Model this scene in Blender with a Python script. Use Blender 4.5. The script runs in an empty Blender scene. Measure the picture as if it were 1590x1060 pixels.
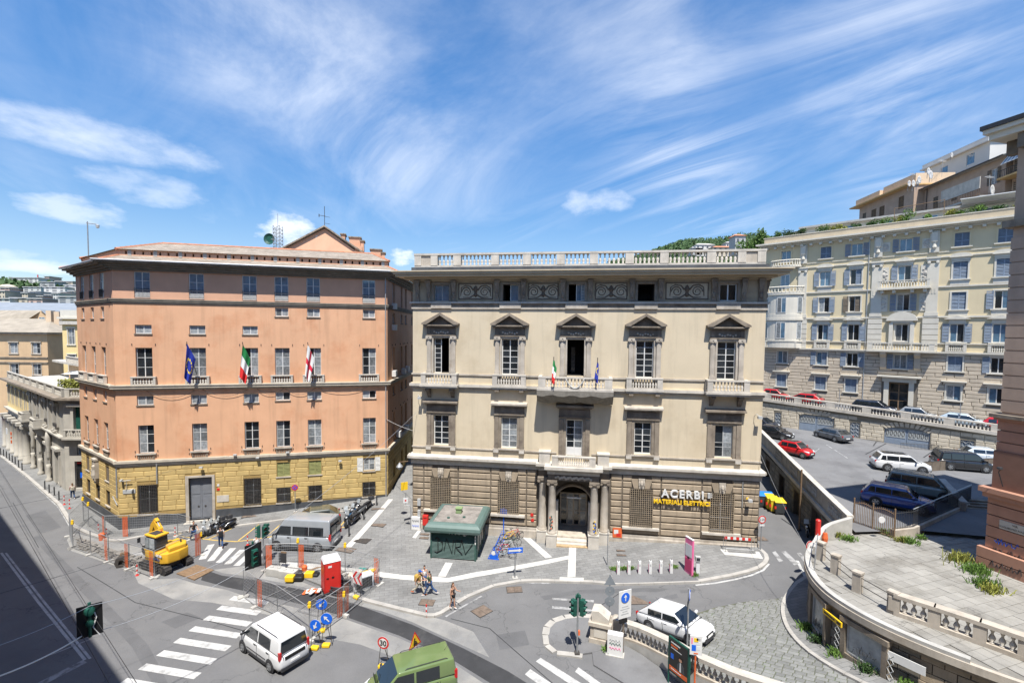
import bpy,bmesh,math,random
import numpy as np
from mathutils import Vector,Matrix
D=bpy.data;S=bpy.context.scene;COL=S.collection
R=math.radians;PI=math.pi
random.seed(7)
# ------------------------------------------------------------------ camera, sky, sun
CF=740.0;CH=18.0;PHI=R(2.85);RHO=0.0105;PX,PY=795.0,553.0
cF=Vector((0,math.cos(PHI),-math.sin(PHI)));_u=Vector((0,math.sin(PHI),math.cos(PHI)));_r=Vector((1,0,0))
cR=_r*math.cos(RHO)+_u*math.sin(RHO);cU=_u*math.cos(RHO)-_r*math.sin(RHO)
cam=D.objects.new('camera',D.cameras.new('camera'));COL.objects.link(cam)
cam.data.sensor_width=36;cam.data.sensor_fit='HORIZONTAL';cam.data.lens=36*CF/1590
cam.data.shift_y=(PY-530)/1590;cam.data.clip_start=.3;cam.data.clip_end=20000
cam.matrix_world=Matrix((( cR.x,cU.x,-cF.x,0),(cR.y,cU.y,-cF.y,0),(cR.z,cU.z,-cF.z,CH),(0,0,0,1)))
S.camera=cam
SUN_EL=R(65);SUN_AZ=(0.06,-1.0)
w=D.worlds.new('World');S.world=w;w.use_nodes=True
def world_nodes():
 nt=w.node_tree;N=nt.nodes;L=nt.links;N.clear()
 out=N.new('ShaderNodeOutputWorld');bg=N.new('ShaderNodeBackground');bg.inputs[1].default_value=0.105
 sky=N.new('ShaderNodeTexSky');sky.sky_type='NISHITA';sky.sun_disc=False
 sky.sun_elevation=SUN_EL;sky.sun_rotation=math.atan2(SUN_AZ[0],SUN_AZ[1]);sky.altitude=100
 sky.air_density=1.0;sky.dust_density=.25;sky.ozone_density=4.0
 hs=N.new('ShaderNodeHueSaturation');hs.inputs['Saturation'].default_value=1.22;hs.inputs['Value'].default_value=1.0
 L.new(sky.outputs[0],hs.inputs['Color'])
 tc=N.new('ShaderNodeTexCoord');sp=N.new('ShaderNodeSeparateXYZ');L.new(tc.outputs['Generated'],sp.inputs[0])
 def m(op,a,b=None,c=None,cl=False):
  n=N.new('ShaderNodeMath');n.operation=op;n.use_clamp=cl
  for i,q in enumerate((a,b,c)):
   if q is None:continue
   if isinstance(q,(int,float)):n.inputs[i].default_value=q
   else:L.new(q,n.inputs[i])
  return n.outputs[0]
 def ramp(v,a,b,x=0.,y=1.):
  n=N.new('ShaderNodeMapRange');n.interpolation_type='SMOOTHSTEP';L.new(v,n.inputs[0])
  for i,q in enumerate((a,b,x,y)):n.inputs[i+1].default_value=q
  return n.outputs[0]
 X,Y,Z=sp.outputs
 L.new(ramp(Z,0.,.5,.80,1.22),hs.inputs['Value'])
 zz=m('MAXIMUM',Z,.02)
 iz=m('DIVIDE',1.0,m('ADD',zz,.14))
 px=m('MULTIPLY',X,iz);py=m('MULTIPLY',Y,iz)
 def layer(ang,sx,sy,sc,det,dist,off):
  ca,sa=math.cos(ang),math.sin(ang)
  a=m('ADD',m('MULTIPLY',px,ca),m('MULTIPLY',py,sa));b=m('ADD',m('MULTIPLY',px,-sa),m('MULTIPLY',py,ca))
  cb=N.new('ShaderNodeCombineXYZ');L.new(m('MULTIPLY',a,sx),cb.inputs[0]);L.new(m('MULTIPLY',b,sy),cb.inputs[1]);cb.inputs[2].default_value=off
  n=N.new('ShaderNodeTexNoise');n.inputs['Scale'].default_value=sc;n.inputs['Detail'].default_value=det
  n.inputs['Roughness'].default_value=.62;n.inputs['Distortion'].default_value=dist;L.new(cb.outputs[0],n.inputs['Vector'])
  return n.outputs[0]
 s1=layer(R(97),.55,.8,.95,9,2.6,1.7)
 s2=layer(R(128),.5,1.5,1.2,10,1.6,8.1)
 s3=layer(R(60),.6,.6,.75,7,1.2,3.3)
 def veil(u,v,ru,rv,ang):
  d=(cF + cR*((u-PX)/CF) - cU*((v-PY)/CF)).normalized();k=1/(d.z+.14);ax,ay=d.x*k,d.y*k;ca,sa=math.cos(ang),math.sin(ang)
  e1=m('ADD',m('MULTIPLY',m('SUBTRACT',px,ax),ca/ru),m('MULTIPLY',m('SUBTRACT',py,ay),sa/ru));e2=m('ADD',m('MULTIPLY',m('SUBTRACT',px,ax),-sa/rv),m('MULTIPLY',m('SUBTRACT',py,ay),ca/rv))
  e=m('ADD',m('MULTIPLY',e1,e1),m('MULTIPLY',e2,e2));return m('EXPONENT',m('MULTIPLY',e,-1.0))
 va=m('ADD',m('ADD',veil(400,70,.30,.75,0.),m('MULTIPLY',veil(640,250,.35,1.0,.2),.6)),m('MULTIPLY',ramp(s3,.42,.62),.30))
 vb=m('ADD',m('MULTIPLY',m('ADD',veil(1400,165,.22,1.9,-.75),veil(1080,270,.25,1.3,-.5)),.8),m('MULTIPLY',ramp(s3,.60,.42),.22))
 c1=m('MULTIPLY',ramp(s1,.26,.84),va);c2=m('MULTIPLY',ramp(s2,.34,.86),vb)
 cir=m('MINIMUM',m('ADD',c1,c2),1.0)
 def puff(u,v,ru,rv,seed,amt=1.0):
  d=(cF + cR*((u-PX)/CF) - cU*((v-PY)/CF)).normalized()
  du=m('SUBTRACT',X,d.x);dv=m('SUBTRACT',Z,d.z)
  cb=N.new('ShaderNodeCombineXYZ');L.new(m('MULTIPLY',X,1.0),cb.inputs[0]);L.new(m('MULTIPLY',Z,1.6),cb.inputs[1]);cb.inputs[2].default_value=seed
  n=N.new('ShaderNodeTexNoise');n.inputs['Scale'].default_value=16/max(ru/60.,.45);n.inputs['Detail'].default_value=7;n.inputs['Roughness'].default_value=.6;L.new(cb.outputs[0],n.inputs['Vector'])
  e=m('ADD',m('POWER',m('ABSOLUTE',m('DIVIDE',du,ru/CF*.9)),2.0),m('POWER',m('ABSOLUTE',m('DIVIDE',dv,rv/CF*.9)),2.0))
  v_=m('ADD',m('SUBTRACT',1.0,e),m('MULTIPLY',m('SUBTRACT',n.outputs[0],.5),2.6))
  front=m('GREATER_THAN',Y,0.0)
  return m('MULTIPLY',m('MULTIPLY',ramp(v_,-.1,1.25),front),amt)
 cum=None
 for a in ((175,222,105,34,2.,.72),(230,292,60,26,5.,.45),(112,326,45,20,9.,.55),(448,362,40,34,3.,.97),(626,398,22,16,6.,.97),(52,412,50,12,7.,.75),(925,315,65,22,4.,.55),(20,398,34,10,12.,.5)):
  p=puff(*a);cum=p if cum is None else m('MAXIMUM',cum,p)
 hz=ramp(Z,.30,.0,0.,.20)
 fac=m('MAXIMUM',m('MULTIPLY',cir,.74),m('MULTIPLY',cum,.9));fac=m('MAXIMUM',fac,hz)
 mix=N.new('ShaderNodeMixRGB');L.new(fac,mix.inputs[0]);L.new(hs.outputs[0],mix.inputs[1]);mix.inputs[2].default_value=(7.2,7.5,8.0,1)
 L.new(mix.outputs[0],bg.inputs[0]);L.new(bg.outputs[0],out.inputs[0])
world_nodes()
sun=D.objects.new('sun',D.lights.new('sun','SUN'));COL.objects.link(sun)
sun.data.energy=5.0;sun.data.angle=R(.53);sun.data.color=(1,.955,.88)
sd=Vector((SUN_AZ[0],SUN_AZ[1],0)).normalized()*math.cos(SUN_EL)+Vector((0,0,math.sin(SUN_EL)))
sun.rotation_euler=sd.to_track_quat('Z','Y').to_euler();sun.location=(0,-40,90)
S.view_settings.view_transform='Standard';S.view_settings.look='None';S.view_settings.exposure=0.70;S.view_settings.gamma=1
S.render.engine='CYCLES';S.cycles.use_denoising=True;S.cycles.max_bounces=6;S.cycles.diffuse_bounces=3;S.cycles.glossy_bounces=3
S.cycles.transparent_max_bounces=6;S.cycles.caustics_reflective=False;S.cycles.caustics_refractive=False
# ------------------------------------------------------------------ survey: a sight line of the photograph met with a level or the ground
def sight(u,v):return cF + cR*((u-PX)/CF) - cU*((v-PY)/CF)
def onz(u,v,z):
 d=sight(u,v);t=(z-CH)/d.z;return Vector((d.x*t,d.y*t,z))
def onY(u,v,y):
 d=sight(u,v);t=y/d.y;return Vector((d.x*t,y,CH+d.z*t))
_cp=np.array([(-34.8,41.6,0),(-12.4,47.4,1.25),(-24,44.5,.45),(-8.6,41.5,.55),(-2.9,40.6,.4),(5,39.5,.5),(11,38.6,.8),(19.5,37.3,1.05),(-13,62,2.),(-43.4,47.6,0),
 (-60,62,0),(-100,95,0),(0,31,0),(-15,31,0),(-30,31,0),(-48,31,0),(0,20,0),(-15,14,0),(-40,14,0),(9,31.5,.1),(5,25,0),(22,45,1.3),(26,60,2.),(25,37,1.05),(19,31,.6),(12,18,0),(24,24,1.),(30,90,3.),(-60,100,1.),(40,30,1.2)],float)
def _tps(P):
 n=len(P);d=np.hypot(P[:,None,0]-P[None,:,0],P[:,None,1]-P[None,:,1]);K=np.where(d>0,d*d*np.log(d+1e-9),0)+np.eye(n)*2.0
 A=np.zeros((n+3,n+3));A[:n,:n]=K;A[:n,n]=1;A[:n,n+1:]=P[:,:2];A[n,:n]=1;A[n+1:,:n]=P[:,:2].T
 return np.linalg.solve(A,np.r_[P[:,2],0,0,0])
_w=_tps(_cp)
BAL=[(5.75,27.6),(6.85,26.84),(7.6,26.05),(8.2,25.18),(8.77,24.3),(9.31,23.24),(9.89,22.47),(10.57,21.58),(11.55,20.66),(13.0,19.3),(16.5,15.8)]
def right_of_bal(x,y):
 if y>27.6:return x>5.75
 for (a,b),(c,e) in zip(BAL,BAL[1:]):
  if e<=y<=b:return x>a+(c-a)*(b-y)/(b-e)
 return x>16.5
def g0(x,y):
 xc=min(max(x,-100),42);yc=min(max(y,12),95)
 d=np.hypot(_cp[:,0]-xc,_cp[:,1]-yc);v=float((_w[:-3]*d*d*np.log(d+1e-9)).sum()+_w[-3]+_w[-2]*xc+_w[-1]*yc)
 return max(-.05,v)
def smax(a,b,k=.25):
 h=max(k-abs(a-b),0)/k;return max(a,b)+h*h*k*.25
def ramp_z(x,y):return .095*(x-5.6)+.125*(27.6-y)
def g(x,y,side=None):
 a=g0(x,y)
 if side is None:side=right_of_bal(x,y)
 if side and x<34:a=smax(a,min(ramp_z(x,y),3.2))
 return a
def spot(u,v,h=0.0):
 z=h
 for _ in range(8):
  p=onz(u,v,z);z=.5*z+.5*(g(p.x,p.y)+h)
 return onz(u,v,z)
# ------------------------------------------------------------------ materials
MATS={}
def lin(c):
 if isinstance(c,str):
  c=[int(c[i:i+2],16)/255 for i in (0,2,4)];c=[x/12.92 if x<=.04045 else ((x+.055)/1.055)**2.4 for x in c]
 return (c[0],c[1],c[2],1)
def mat(name,col,rough=.8,var=.12,scale=1.5,bump=0.,bscale=25,rnd=0.,streak=0.,col2=None,c2=(.5,.62),c2scale=.8,metal=0.,spec=.4,brick=None,coat=0.,emit=0.,fine=0.,crack=0.):
 if name in MATS:return MATS[name]
 m=D.materials.new(name);m.use_nodes=True;MATS[name]=m
 nt=m.node_tree;N=nt.nodes;L=nt.links;b=N['Principled BSDF']
 b.inputs['Roughness'].default_value=rough;b.inputs['Metallic'].default_value=metal;b.inputs['Specular IOR Level'].default_value=spec
 b.inputs['Coat Weight'].default_value=coat;b.inputs['Coat Roughness'].default_value=.05
 c=lin(col);m.diffuse_color=c
 if emit:b.inputs['Emission Color'].default_value=c;b.inputs['Emission Strength'].default_value=emit
 geo=N.new('ShaderNodeNewGeometry');P=geo.outputs['Position']
 def noise(sc,det=4,vec=None,rg=.55):
  n=N.new('ShaderNodeTexNoise');n.inputs['Scale'].default_value=sc;n.inputs['Detail'].default_value=det;n.inputs['Roughness'].default_value=rg
  L.new(vec or P,n.inputs['Vector']);return n.outputs[0]
 def mr(v,a,bb,x,y):
  n=N.new('ShaderNodeMapRange');L.new(v,n.inputs[0])
  for i,q in enumerate((a,bb,x,y)):n.inputs[i+1].default_value=q
  return n.outputs[0]
 def mix(mode,fac,a,bb):
  n=N.new('ShaderNodeMixRGB');n.blend_type=mode
  for i,q in enumerate((fac,a,bb)):
   if isinstance(q,(int,float)):n.inputs[i].default_value=q
   elif isinstance(q,tuple):n.inputs[i].default_value=q
   else:L.new(q,n.inputs[i])
  return n.outputs[0]
 cur=None
 rgb=N.new('ShaderNodeRGB');rgb.outputs[0].default_value=c;cur=rgb.outputs[0]
 if col2 is not None:
  cur=mix('MIX',mr(noise(c2scale,6,rg=.65),c2[0],c2[1],0,1),cur,lin(col2))
 if brick:
  bw,bh,mort,ang,mcol,dim=brick
  mp=N.new('ShaderNodeMapping');mp.inputs['Rotation'].default_value=(0,0,ang) if dim=='xy' else (PI/2,0,0)
  L.new(P,mp.inputs[0]);bt=N.new('ShaderNodeTexBrick');L.new(mp.outputs[0],bt.inputs['Vector'])
  bt.inputs['Scale'].default_value=1;bt.inputs['Brick Width'].default_value=bw;bt.inputs['Row Height'].default_value=bh
  bt.inputs['Mortar Size'].default_value=mort;bt.inputs['Mortar Smooth'].default_value=.3;bt.inputs['Bias'].default_value=0
  bt.inputs['Color1'].default_value=(1,1,1,1);bt.inputs['Color2'].default_value=(.80,.80,.80,1);bt.inputs['Mortar'].default_value=(mcol,mcol,mcol,1)
  cur=mix('MULTIPLY',1.0,cur,bt.outputs['Color'])
 val=None
 if var:
  v=mr(noise(scale,6),.3,.7,1-var,1+var)
  n=N.new('ShaderNodeVectorMath');n.operation='SCALE';L.new(cur,n.inputs[0]);L.new(v,n.inputs['Scale']);cur=n.outputs[0]
 if fine:
  v=mr(noise(55,3),.3,.7,1-fine,1+fine)
  n=N.new('ShaderNodeVectorMath');n.operation='SCALE';L.new(cur,n.inputs[0]);L.new(v,n.inputs['Scale']);cur=n.outputs[0]
 if streak:
  mp=N.new('ShaderNodeMapping');mp.inputs['Scale'].default_value=(1.6,1.6,.11);L.new(P,mp.inputs[0])
  v=mr(noise(1.1,5,mp.outputs[0],.65),.50,.78,1,1-streak)
  n=N.new('ShaderNodeVectorMath');n.operation='SCALE';L.new(cur,n.inputs[0]);L.new(v,n.inputs['Scale']);cur=n.outputs[0]
 if crack:
  vn=N.new('ShaderNodeTexVoronoi');vn.feature='DISTANCE_TO_EDGE';vn.inputs['Scale'].default_value=.38
  wn=N.new('ShaderNodeTexNoise');wn.inputs['Scale'].default_value=1.3;wn.inputs['Detail'].default_value=5;L.new(P,wn.inputs['Vector'])
  wa=N.new('ShaderNodeVectorMath');wa.operation='SCALE';L.new(wn.outputs['Color'],wa.inputs[0]);wa.inputs['Scale'].default_value=1.5
  wb=N.new('ShaderNodeVectorMath');L.new(P,wb.inputs[0]);L.new(wa.outputs[0],wb.inputs[1]);L.new(wb.outputs[0],vn.inputs['Vector'])
  ck_=mr(vn.outputs['Distance'],.0,.014,1,0);mk=mr(noise(.22,3),.48,.56,0,1)
  for fac_,amt in ((mk,crack),(None,None)):
   if fac_ is None:continue
   mm=N.new('ShaderNodeMath');mm.operation='MULTIPLY';L.new(ck_,mm.inputs[0]);L.new(fac_,mm.inputs[1]);cur=mix('MIX',mm.outputs[0],cur,(c[0]*(1-amt),c[1]*(1-amt),c[2]*(1-amt),1))
  st=mr(noise(.75,7,rg=.7),.60,.78,0,.45);cur=mix('MIX',st,cur,(c[0]*.45,c[1]*.45,c[2]*.46,1))
 if rnd:
  oi=N.new('ShaderNodeObjectInfo');v=mr(oi.outputs['Random'],0,1,1-rnd,1+rnd)
  n=N.new('ShaderNodeVectorMath');n.operation='SCALE';L.new(cur,n.inputs[0]);L.new(v,n.inputs['Scale']);cur=n.outputs[0]
 L.new(cur,b.inputs['Base Color'])
 if bump:
  bp=N.new('ShaderNodeBump');bp.inputs['Strength'].default_value=bump;bp.inputs['Distance'].default_value=.03
  L.new(noise(bscale,5),bp.inputs['Height']);L.new(bp.outputs[0],b.inputs['Normal'])
 return m
mat('asphalt',(.128,.129,.133),.9,.09,.5,.35,60,col2=(.152,.151,.151),c2=(.4,.7),c2scale=.12,fine=.2,crack=.38)
mat('asphalt_worn',(.108,.109,.113),.8,.12,.6,.3,60,fine=.2,crack=.4)
mat('asphalt_new',(.036,.037,.04),.85,.2,.9,.3,60,fine=.2,col2=(.07,.07,.07),c2=(.55,.75),c2scale=.7)
mat('asphalt_pale',(.245,.24,.228),.92,.14,.6,.2,60,fine=.14,col2=(.20,.2,.197),c2=(.44,.6),c2scale=.5,crack=.4)
mat('asphalt_lot',(.165,.166,.170),.92,.1,.4,.2,60,fine=.14,col2=(.135,.135,.139),c2=(.48,.6),c2scale=.22,crack=.38)
mat('paving',(.222,.222,.217),.85,.12,.5,.1,30,fine=.1,brick=(.62,.31,.016,R(-14),.58,'xy'),col2=(.18,.18,.177),c2=(.48,.62),c2scale=.35)
mat('paving_terrace',(.275,.265,.242),.88,.16,.5,.15,30,fine=.12,col2=(.185,.175,.155),c2=(.47,.66),c2scale=.45,rnd=.07,crack=.5)
mat('paving_joint',(.20,.19,.17),.95,.2,2)
mat('kerb_stone',(.36,.345,.32),.85,.15,1.2,.1,fine=.1)
mat('marble_strip',(.50,.49,.46),.7,.1,.8,fine=.07,col2=(.40,.39,.365),c2=(.52,.7),c2scale=.6)
mat('road_paint',(.44,.44,.43),.8,.12,1.5,fine=.15,col2=(.2,.2,.2),c2=(.5,.72),c2scale=1.6,crack=.4)
mat('road_paint_worn',(.32,.32,.32),.85,.12,1.5,fine=.15,col2=(.15,.15,.15),c2=(.46,.60),c2scale=1.8)
mat('yellow_paint',(.52,.36,.10),.8,.15,1.5,fine=.12,col2=(.24,.2,.12),c2=(.54,.72),c2scale=2.)
mat('cobble',(.19,.193,.186),.8,.15,2.5,.3,30,rnd=.17,fine=.12)
mat('cobble_joint',(.105,.11,.08),.95,.25,2.5,fine=.2,col2=(.09,.14,.045),c2=(.56,.68),c2scale=.9)
mat('pink_wall',(.635,.365,.22),.9,.06,.6,.12,18,streak=.2,col2=(.575,.285,.155),c2=(.52,.70),c2scale=.33,fine=.035)
mat('pink_wall_top',(.60,.345,.225),.9,.08,.6,.12,18,streak=.05,fine=.03)
mat('pink_trim',(.47,.42,.34),.85,.14,1.5,.1,streak=.25)
mat('dark_trim',(.20,.175,.14),.9,.2,1.5,.1,streak=.2)
mat('ochre_stone',(.50,.365,.15),.9,.14,1.2,.2,22,rnd=.12,streak=.18,fine=.05,col2=(.40,.285,.12),c2=(.5,.7),c2scale=.6)
mat('ochre_joint',(.33,.225,.085),.95,.15,2)
mat('plinth_slate',(.065,.07,.078),.6,.25,1.2,.1,streak=.3)
mat('roof_slate',(.30,.25,.195),.85,.22,.9,.35,14,fine=.2,col2=(.38,.32,.265),c2=(.48,.66),c2scale=2.4,brick=(.42,.2,.02,0,.55,'xy'))
mat('roof_tile',(.48,.21,.12),.9,.2,2,.2)
mat('metal_gutter',(.44,.45,.46),.5,.1,2,metal=.6)
mat('cream_wall',(.575,.49,.355),.9,.05,.5,.1,18,streak=.2,col2=(.50,.415,.29),c2=(.5,.7),c2scale=.3,fine=.03)
mat('cream_cornice',(.47,.395,.285),.9,.08,.8,.05,streak=.1)
mat('stone_white',(.49,.455,.40),.85,.15,1.4,.15,20,streak=.28,fine=.05)
mat('stone_pale',(.43,.385,.325),.85,.18,1.2,.15,20,streak=.35,col2=(.34,.29,.23),c2=(.5,.7),c2scale=.7,fine=.05)
mat('stone_grey',(.245,.205,.16),.9,.22,1.2,.25,20,streak=.35,col2=(.15,.12,.095),c2=(.5,.68),c2scale=.9,fine=.06)
mat('stone_sooty',(.165,.138,.11),.9,.3,1.4,.25,20,streak=.3,col2=(.28,.24,.19),c2=(.56,.72),c2scale=1.1)
mat('stone_rustic',(.335,.27,.195),.9,.18,1.6,.3,20,streak=.4,rnd=.12,col2=(.225,.18,.13),c2=(.5,.7),c2scale=.8,fine=.06)
mat('stone_joint',(.105,.088,.07),.95,.2,2)
mat('fresco',(.37,.295,.20),.9,.15,2,col2=(.3,.25,.18),c2=(.5,.7))
mat('fresco_dark',(.13,.10,.075),.9,.2,3)
mat('white_frame',(.62,.62,.60),.6,.1,3)
mat('grey_frame',(.40,.41,.41),.6,.15,3)
mat('pane_dark',(.018,.022,.026),.06,.3,2,spec=.6,rnd=.6)
mat('pane_sky_tint',(.085,.16,.235),.05,.3,2,spec=1.,coat=.6)  # blue base colour stands in for sky reflected in the glass
mat('pane_curtain',(.20,.215,.225),.12,.4,5,spec=.6,rnd=.45)
mat('pane_pale',(.30,.325,.34),.15,.25,3,spec=.5,rnd=.25)
mat('iron',(.055,.05,.046),.6,.2,6)
mat('iron_rust',(.19,.125,.075),.8,.25,6)
mat('iron_grille',(.30,.24,.17),.8,.25,6)
mat('room_dark',(.05,.045,.04),.9,.1,1)
mat('grey_door',(.17,.18,.20),.6,.1,2)
mat('shutter_green',(.23,.235,.09),.8,.15,3)
mat('shutter_brown',(.155,.125,.095),.8,.2,3)
mat('black',(.012,.012,.013),.5,0)
mat('rubber',(.022,.022,.024),.85,.1,5)
mat('plastic_dark',(.035,.036,.04),.55,.1,5)
mat('white_paint',(.64,.64,.63),.5,.05,2)
mat('steel',(.36,.37,.38),.45,.12,5,metal=.5)
mat('pole_grey',(.28,.29,.30),.5,.12,5,metal=.3)
mat('chrome',(.6,.6,.6),.25,0,metal=.9)
mat('red_paint',(.55,.028,.022),.45,.06,2)
mat('orange',(.62,.125,.035),.7,.12,3)
mat('sign_blue',(.012,.12,.62),.45,.05,3)
mat('yellow_machine',(.60,.34,.025),.6,.1,3,fine=.05)
mat('yellow_plastic',(.78,.50,.02),.55,.06,3)
mat('green_traffic',(.012,.075,.055),.5,.15,4)
mat('concrete',(.40,.39,.365),.9,.15,1.5,.15,fine=.08)
mat('leaf',(.095,.175,.03),.7,.3,6,rnd=.2)
mat('leaf_dark',(.04,.085,.022),.75,.35,6,rnd=.2)
mat('leaf_yellow',(.24,.25,.05),.7,.3,6,rnd=.2)
mat('bark',(.12,.085,.06),.9,.2,5)
mat('skin',(.46,.26,.175),.6,.05,5)
def M_(n):return MATS[n] if isinstance(n,str) else n
# ------------------------------------------------------------------ mesh building
CUBE=[(3,2,1,0),(4,5,6,7),(0,1,5,4),(1,2,6,5),(2,3,7,6),(3,0,4,7)]
CUB2=[(0,1,2,3),(7,6,5,4),(0,4,5,1),(1,5,6,2),(2,6,7,3),(3,7,4,0)]
class MB:
 def __init__(s,M=None):s.v=[];s.f=[];s.M=M
 def add(s,vs,fs):
  k=len(s.v)
  if s.M is not None:vs=[s.M @ Vector(q) for q in vs]
  s.v+=[tuple(q) for q in vs];s.f+=[tuple(i+k for i in f) for f in fs];return s
 def box(s,x0,x1,y0,y1,z0,z1):
  return s.add([(x0,y0,z0),(x1,y0,z0),(x1,y1,z0),(x0,y1,z0),(x0,y0,z1),(x1,y0,z1),(x1,y1,z1),(x0,y1,z1)],
      CUBE)
 def obox(s,c,hx,hy,hz,ang):
  ca,sa=math.cos(ang),math.sin(ang);q=[]
  for z in (-hz,hz):
   for x,y in ((-hx,-hy),(hx,-hy),(hx,hy),(-hx,hy)):q.append((c[0]+x*ca-y*sa,c[1]+x*sa+y*ca,c[2]+z))
  return s.add(q,CUBE)
 def prism(s,poly,a,b,plane='xz'):
  n=len(poly)
  T={'xz':lambda p,t:(p[0],t,p[1]),'xy':lambda p,t:(p[0],p[1],t),'yz':lambda p,t:(t,p[0],p[1])}[plane]
  return s.add([T(p,a) for p in poly]+[T(p,b) for p in poly],[tuple(range(n-1,-1,-1)),tuple(range(n,2*n))]+[(i,(i+1) % n,n+(i+1) % n,n+i) for i in range(n)])
 def tube(s,pts,r,n=6,cap=True):
  pts=[Vector(p) for p in pts];rs=r if isinstance(r,(list,tuple)) else [r]*len(pts);vs=[];fs=[]
  for i,p in enumerate(pts):
   t=(pts[min(i+1,len(pts)-1)]-pts[max(i-1,0)]);t=t.normalized() if t.length>1e-9 else Vector((0,0,1))
   a=t.cross(Vector((0,0,1)) if abs(t.z)<.9 else Vector((1,0,0))).normalized();b=t.cross(a)
   for k in range(n):
    an=2*PI*k/n;vs.append(p+a*(math.cos(an)*rs[i])+b*(math.sin(an)*rs[i]))
  for i in range(len(pts)-1):
   for k in range(n):fs.append((i*n+k,i*n+(k+1) % n,(i+1)*n+(k+1) % n,(i+1)*n+k))
  if cap:fs+=[tuple(range(n-1,-1,-1)),tuple(range((len(pts)-1)*n,len(pts)*n))]
  return s.add(vs,fs)
 def lathe(s,prof,c=(0,0,0),n=8,axis='z'):
  vs=[];fs=[]
  for r,z in prof:
   for k in range(n):
    a=2*PI*(k+.5)/n;x,y=r*math.cos(a),r*math.sin(a)
    q={'z':(x,y,z),'y':(x,z,y),'x':(z,x,y)}[axis];vs.append((c[0]+q[0],c[1]+q[1],c[2]+q[2]))
  for i in range(len(prof)-1):
   for k in range(n):fs.append((i*n+k,i*n+(k+1) % n,(i+1)*n+(k+1) % n,(i+1)*n+k))
  fs+=[tuple(range(n-1,-1,-1)),tuple(range((len(prof)-1)*n,len(prof)*n))]
  return s.add(vs,fs)
 def loft(s,rings,cap=True,close=True):
  n=len(rings[0]);vs=[p for r_ in rings for p in r_];fs=[]
  for i in range(len(rings)-1):
   for k in range(n if close else n-1):fs.append((i*n+k,i*n+(k+1) % n,(i+1)*n+(k+1) % n,(i+1)*n+k))
  if cap:fs+=[tuple(range(n-1,-1,-1)),tuple(range((len(rings)-1)*n,len(rings)*n))]
  return s.add(vs,fs)
 def mesh(s,name,m,smooth=False):
  me=D.meshes.new(name);me.from_pydata(s.v,[],s.f);me.materials.append(M_(m) if isinstance(m,str) else m)
  if smooth:me.polygons.foreach_set('use_smooth',[True]*len(me.polygons))
  return me
 def build(s,name,m,parent=None,smooth=False,basis=None):
  return new(name,s.mesh(name,m,smooth),parent,basis)
def new(name,me,parent=None,basis=None):
 o=D.objects.new(name,me);COL.objects.link(o)
 if parent is not None:o.parent=parent
 if basis is not None:o.matrix_basis=basis
 return o
def T(x,y,z):return Matrix.Translation((x,y,z))
def Rz(a):return Matrix.Rotation(a,4,'Z')
def Sc(x,y,z):return Matrix.Diagonal((x,y,z,1))
def tag(o,label=None,cat=None,group=None,kind=None):
 if label:o['label']=label
 if cat:o['category']=cat
 if group:o['group']=group
 if kind:o['kind']=kind
 return o
def thing(name,label,cat,loc=(0,0,0),rz=0.,group=None):
 o=new(name,None);o.location=loc;o.rotation_euler=(0,0,rz);return tag(o,label,cat,group)
_ub={}
def ubox(m):
 if m not in _ub:_ub[m]=MB().box(-.5,.5,-.5,.5,-.5,.5).mesh('block',m)
 return _ub[m]
def bx(parent,name,m,x0,x1,y0,y1,z0,z1,M=None):
 B=T((x0+x1)/2,(y0+y1)/2,(z0+z1)/2) @ Sc(abs(x1-x0),abs(y1-y0),abs(z1-z0))
 return new(name,ubox(m),parent,M @ B if M is not None else B)
_chm={}
def stone(parent,name,m,x0,x1,z0,z1,y,proud=.04,ch=.035,M=None):
 w_,h_=round(x1-x0,2),round(z1-z0,2);k=(m,w_,h_,proud)
 if k not in _chm:
  a,b=w_/2,h_/2;c=min(ch,a*.4,b*.4)
  vs=[(-a,.1,-b),(a,.1,-b),(a,.1,b),(-a,.1,b),(-a,0,-b),(a,0,-b),(a,0,b),(-a,0,b),(-a+c,-proud,-b+c),(a-c,-proud,-b+c),(a-c,-proud,b-c),(-a+c,-proud,b-c)]
  fs=[(8,9,10,11)]+[(i,(i+1) % 4,4+(i+1) % 4,4+i) for i in range(4)]+[(4+i,4+(i+1) % 4,8+(i+1) % 4,8+i) for i in range(4)]
  _chm[k]=MB().add(vs,fs).mesh('stone',m)
 B=T((x0+x1)/2,y,(z0+z1)/2)
 return new(name,_chm[k],parent,M @ B if M is not None else B)
_txt={}
def text(parent,name,s,m,size,M,depth=.02,align='CENTER',spacing=1.0,bold=0.0):
 cu=D.curves.new('lettering','FONT');cu.body=s;cu.size=size;cu.extrude=depth/2;cu.align_x=align;cu.space_character=spacing;cu.offset=bold
 o=D.objects.new('tmp',cu);COL.objects.link(o)
 dg=bpy.context.evaluated_depsgraph_get();me=D.meshes.new_from_object(o.evaluated_get(dg));D.objects.remove(o);D.curves.remove(cu)
 me.materials.clear();me.materials.append(M_(m));return new(name,me,parent,M)
UP=Matrix.Rotation(PI/2,4,'X')
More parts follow.
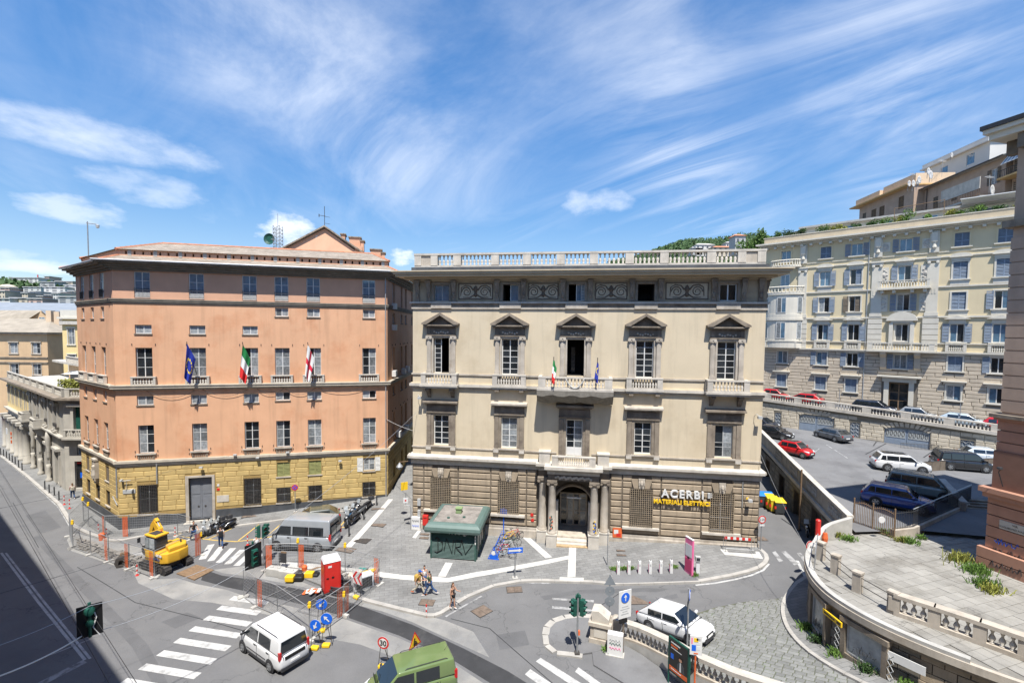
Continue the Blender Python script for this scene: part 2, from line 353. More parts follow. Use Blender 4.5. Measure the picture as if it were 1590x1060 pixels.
def wall(mb,x0,x1,z0,z1,ops,y=0.,rev=.3):
 ops=[(max(a,x0),min(b,x1),max(c,z0),min(e,z1)) for a,b,c,e in ops if b>x0 and a<x1 and e>z0 and c<z1]
 xs=sorted({x0,x1,*[o[0] for o in ops],*[o[1] for o in ops]});zs=sorted({z0,z1,*[o[2] for o in ops],*[o[3] for o in ops]})
 ix={(round(a,5),round(b,5)):i for i,(a,b) in enumerate([(a,b) for a in xs for b in zs])}
 vs=[(a,y,b) for a in xs for b in zs];fs=[];nz=len(zs)
 for i in range(len(xs)-1):
  for j in range(nz-1):
   cx,cz=(xs[i]+xs[i+1])/2,(zs[j]+zs[j+1])/2
   if any(o[0]<cx<o[1] and o[2]<cz<o[3] for o in ops):continue
   fs.append((i*nz+j,(i+1)*nz+j,(i+1)*nz+j+1,i*nz+j+1))
 mb.add(vs,fs)
 for a,b,c,e in ops:
  mb.add([(a,y,c),(b,y,c),(b,y,e),(a,y,e),(a,y+rev,c),(b,y+rev,c),(b,y+rev,e),(a,y+rev,e)],[(0,4,5,1),(1,5,6,2),(2,6,7,3),(3,7,4,0)])
 return mb
def window(root,x0,x1,z0,z1,cols=2,rows=3,y=.18,fm='white_frame',pm=('pane_dark',),M=None,fw=.06,name='window',seed=None,thick=.05,splits=None):
 rg=random.Random(seed if seed is not None else (x0*13.1+z0*7.7))
 mb=MB(M);mb.box(x0,x0+fw,y,y+thick,z0,z1);mb.box(x1-fw,x1,y,y+thick,z0,z1);mb.box(x0+fw,x1-fw,y,y+thick,z0,z0+fw);mb.box(x0+fw,x1-fw,y,y+thick,z1-fw,z1)
 xs=[x0+fw+(x1-x0-2*fw)*i/cols for i in range(cols+1)]
 zs=[z0+fw+(z1-z0-2*fw)*q for q in (splits or [i/rows for i in range(rows+1)])]
 for i,a in enumerate(xs[1:-1]):mb.box(a-fw*.55,a+fw*.55,y-.004,y+thick,z0+fw,z1-fw)
 for b in zs[1:-1]:mb.box(x0+fw,x1-fw,y+.004,y+thick-.004,b-fw*.3,b+fw*.3)
 o=mb.build(name,fm,root)
 for i in range(cols):
  pmi=rg.choice(pm)
  for j in range(len(zs)-1):
   bx(o,'pane',pmi,xs[i]+.004,xs[i+1]-.004,y+.02,y+.03,zs[j]+.004,zs[j+1]-.004,M)
 return o
def shutter(root,x0,x1,z0,z1,m,y=-.04,M=None,slats=10,ajar=False):
 mb=MB(M);f=.05;t=.04
 mb.box(x0,x0+f,y,y+t,z0,z1);mb.box(x1-f,x1,y,y+t,z0,z1);mb.box(x0+f,x1-f,y,y+t,z0,z0+f);mb.box(x0+f,x1-f,y,y+t,z1-f,z1)
 zm=z0+(z1-z0)*.42;mb.box(x0+f,x1-f,y,y+t,zm-f/2,zm+f/2)
 for i in range(slats):
  a=z0+f+(z1-z0-2*f)*(i+.1)/slats;b=a+(z1-z0-2*f)/slats*.62
  mb.add([(x0+f,y+.004,a),(x1-f,y+.004,a),(x1-f,y+t-.004,b),(x0+f,y+t-.004,b),(x0+f,y+.012,a-.006),(x1-f,y+.012,a-.006),(x1-f,y+t,b-.008),(x0+f,y+t,b-.008)],[(0,1,2,3),(7,6,5,4),(0,4,5,1),(3,2,6,7)])
 return mb.build('shutter',m,root)
_bal={}
def balmesh(h,r,m,n=8):
 k=(round(h,3),round(r,3),m)
 if k not in _bal:
  _bal[k]=MB().lathe([(r*.8,0),(r*.8,h*.08),(r*.45,h*.12),(r,h*.34),(r*.85,h*.45),(r*.38,h*.62),(r*.36,h*.72),(r*.7,h*.86),(r*.75,h*.92),(r*.75,h)],n=n).mesh('baluster',m,True)
 return _bal[k]
def balustrade(root,x0,x1,y0,y1,z0,h,m,n,M=None,rail=.10,base=.10,post=.16,posts=True,r=None,over=.02,name='balustrade'):
 mb=MB(M)
 mb.box(x0-over,x1+over,y0-over,y1+over,z0+h-rail,z0+h);mb.box(x0,x1,y0,y1,z0,z0+base)
 a,b=x0,x1
 if posts:
  mb.box(x0,x0+post,y0,y1,z0+base,z0+h-rail);mb.box(x1-post,x1,y0,y1,z0+base,z0+h-rail);a+=post;b-=post
 o=mb.build(name,m,root)
 hh=h-rail-base;r=r or min((b-a)/n*.42,abs(y1-y0)*.42);me=balmesh(hh,r,m)
 for i in range(n):
  B=T(a+(b-a)*(i+.5)/n,(y0+y1)/2,z0+base);new('baluster',me,o,M @ B if M is not None else B)
 return o
def sub_iv(x0,x1,holes):
 iv=[(x0,x1)]
 for a,b in holes:
  nx=[]
  for p,q in iv:
   if b<=p or a>=q:nx.append((p,q));continue
   if a>p:nx.append((p,a))
   if b<q:nx.append((b,q))
  iv=nx
 return iv
def ashlar(root,m,x0,x1,z0,z1,ch,bw,holes,y=0.,proud=.04,M=None,gap=.025,minw=.18,jit=.0,seed=3,name='stone',zmin=None,slope=None):
 n=max(1,round((z1-z0)/ch));ch=(z1-z0)/n;rg=random.Random(seed);cnt=0
 for i in range(n):
  a,b=z0+i*ch,z0+(i+1)*ch;xs=[];x=x0-(bw*.5 if i % 2 else 0)+rg.uniform(-jit,jit)*bw
  hs=[(h[0],h[1]) for h in holes if h[2]<b-.06 and h[3]>a+.06]
  while x<x1:
   q=x+bw*(1+rg.uniform(-jit,jit))
   for p0,p1 in sub_iv(max(x,x0),min(q,x1),hs):
    if p1-p0>minw and not (slope and b<slope(p0)):stone(root,name,m,p0+gap/2,p1-gap/2,a+gap/2,b-gap/2,y,proud,M=M);cnt+=1
   x=q
 return cnt
def tess(poly,step=1.2):
 bm=bmesh.new();vs=[bm.verts.new((p[0],p[1],0)) for p in poly];bm.faces.new(vs)
 bmesh.ops.triangulate(bm,faces=bm.faces[:])
 for _ in range(7):
  es=[e for e in bm.edges if e.calc_length()>step*1.5]
  if not es:break
  bmesh.ops.subdivide_edges(bm,edges=es,cuts=1,use_grid_fill=False);bmesh.ops.triangulate(bm,faces=bm.faces[:])
  bmesh.ops.beautify_fill(bm,faces=bm.faces[:],edges=[e for e in bm.edges if not e.is_boundary])
 return bm
def sheet(name,poly,h,m,skirt=0.,kind='structure',zf=None,step=1.2,parent=None):
 bm=tess(poly,step);zf=zf or g
 for v in bm.verts:v.co.z=zf(v.co.x,v.co.y)+h
 bm.normal_update()
 if bm.faces and sum(f.normal.z for f in bm.faces)<0:bmesh.ops.reverse_faces(bm,faces=bm.faces[:])
 if skirt:
  be=[e for e in bm.edges if e.is_boundary];r_=bmesh.ops.extrude_edge_only(bm,edges=be)
  for v in [q for q in r_['geom'] if isinstance(q,bmesh.types.BMVert)]:v.co.z-=skirt
 me=D.meshes.new(name);bm.to_mesh(me);bm.free();me.materials.append(M_(m));o=new(name,me,parent)
 if kind and parent is None:o['kind']=kind
 return o
def pxs(l,h=0.):return [tuple(spot(u,v,h)[:2]) for u,v in l]
# ------------------------------------------------------------------ ground, pavements, road markings
def ground():
 def axis(a,b,st,far):
  l=list(np.arange(a,b+.01,st));k=st
  while l[-1]<far:k *= 1.5;l.append(l[-1]+k)
  k=st
  while l[0]>-far:k *= 1.5;l.insert(0,l[0]-k)
  return l
 xs=axis(-75,42,1.0,4500);ys=axis(4,75,1.0,4500);vs=[];fs=[]
 for x in xs:
  for y in ys:vs.append((x,y,g0(x,y) if -130<x<60 and -20<y<140 else (g0(x,y) if abs(x)<300 and abs(y)<300 else 0)))
 n=len(ys)
 for i in range(len(xs)-1):
  for j in range(n-1):fs.append((i*n+j,(i+1)*n+j,(i+1)*n+j+1,i*n+j+1))
 tag(MB().add(vs,fs).build('ground','asphalt',None,True),kind='structure')
ground()
KH=.13
PINK_A=Vector((-34.765,41.60));PINK_D=Vector((.96793,.25123));PINK_N=Vector((-.25123,.96793));PINK_L=23.09
CRM_A=Vector((-8.636,41.452));CRM_D=Vector((.98929,-.14594));CRM_N=Vector((.14594,.98929));CRM_L=28.70
def pk(x,y):p=PINK_A+PINK_D*x+PINK_N*y;return (p.x,p.y)
def ck(x,y):p=CRM_A+CRM_D*x+CRM_N*y;return (p.x,p.y)
LEFT_C=(-43.4,47.6)
kerbB=pxs([(0,707),(40,738),(90,782),(111,815),(135,827),(156,834),(166,838),(188,838.5),(220,832),(290,824),(360,816.6),(464,803),(511,796),(538,793),(560,786),(583,779)],KH)
polyB=[(-150,131.5),(-110,99.8)]+kerbB+[pk(23.4,.4),pk(12,1.5),pk(1,1.5),(-42,48.5),(-60,66),(-110,107),(-150,139)]
sheet('pavement_pink_side',polyB,KH,'paving',.3)
kerbA=[(515,852),(440,866),(430,880),(500,908),(569,932),(620,945),(663,955),(675,955),(686,951),(726,926),(767,909),(809,901.5),(841,900.6),(922,903),(944,905.5),(1087,902),(1138,892.6),(1165,886),(1181,880),(1190,873),(1193,867),(1191,860),(1186,855),(1181,851)]
kA=pxs(kerbA,KH)
polyA=kA+[ck(28.9,2.5),ck(.5,2.5),ck(.8,25),(-12.9,68),(-13.6,68),pk(23.6,1)]+[tuple(spot(583,779,KH)[:2])]
sheet('pavement_piazza',polyA,KH,'paving',.3)
def kerb(name,pts,h=KH,wd=.3,m='kerb_stone',zf=g,closed=False,ln=1.05,side=1):
 pts=[Vector(p) for p in pts];root=new(name,None);root['kind']='structure';acc=[]
 for a,b in zip(pts,pts[1:]):
  n=max(1,round((b-a).length/ln));d=(b-a)/n
  for i in range(n):acc.append((a+d*i,a+d*(i+1)))
 for a,b in acc:
  t=(b-a);L_=t.length
  if L_<.05:continue
  t /= L_;nrm=Vector((-t.y,t.x))*side;c=(a+b)/2+nrm*(wd/2-.06);z=zf(c.x,c.y)
  sl=math.atan2(zf(b.x,b.y)-zf(a.x,a.y),L_)
  new('kerb_stone',ubox(m),root,T(c.x,c.y,z+h/2-.06+.012) @ Rz(math.atan2(t.y,t.x)) @ Matrix.Rotation(-sl,4,'Y') @ Sc(L_-.012,wd,h+.12))
 return root
kerb('kerb_pink_side',kerbB,side=1)
kerb('kerb_piazza',kA[3:],side=1)
def strip(name,px,m='marble_strip',h=KH+.012,step=1.0):return sheet(name,pxs(px,h),h,m,0,step=step)
Z3=lambda l:[(620+x/5.3,760+y/5.3) for x,y in l]
def marble_bands():
 for i,l in enumerate(([(0,697),(320,715),(400,725),(600,682),(1392,540),(1394,570),(600,722),(400,760),(250,755),(0,735)],[(380,597),(440,600),(382,714),(318,711)],[(1000,378),(1062,380),(1258,553),(1203,562)],
    [(1400,434),(1456,434),(1450,716),(1384,716)],[(1372,410),(1488,418),(1488,432),(1372,426)],[(1320,718),(1517,722),(1515,748),(1320,742)])):
  strip('marble_band',Z3(l))
 strip('marble_band',[(435,871),(500,876),(560,884),(620,891),(620,898.5),(560,892),(500,884),(437,879)])
 strip('marble_band',[(603,774.5),(610.5,774.5),(545.5,849),(535,849)])
 strip('marble_band',[(640,834),(649,822.5),(654,823),(645.5,835)])
 strip('marble_band',[(1118,852),(1125.7,860.8),(1185,867),(1178.5,856),(1173,855.6),(1173.8,859.8),(1131.3,857),(1128.5,853.2)])
marble_bands()
def paint(name,px,m='road_paint',h=.012):return sheet(name,pxs(px,h),h,m,0,step=1.5)
def zebra():
 a,b=spot(268.3,997.7),spot(280,989.5);c=spot(360,1002);a2=spot(214,1039)
 wdir=(b-a).xy;ln=(c-b).xy;st=(a2-a).xy/2
 for k in range(-4,5):
  o=a.xy+st*k
  if k<0:L_=ln*(1.0+.05*k)
  else:L_=ln
  q=[o,o+wdir,o+wdir+L_,o+L_]
  sheet('zebra_stripe',[tuple(p) for p in q],.012,'road_paint',0,step=1.5)
 for (p,q) in (((314,868),(328,845)),((327,870.5),(345,848)),((340,873),(362,850.5)),((353,875.5),(377,853)),((367,878),(391,856.5)),((382,881),(405,860))):
  u=spot(*p).xy;v=spot(*q).xy;d=(v-u).normalized();n=Vector((d.y,-d.x))*.25
  sheet('zebra_stripe',[tuple(x) for x in (u-n,u+n,v+n,v-n)],.012,'road_paint',0,step=1.5)
 for l in ([(832,1026),(839.5,1020.5),(906,1062),(889,1064)],[(815,1046),(823.5,1038),(862,1064),(845,1068)],[(893,1042),(898,1035),(936,1062),(925,1066)]):paint('zebra_stripe',l)
 for l in ([(857,927.5),(922,931),(922,934.5),(857,930.5)],[(857,940),(924,946),(924,949),(857,944)],[(221,845),(286,838),(289,842),(224,850)],[(205,858),(262,851),(264,855),(207,863)]):paint('worn_stripe',l,'road_paint_worn')
zebra()
def line(name,pts,wd=.12,m='road_paint'):
 for p,q in zip(pts,pts[1:]):
  u=spot(*p).xy;v=spot(*q).xy;d=(v-u).normalized();n=Vector((d.y,-d.x))*wd/2
  sheet(name,[tuple(x) for x in (u-n,u+n,v+n,v-n)],.012,m,0,step=1.5)
line('bay_line',[(270,832),(300,834.5),(335,838.5),(367,840.5),(395,837),(432,831)],.13,'yellow_paint')
for a,b in (((370,839),(402,814)),((418,829),(442,808.5)),((312.6,836),(352,820)),((322,837.5),(362,819)),((526,820),(540,802)),((526.5,819.7),(542,816)),((460,825),(486,803)),((270,831),(290,825))):line('bay_line',[a,b],.12,'yellow_paint')
line('edge_line',[(1080,908),(1110,905),(1140,899.5),(1166,893),(1185,885),(1194,875)],.14)
line('edge_line',[(812,904),(855,905.5)],.14,'road_paint_worn');line('edge_line',[(692,957),(712,945),(748,925)],.14,'road_paint_worn')
line('lane_line',[(2,858),(60,935),(132,1024)],.14,'road_paint');line('lane_line',[(9,858),(70,936),(140,1022)],.12,'road_paint')
line('stop_line',[(50,1068),(132,1026)],.45,'road_paint_worn');line('lane_line',[(52,1027),(140,992)],.1,'road_paint_worn')
line('edge_line',[(5,712),(45,744),(92,788),(112,822)],.16,'road_paint_worn')
line('edge_line',[(1238,870),(1252,898),(1263,905)],.2,'road_paint')
for l in ([(1199,857),(1204,855),(1216,870),(1210,872)],[(1213,856),(1220,855),(1241,875),(1233,877)],[(1237,858),(1243,857.5),(1256,872),(1250,874)]):paint('zebra_stripe',l,'road_paint_worn')
paint('trench_asphalt',[(318,884),(345,893),(390,899),(440,909),(500,921),(565,942),(640,969),(720,1006),(790,1042),(822,1062),(775,1068),(700,1022),(620,986),(540,958),(470,938),(400,921),(352,911),(312,900)],'asphalt_new',.006)
paint('dusty_asphalt',[(205,884),(240,899),(275,897),(305,906),(352,915),(380,925),(440,938),(540,962),(620,990),(700,1026),(760,1066),(700,1068),(640,1030),(560,1000),(505,990),(440,960),(380,945),(330,935),(270,930),(215,905)],'asphalt_pale',.004)
paint('dusty_asphalt',[(332,884),(345,889),(390,895),(440,905),(500,917),(565,938),(640,965),(720,1002),(760,1020),(735,980),(690,962),(655,966),(600,950),(560,940),(500,915),(430,888),(408,882),(380,878)],'asphalt_pale',.004)
paint('dusty_asphalt',[(111,855),(150,868),(200,885),(240,893),(285,870),(250,858),(200,845),(168,841),(140,833),(112,825),(104,838)],'asphalt_pale',.004)
for l in ([(640,1012),(668,1003),(700,1018),(672,1030)],[(770,985),(815,978),(822,1000),(776,1008)],[(250,965),(290,950),(312,958),(272,975)],[(40,800),(70,792),(95,818),(62,828)],[(985,925),(1050,920),(1056,932),(990,938)]):paint('repair_patch',l,'asphalt_worn',.005)
for l in ([(60,830),(110,880),(170,940),(230,1000),(262,1062),(238,1062),(205,1004),(150,944),(95,884),(50,834)],[(840,925),(900,915),(1000,912),(1090,915),(1160,905),(1160,911),(1090,921),(1000,918),(900,921),(845,931)]):paint('tyre_track',l,'asphalt_worn',.004)
for l in ([(120,880),(210,935),(330,965),(400,985)],[(700,960),(760,975),(800,1010),(860,1062)],[(900,960),(970,915)],[(20,780),(60,850)]):line('tar_seam',l,.05,'asphalt_new')
sheet('bike_bay',pxs([(947,882),(955,905.8),(1087,902.5),(1063,880),(1000,879)],KH),KH+.012,'asphalt_lot',0)
mat('cover_iron',(.15,.115,.09),.8,.3,4)
def cover(u,v,w1,w2,ang,lab,h=0.,m='cover_iron'):
 p=spot(u,v,h);r=thing('manhole_cover',lab,'manhole cover',(p.x,p.y,p.z+.012),ang,'metal covers in the ground')
 MB().box(-w1/2,w1/2,-w2/2,w2/2,-.03,.008).build('frame','iron',r)
 for i in range(2):bx(r,'plate',m,-w1/2+.04+i*(w1/2-.02),i*(w1/2-.02),-w2/2+.05,w2/2-.05,.0,.014)
cover(663,935,1.0,.75,-.1,'square cover in the pavement near the woman in black shorts',KH)
cover(798.5,915,1.1,.8,.1,'rusty cover in the road beside the blue street sign');cover(748,948.5,1.1,1.0,.75,'rusty diamond-turned cover in the road below the woman in black shorts')
cover(873,1001,.9,.8,.6,'rusty cover at the edge of the traffic light island');cover(563.5,838.5,1.2,.9,-.3,'wide grey cover in the piazza below the parked scooters',KH,'iron');cover(588,814.5,1.2,.7,-.2,'rusty cover in the piazza near the building corner',KH)
cover(537,853,1.5,.8,-.3,'rusty cover at the foot of the white marble band by the van',KH);cover(988,931,1.7,1.1,.0,'pair of brown covers in the road behind the white car')
cover(964,854.5,.7,.3,-.1,'small cover in the pavement near the bike posts, the farther one',KH);cover(965,861.5,.75,.3,-.1,'small cover in the pavement near the bike posts, the nearer one',KH)
cover(659.5,829,.8,.4,-.1,'small cover beside the green kiosk, the farther one',KH);cover(658.5,834.8,.8,.4,-.1,'small cover beside the green kiosk, the nearer one',KH);cover(390,801,1.6,.5,.25,'long cover in the pavement under the grilled window of the pink building',KH);cover(587,789.5,1.2,.4,.2,'long cover beside the marble band at the alley mouth',KH);cover(1182,836,.8,.8,.0,'cover in the side street beside the height limit sign')
sp_=[spot(274,891),spot(305,877),spot(332,885),spot(302,901)]
tag(MB().prism([tuple(p.xy) for p in sp_],min(p.z for p in sp_)-.05,max(p.z for p in sp_)+.05,'xy').build('steel_plate','iron_rust'),'rusty steel plate lying over the trench beside the excavator','steel plate')
isl=pxs([(851,984),(853,973),(862,964),(878,958.5),(900,956),(925,958),(944,966),(950,985),(948,1003),(925,1010),(905,1013),(885,1010),(865,1008),(853,998)],KH)
def island():
 sheet('traffic_island',isl,KH*.75,'asphalt_lot',.2);kerb('kerb_island',isl[:7],h=KH*.75,wd=.42,ln=1.0,side=1)
 kerb('kerb_island',isl[10:]+isl[:1],h=KH*.6,wd=.4,ln=1.0,side=1)
 sheet('pavement_balustrade_side',[(4.8,27.2)]+[(a-.2,b-.15) for a,b in BAL[:-1]]+[(11.2,16.5),(8.6,19.6),(7.0,22.0),(6.0,23.6),(4.6,25.0)],KH*.6,'asphalt_lot',.2,zf=lambda x,y:0.)
island()
# ------------------------------------------------------------------ the pink palace on the left
def frame_from(root_loc,root_rz,A,Bp):
 d=Vector(Bp)-Vector(A);L_=d.length
 W=T(A[0],A[1],0) @ Rz(math.atan2(d.y,d.x));return (T(*root_loc) @ Rz(root_rz)).inverted() @ W,L_
def pink():
 rz=math.atan2(PINK_D.y,PINK_D.x);loc=(PINK_A.x,PINK_A.y,0)
 b=thing('pink_palace','large salmon pink building with ochre stone base, slate roof and three flags','building',loc,rz)
 L_=PINK_L
 cx=[2.23,6.45,10.77,13.48,16.27,21.35]
 ops=[];W=[]
 def op(c,w_,z0,z1,**k):ops.append((c-w_/2,c+w_/2,z0,z1));W.append((c-w_/2,c+w_/2,z0,z1,k))
 for i,c in enumerate(cx):
  op(c,1.2,20.72,23.0,t='top',i=i)
  if i<3:op(c,1.28,17.56,18.34,t='small',i=i)
  else:op(c,1.14,19.28,20.08,t='small',i=i)
  op(c,1.28,13.68,16.32,t='tall',i=i)
  op(c,1.28,11.2 if i<3 else 11.34,12.05 if i<3 else 12.14,t='small',i=i)
  op(c,1.22,6.88,9.4,t='tall1',i=i)
 op(2.23,1.5,1.36,4.0,t='grate',i=0);op(10.75,1.44,1.46,4.03,t='grate',i=2)
 for c in (13.46,16.27):op(c,1.14,4.03,5.4,t='shut',i=3);
 for c in (13.44,16.27,21.28):op(c,1.2,1.52,2.97,t='grate',i=4)
 op(21.3,1.08,4.13,5.4,t='openshut',i=5);op(6.43,1.9,.45,4.42,t='door',i=1)
 ML,LL=frame_from(loc,rz,LEFT_C,PINK_A);B_=Vector(pk(L_,0));MR,LR=frame_from(loc,rz,B_,(-13.2,70.0))
 lcx=[2.0,4.85,7.7];lops=[];LW=[]
 for i,c in enumerate(lcx):
  for z0,z1,w_,t in ((20.7,23.0,1.15,'top'),(18.9,19.95,.95,'small'),(13.7,16.3,1.2,'tall'),(11.3,12.3,1.0,'small'),(6.9,9.4,1.2,'tall1'),(1.7,3.1,1.1,'grate')):
   lops.append((c-w_/2,c+w_/2,z0,z1));LW.append((c-w_/2,c+w_/2,z0,z1,dict(t=t,i=i)))
  if i!=1:lops.append((c-.5,c+.5,4.0,5.35));LW.append((c-.5,c+.5,4.0,5.35,dict(t='shut',i=i)))
 rops=[];RW=[]
 for c in (3.0,7.2,9.8,14,18):
  for z0,z1 in ((20.7,23.0),(18.9,19.9),(13.7,16.3),(11.3,12.2),(6.9,9.4),(2.5,4.2)):rops.append((c-.55,c+.55,z0,z1));RW.append((c-.55,c+.55,z0,z1,dict(t='tall' if z1-z0>1.5 else 'small',i=5)))
 w1=wall(MB(),0,L_,6.0,20.6,ops);wall(w1,0,LL,6.0,20.6,[]) if False else None
 a=w1
 a.M=ML;wall(a,0,LL,6.0,20.6,lops);a.M=MR;wall(a,0,LR,6.0,20.6,rops);a.M=None
 wm=a.build('wall','pink_wall',b)
 a=wall(MB(),0,L_,20.6,23.9,ops);a.M=ML;wall(a,0,LL,20.6,23.9,lops);a.M=MR;wall(a,0,LR,20.6,23.9,rops);a.M=None
 a.build('attic_wall','pink_wall_top',b)
 a=wall(MB(),0,L_,-.6,6.0,ops,rev=.35);a.M=ML;wall(a,0,LL,-.6,6.0,lops,rev=.35);a.M=MR;wall(a,0,LR,-.6,6.0,rops,rev=.35)
 base=a.build('base_wall','ochre_joint',b)
 hs=[(o[0]-.02,o[1]+.02,o[2]-.02,o[3]+.02) for o in ops];hs.append((5.2,7.66,0,4.62))
 ashlar(base,'ochre_stone',0,L_,1.55,5.72,.465,1.22,hs,0,.035,jit=.12,seed=4,slope=None)
 ashlar(base,'ochre_stone',0,LL,1.30,5.72,.465,1.22,[(o[0]-.02,o[1]+.02,o[2]-.02,o[3]+.02) for o in lops]+[(4.3,5.4,3.4,5.75)],0,.035,M=ML,jit=.12,seed=9)
 ashlar(base,'ochre_stone',0,20,2.2,5.72,.465,1.3,[(o[0]-.02,o[1]+.02,o[2]-.02,o[3]+.02) for o in rops],0,.035,M=MR,jit=.12,seed=12)
 mb=MB();mb.prism([(0,-.6),(5.25,-.6),(5.25,1.2),(0,1.2)],-.06,.1);mb.prism([(7.65,-.6),(L_,-.6),(L_,1.52),(7.65,1.3)],-.06,.1)
 mb.M=ML;mb.prism([(0,-.6),(LL+.05,-.6),(LL+.05,1.2),(0,1.2)],-.06,.1);mb.build('plinth','plinth_slate',b)
 def course(z0,z1,prof,m,name):
  mb=MB()
  for M,l0,l1 in ((None,0,L_),(ML,0,LL),(MR,0,LR)):
   mb.M=M
   for a0,a1,p in prof:mb.box(l0-(p if M is None else p*.45),l1+(p if M is None else p*.45)*(0 if M is MR else 1),-p,0,z0+(z1-z0)*a0,z0+(z1-z0)*a1)
  return mb.build(name,m,b)
 course(5.72,6.28,((0,.3,.08),(.3,.62,.16),(.62,1,.24)),'pink_trim','string_course')
 course(12.55,13.02,((0,.35,.10),(.35,.8,.30),(.8,1,.36)),'pink_trim','string_course')
 course(20.2,20.62,((0,.35,.06),(.35,.7,.12),(.7,1,.16)),'dark_trim','string_course')
 course(23.05,23.72,((0,.25,.18),(.25,.5,.4),(.5,.78,.62),(.78,1,.92)),'dark_trim','cornice')
 mb=MB()
 for M,l1 in ((None,L_),(ML,LL),(MR,LR)):
  mb.M=M;mb.prism([(-1.12,23.72),(-.94,23.72),(-.94,23.86),(-1.1,23.88),(-1.16,23.82)],-1.0 if M is None else -.5,l1+(1.0 if M is None else .5),'yz')
 mb.build('gutter','metal_gutter',b)
 for (x0,x1,z0,z1,k),M in [(q,None) for q in W]+[(q,ML) for q in LW]+[(q,MR) for q in RW]:
  t=k['t'];i=k['i'];sd=x0*3+z0+(0 if M is None else 50)
  if t=='top':
   o=window(b,x0,x1,z0,z1,2,2,.08,pm=('pane_sky_tint',) if M is not None or i!=5 else ('pane_sky_tint','pane_dark'),M=M,seed=sd,splits=[0,.30,.66,1])
   mb=MB(M)
   for zz in (z0+.06,z0+.78):mb.box(x0,x1,-.08,-.05,zz,zz+.035)
   n=12
   for q in range(n):mb.box(x0+(x1-x0)*(q+.3)/n,x0+(x1-x0)*(q+.3)/n+.02,-.075,-.055,z0+.06,z0+.78)
   mb.build('railing','iron',b)
   bx(b,'sill_panel','white_frame',x0+.06,x1-.06,.04,.07,z0,z0+.5,M)
  elif t=='small':
   window(b,x0,x1,z0,z1,2,1,.14,pm=('pane_dark','pane_pale') if z1<13 and i>2 else ('pane_pale','pane_curtain'),M=M,seed=sd,fw=.07)
   bx(b,'sill','dark_trim',x0-.06,x1+.06,-.07,.14,z0-.09,z0,M)
  elif t in ('tall','tall1'):
   window(b,x0,x1,z0,z1,2,3,.2,pm=('pane_curtain','pane_curtain','pane_dark'),M=M,seed=sd,splits=[0,.33,.67,1])
   for s_ in (x0-.28,x1+.24):
    for zz in (z0-.3,z1+.2 if t=='tall' else z0+.1):bx(b,'shutter_hook','iron',s_,s_+.05,-.05,0,zz,zz+.16,M)
   if M is MR:continue
   if t=='tall':
    balustrade(b,x0-.32,x1+.3,-.30,-.06,z0-.66,.74,'stone_white',7,M=M,post=.17,rail=.09,base=.09)
   else:
    bx(b,'sill','stone_pale',x0-.16,x1+.16,-.16,.2,z0-.12,z0,M)
    balustrade(b,x0-.02,x1+.02,-.10,-.015,z0-.6,.48,'stone_grey',7,M=M,post=.08,rail=.06,base=.05,r=.045)
  elif t=='grate':
   window(b,x0,x1,z0,z1,2,2,.3,pm=('pane_dark',),fm='grey_frame',M=M,seed=sd)
   bx(b,'sill','stone_pale',x0-.08,x1+.08,-.12,.3,z0-.12,z0,M)
   mb=MB(M);nx=max(6,int((x1-x0)/.13));nz=max(8,int((z1-z0)/.13));yy=-.1 if M is None else .1
   for q in range(nx+1):xx=x0+(x1-x0)*q/nx;mb.box(xx-.011,xx+.011,yy-.011,yy+.011,z0,z1+(.12 if z1-z0>2 else 0))
   for q in range(nz+1):zz=z0+(z1-z0)*q/nz;mb.box(x0,x1,yy-.014,yy+.010,zz-.011,zz+.011)
   mb.build('window_grate','iron',b)
  elif t=='shut':
   bx(b,'shutter_back','room_dark',x0,x1,.2,.25,z0,z1,M)
   xm=(x0+x1)/2
   for u0,u1 in ((x0,xm),(xm,x1)):shutter(b,u0,u1,z0,z1,'shutter_green' if M is None else 'shutter_brown',.06,M)
   bx(b,'sill','stone_pale',x0-.1,x1+.1,-.1,.1,z0-.1,z0,M)
  elif t=='openshut':
   window(b,x0,x1,z0,z1,2,2,.1,pm=('pane_curtain',),M=M,seed=sd)
   shutter(b,x0-.58,x0-.04,z0-.05,z1+.05,'white_frame',-.07);shutter(b,x1+.04,x1+.54,z0-.05,z1+.05,'white_frame',-.07)
   bx(b,'sill','stone_pale',x0-.1,x1+.1,-.12,.1,z0-.16,z0-.08,M)
  elif t=='door':
   mb=MB();mb.box(x0-.26,x0,-.08,.35,z0-.1,z1+.18);mb.box(x1,x1+.22,-.08,.35,z0-.1,z1+.18);mb.box(x0,x1,-.08,.35,z1,z1+.18);mb.build('door_surround','stone_pale',b)
   xm=(x0+x1)/2
   for s_,u0,u1 in ((0,x0,xm-.01),(1,xm+.01,x1)):
    mb=MB();mb.box(u0,u1,.30,.36,z0,z1);e=.12
    for za,zb in ((z0+.15,z0+2.15),(z0+2.35,z1-.15)):mb.box(u0+e,u1-e,.275,.30,za,zb)
    dr=mb.build('door_leaf','grey_door',b)
    MB().lathe([(.02,-.02),(.08,-.02),(.08,.01),(.02,.01)],((xm-.28) if s_==0 else (xm+.28),.26,z0+1.2),10,'y').build('knocker','iron',dr)
   mb=MB();mb.box(x0-.35,x1+.35,-.5,.3,-.3,z0-.14);mb.box(x0-.2,x1+.2,-.25,.3,z0-.14,z0);mb.build('door_step','stone_white',b)
 bx(b,'plaque','stone_white',7.75,8.75,-.07,-.03,2.0,2.62);bx(b,'number_plate','white_paint',7.8,7.98,-.06,-.03,3.5,3.7)
 bx(b,'crest','red_paint',7.78,8.0,-.07,-.03,3.1,3.32)
 mb=MB()
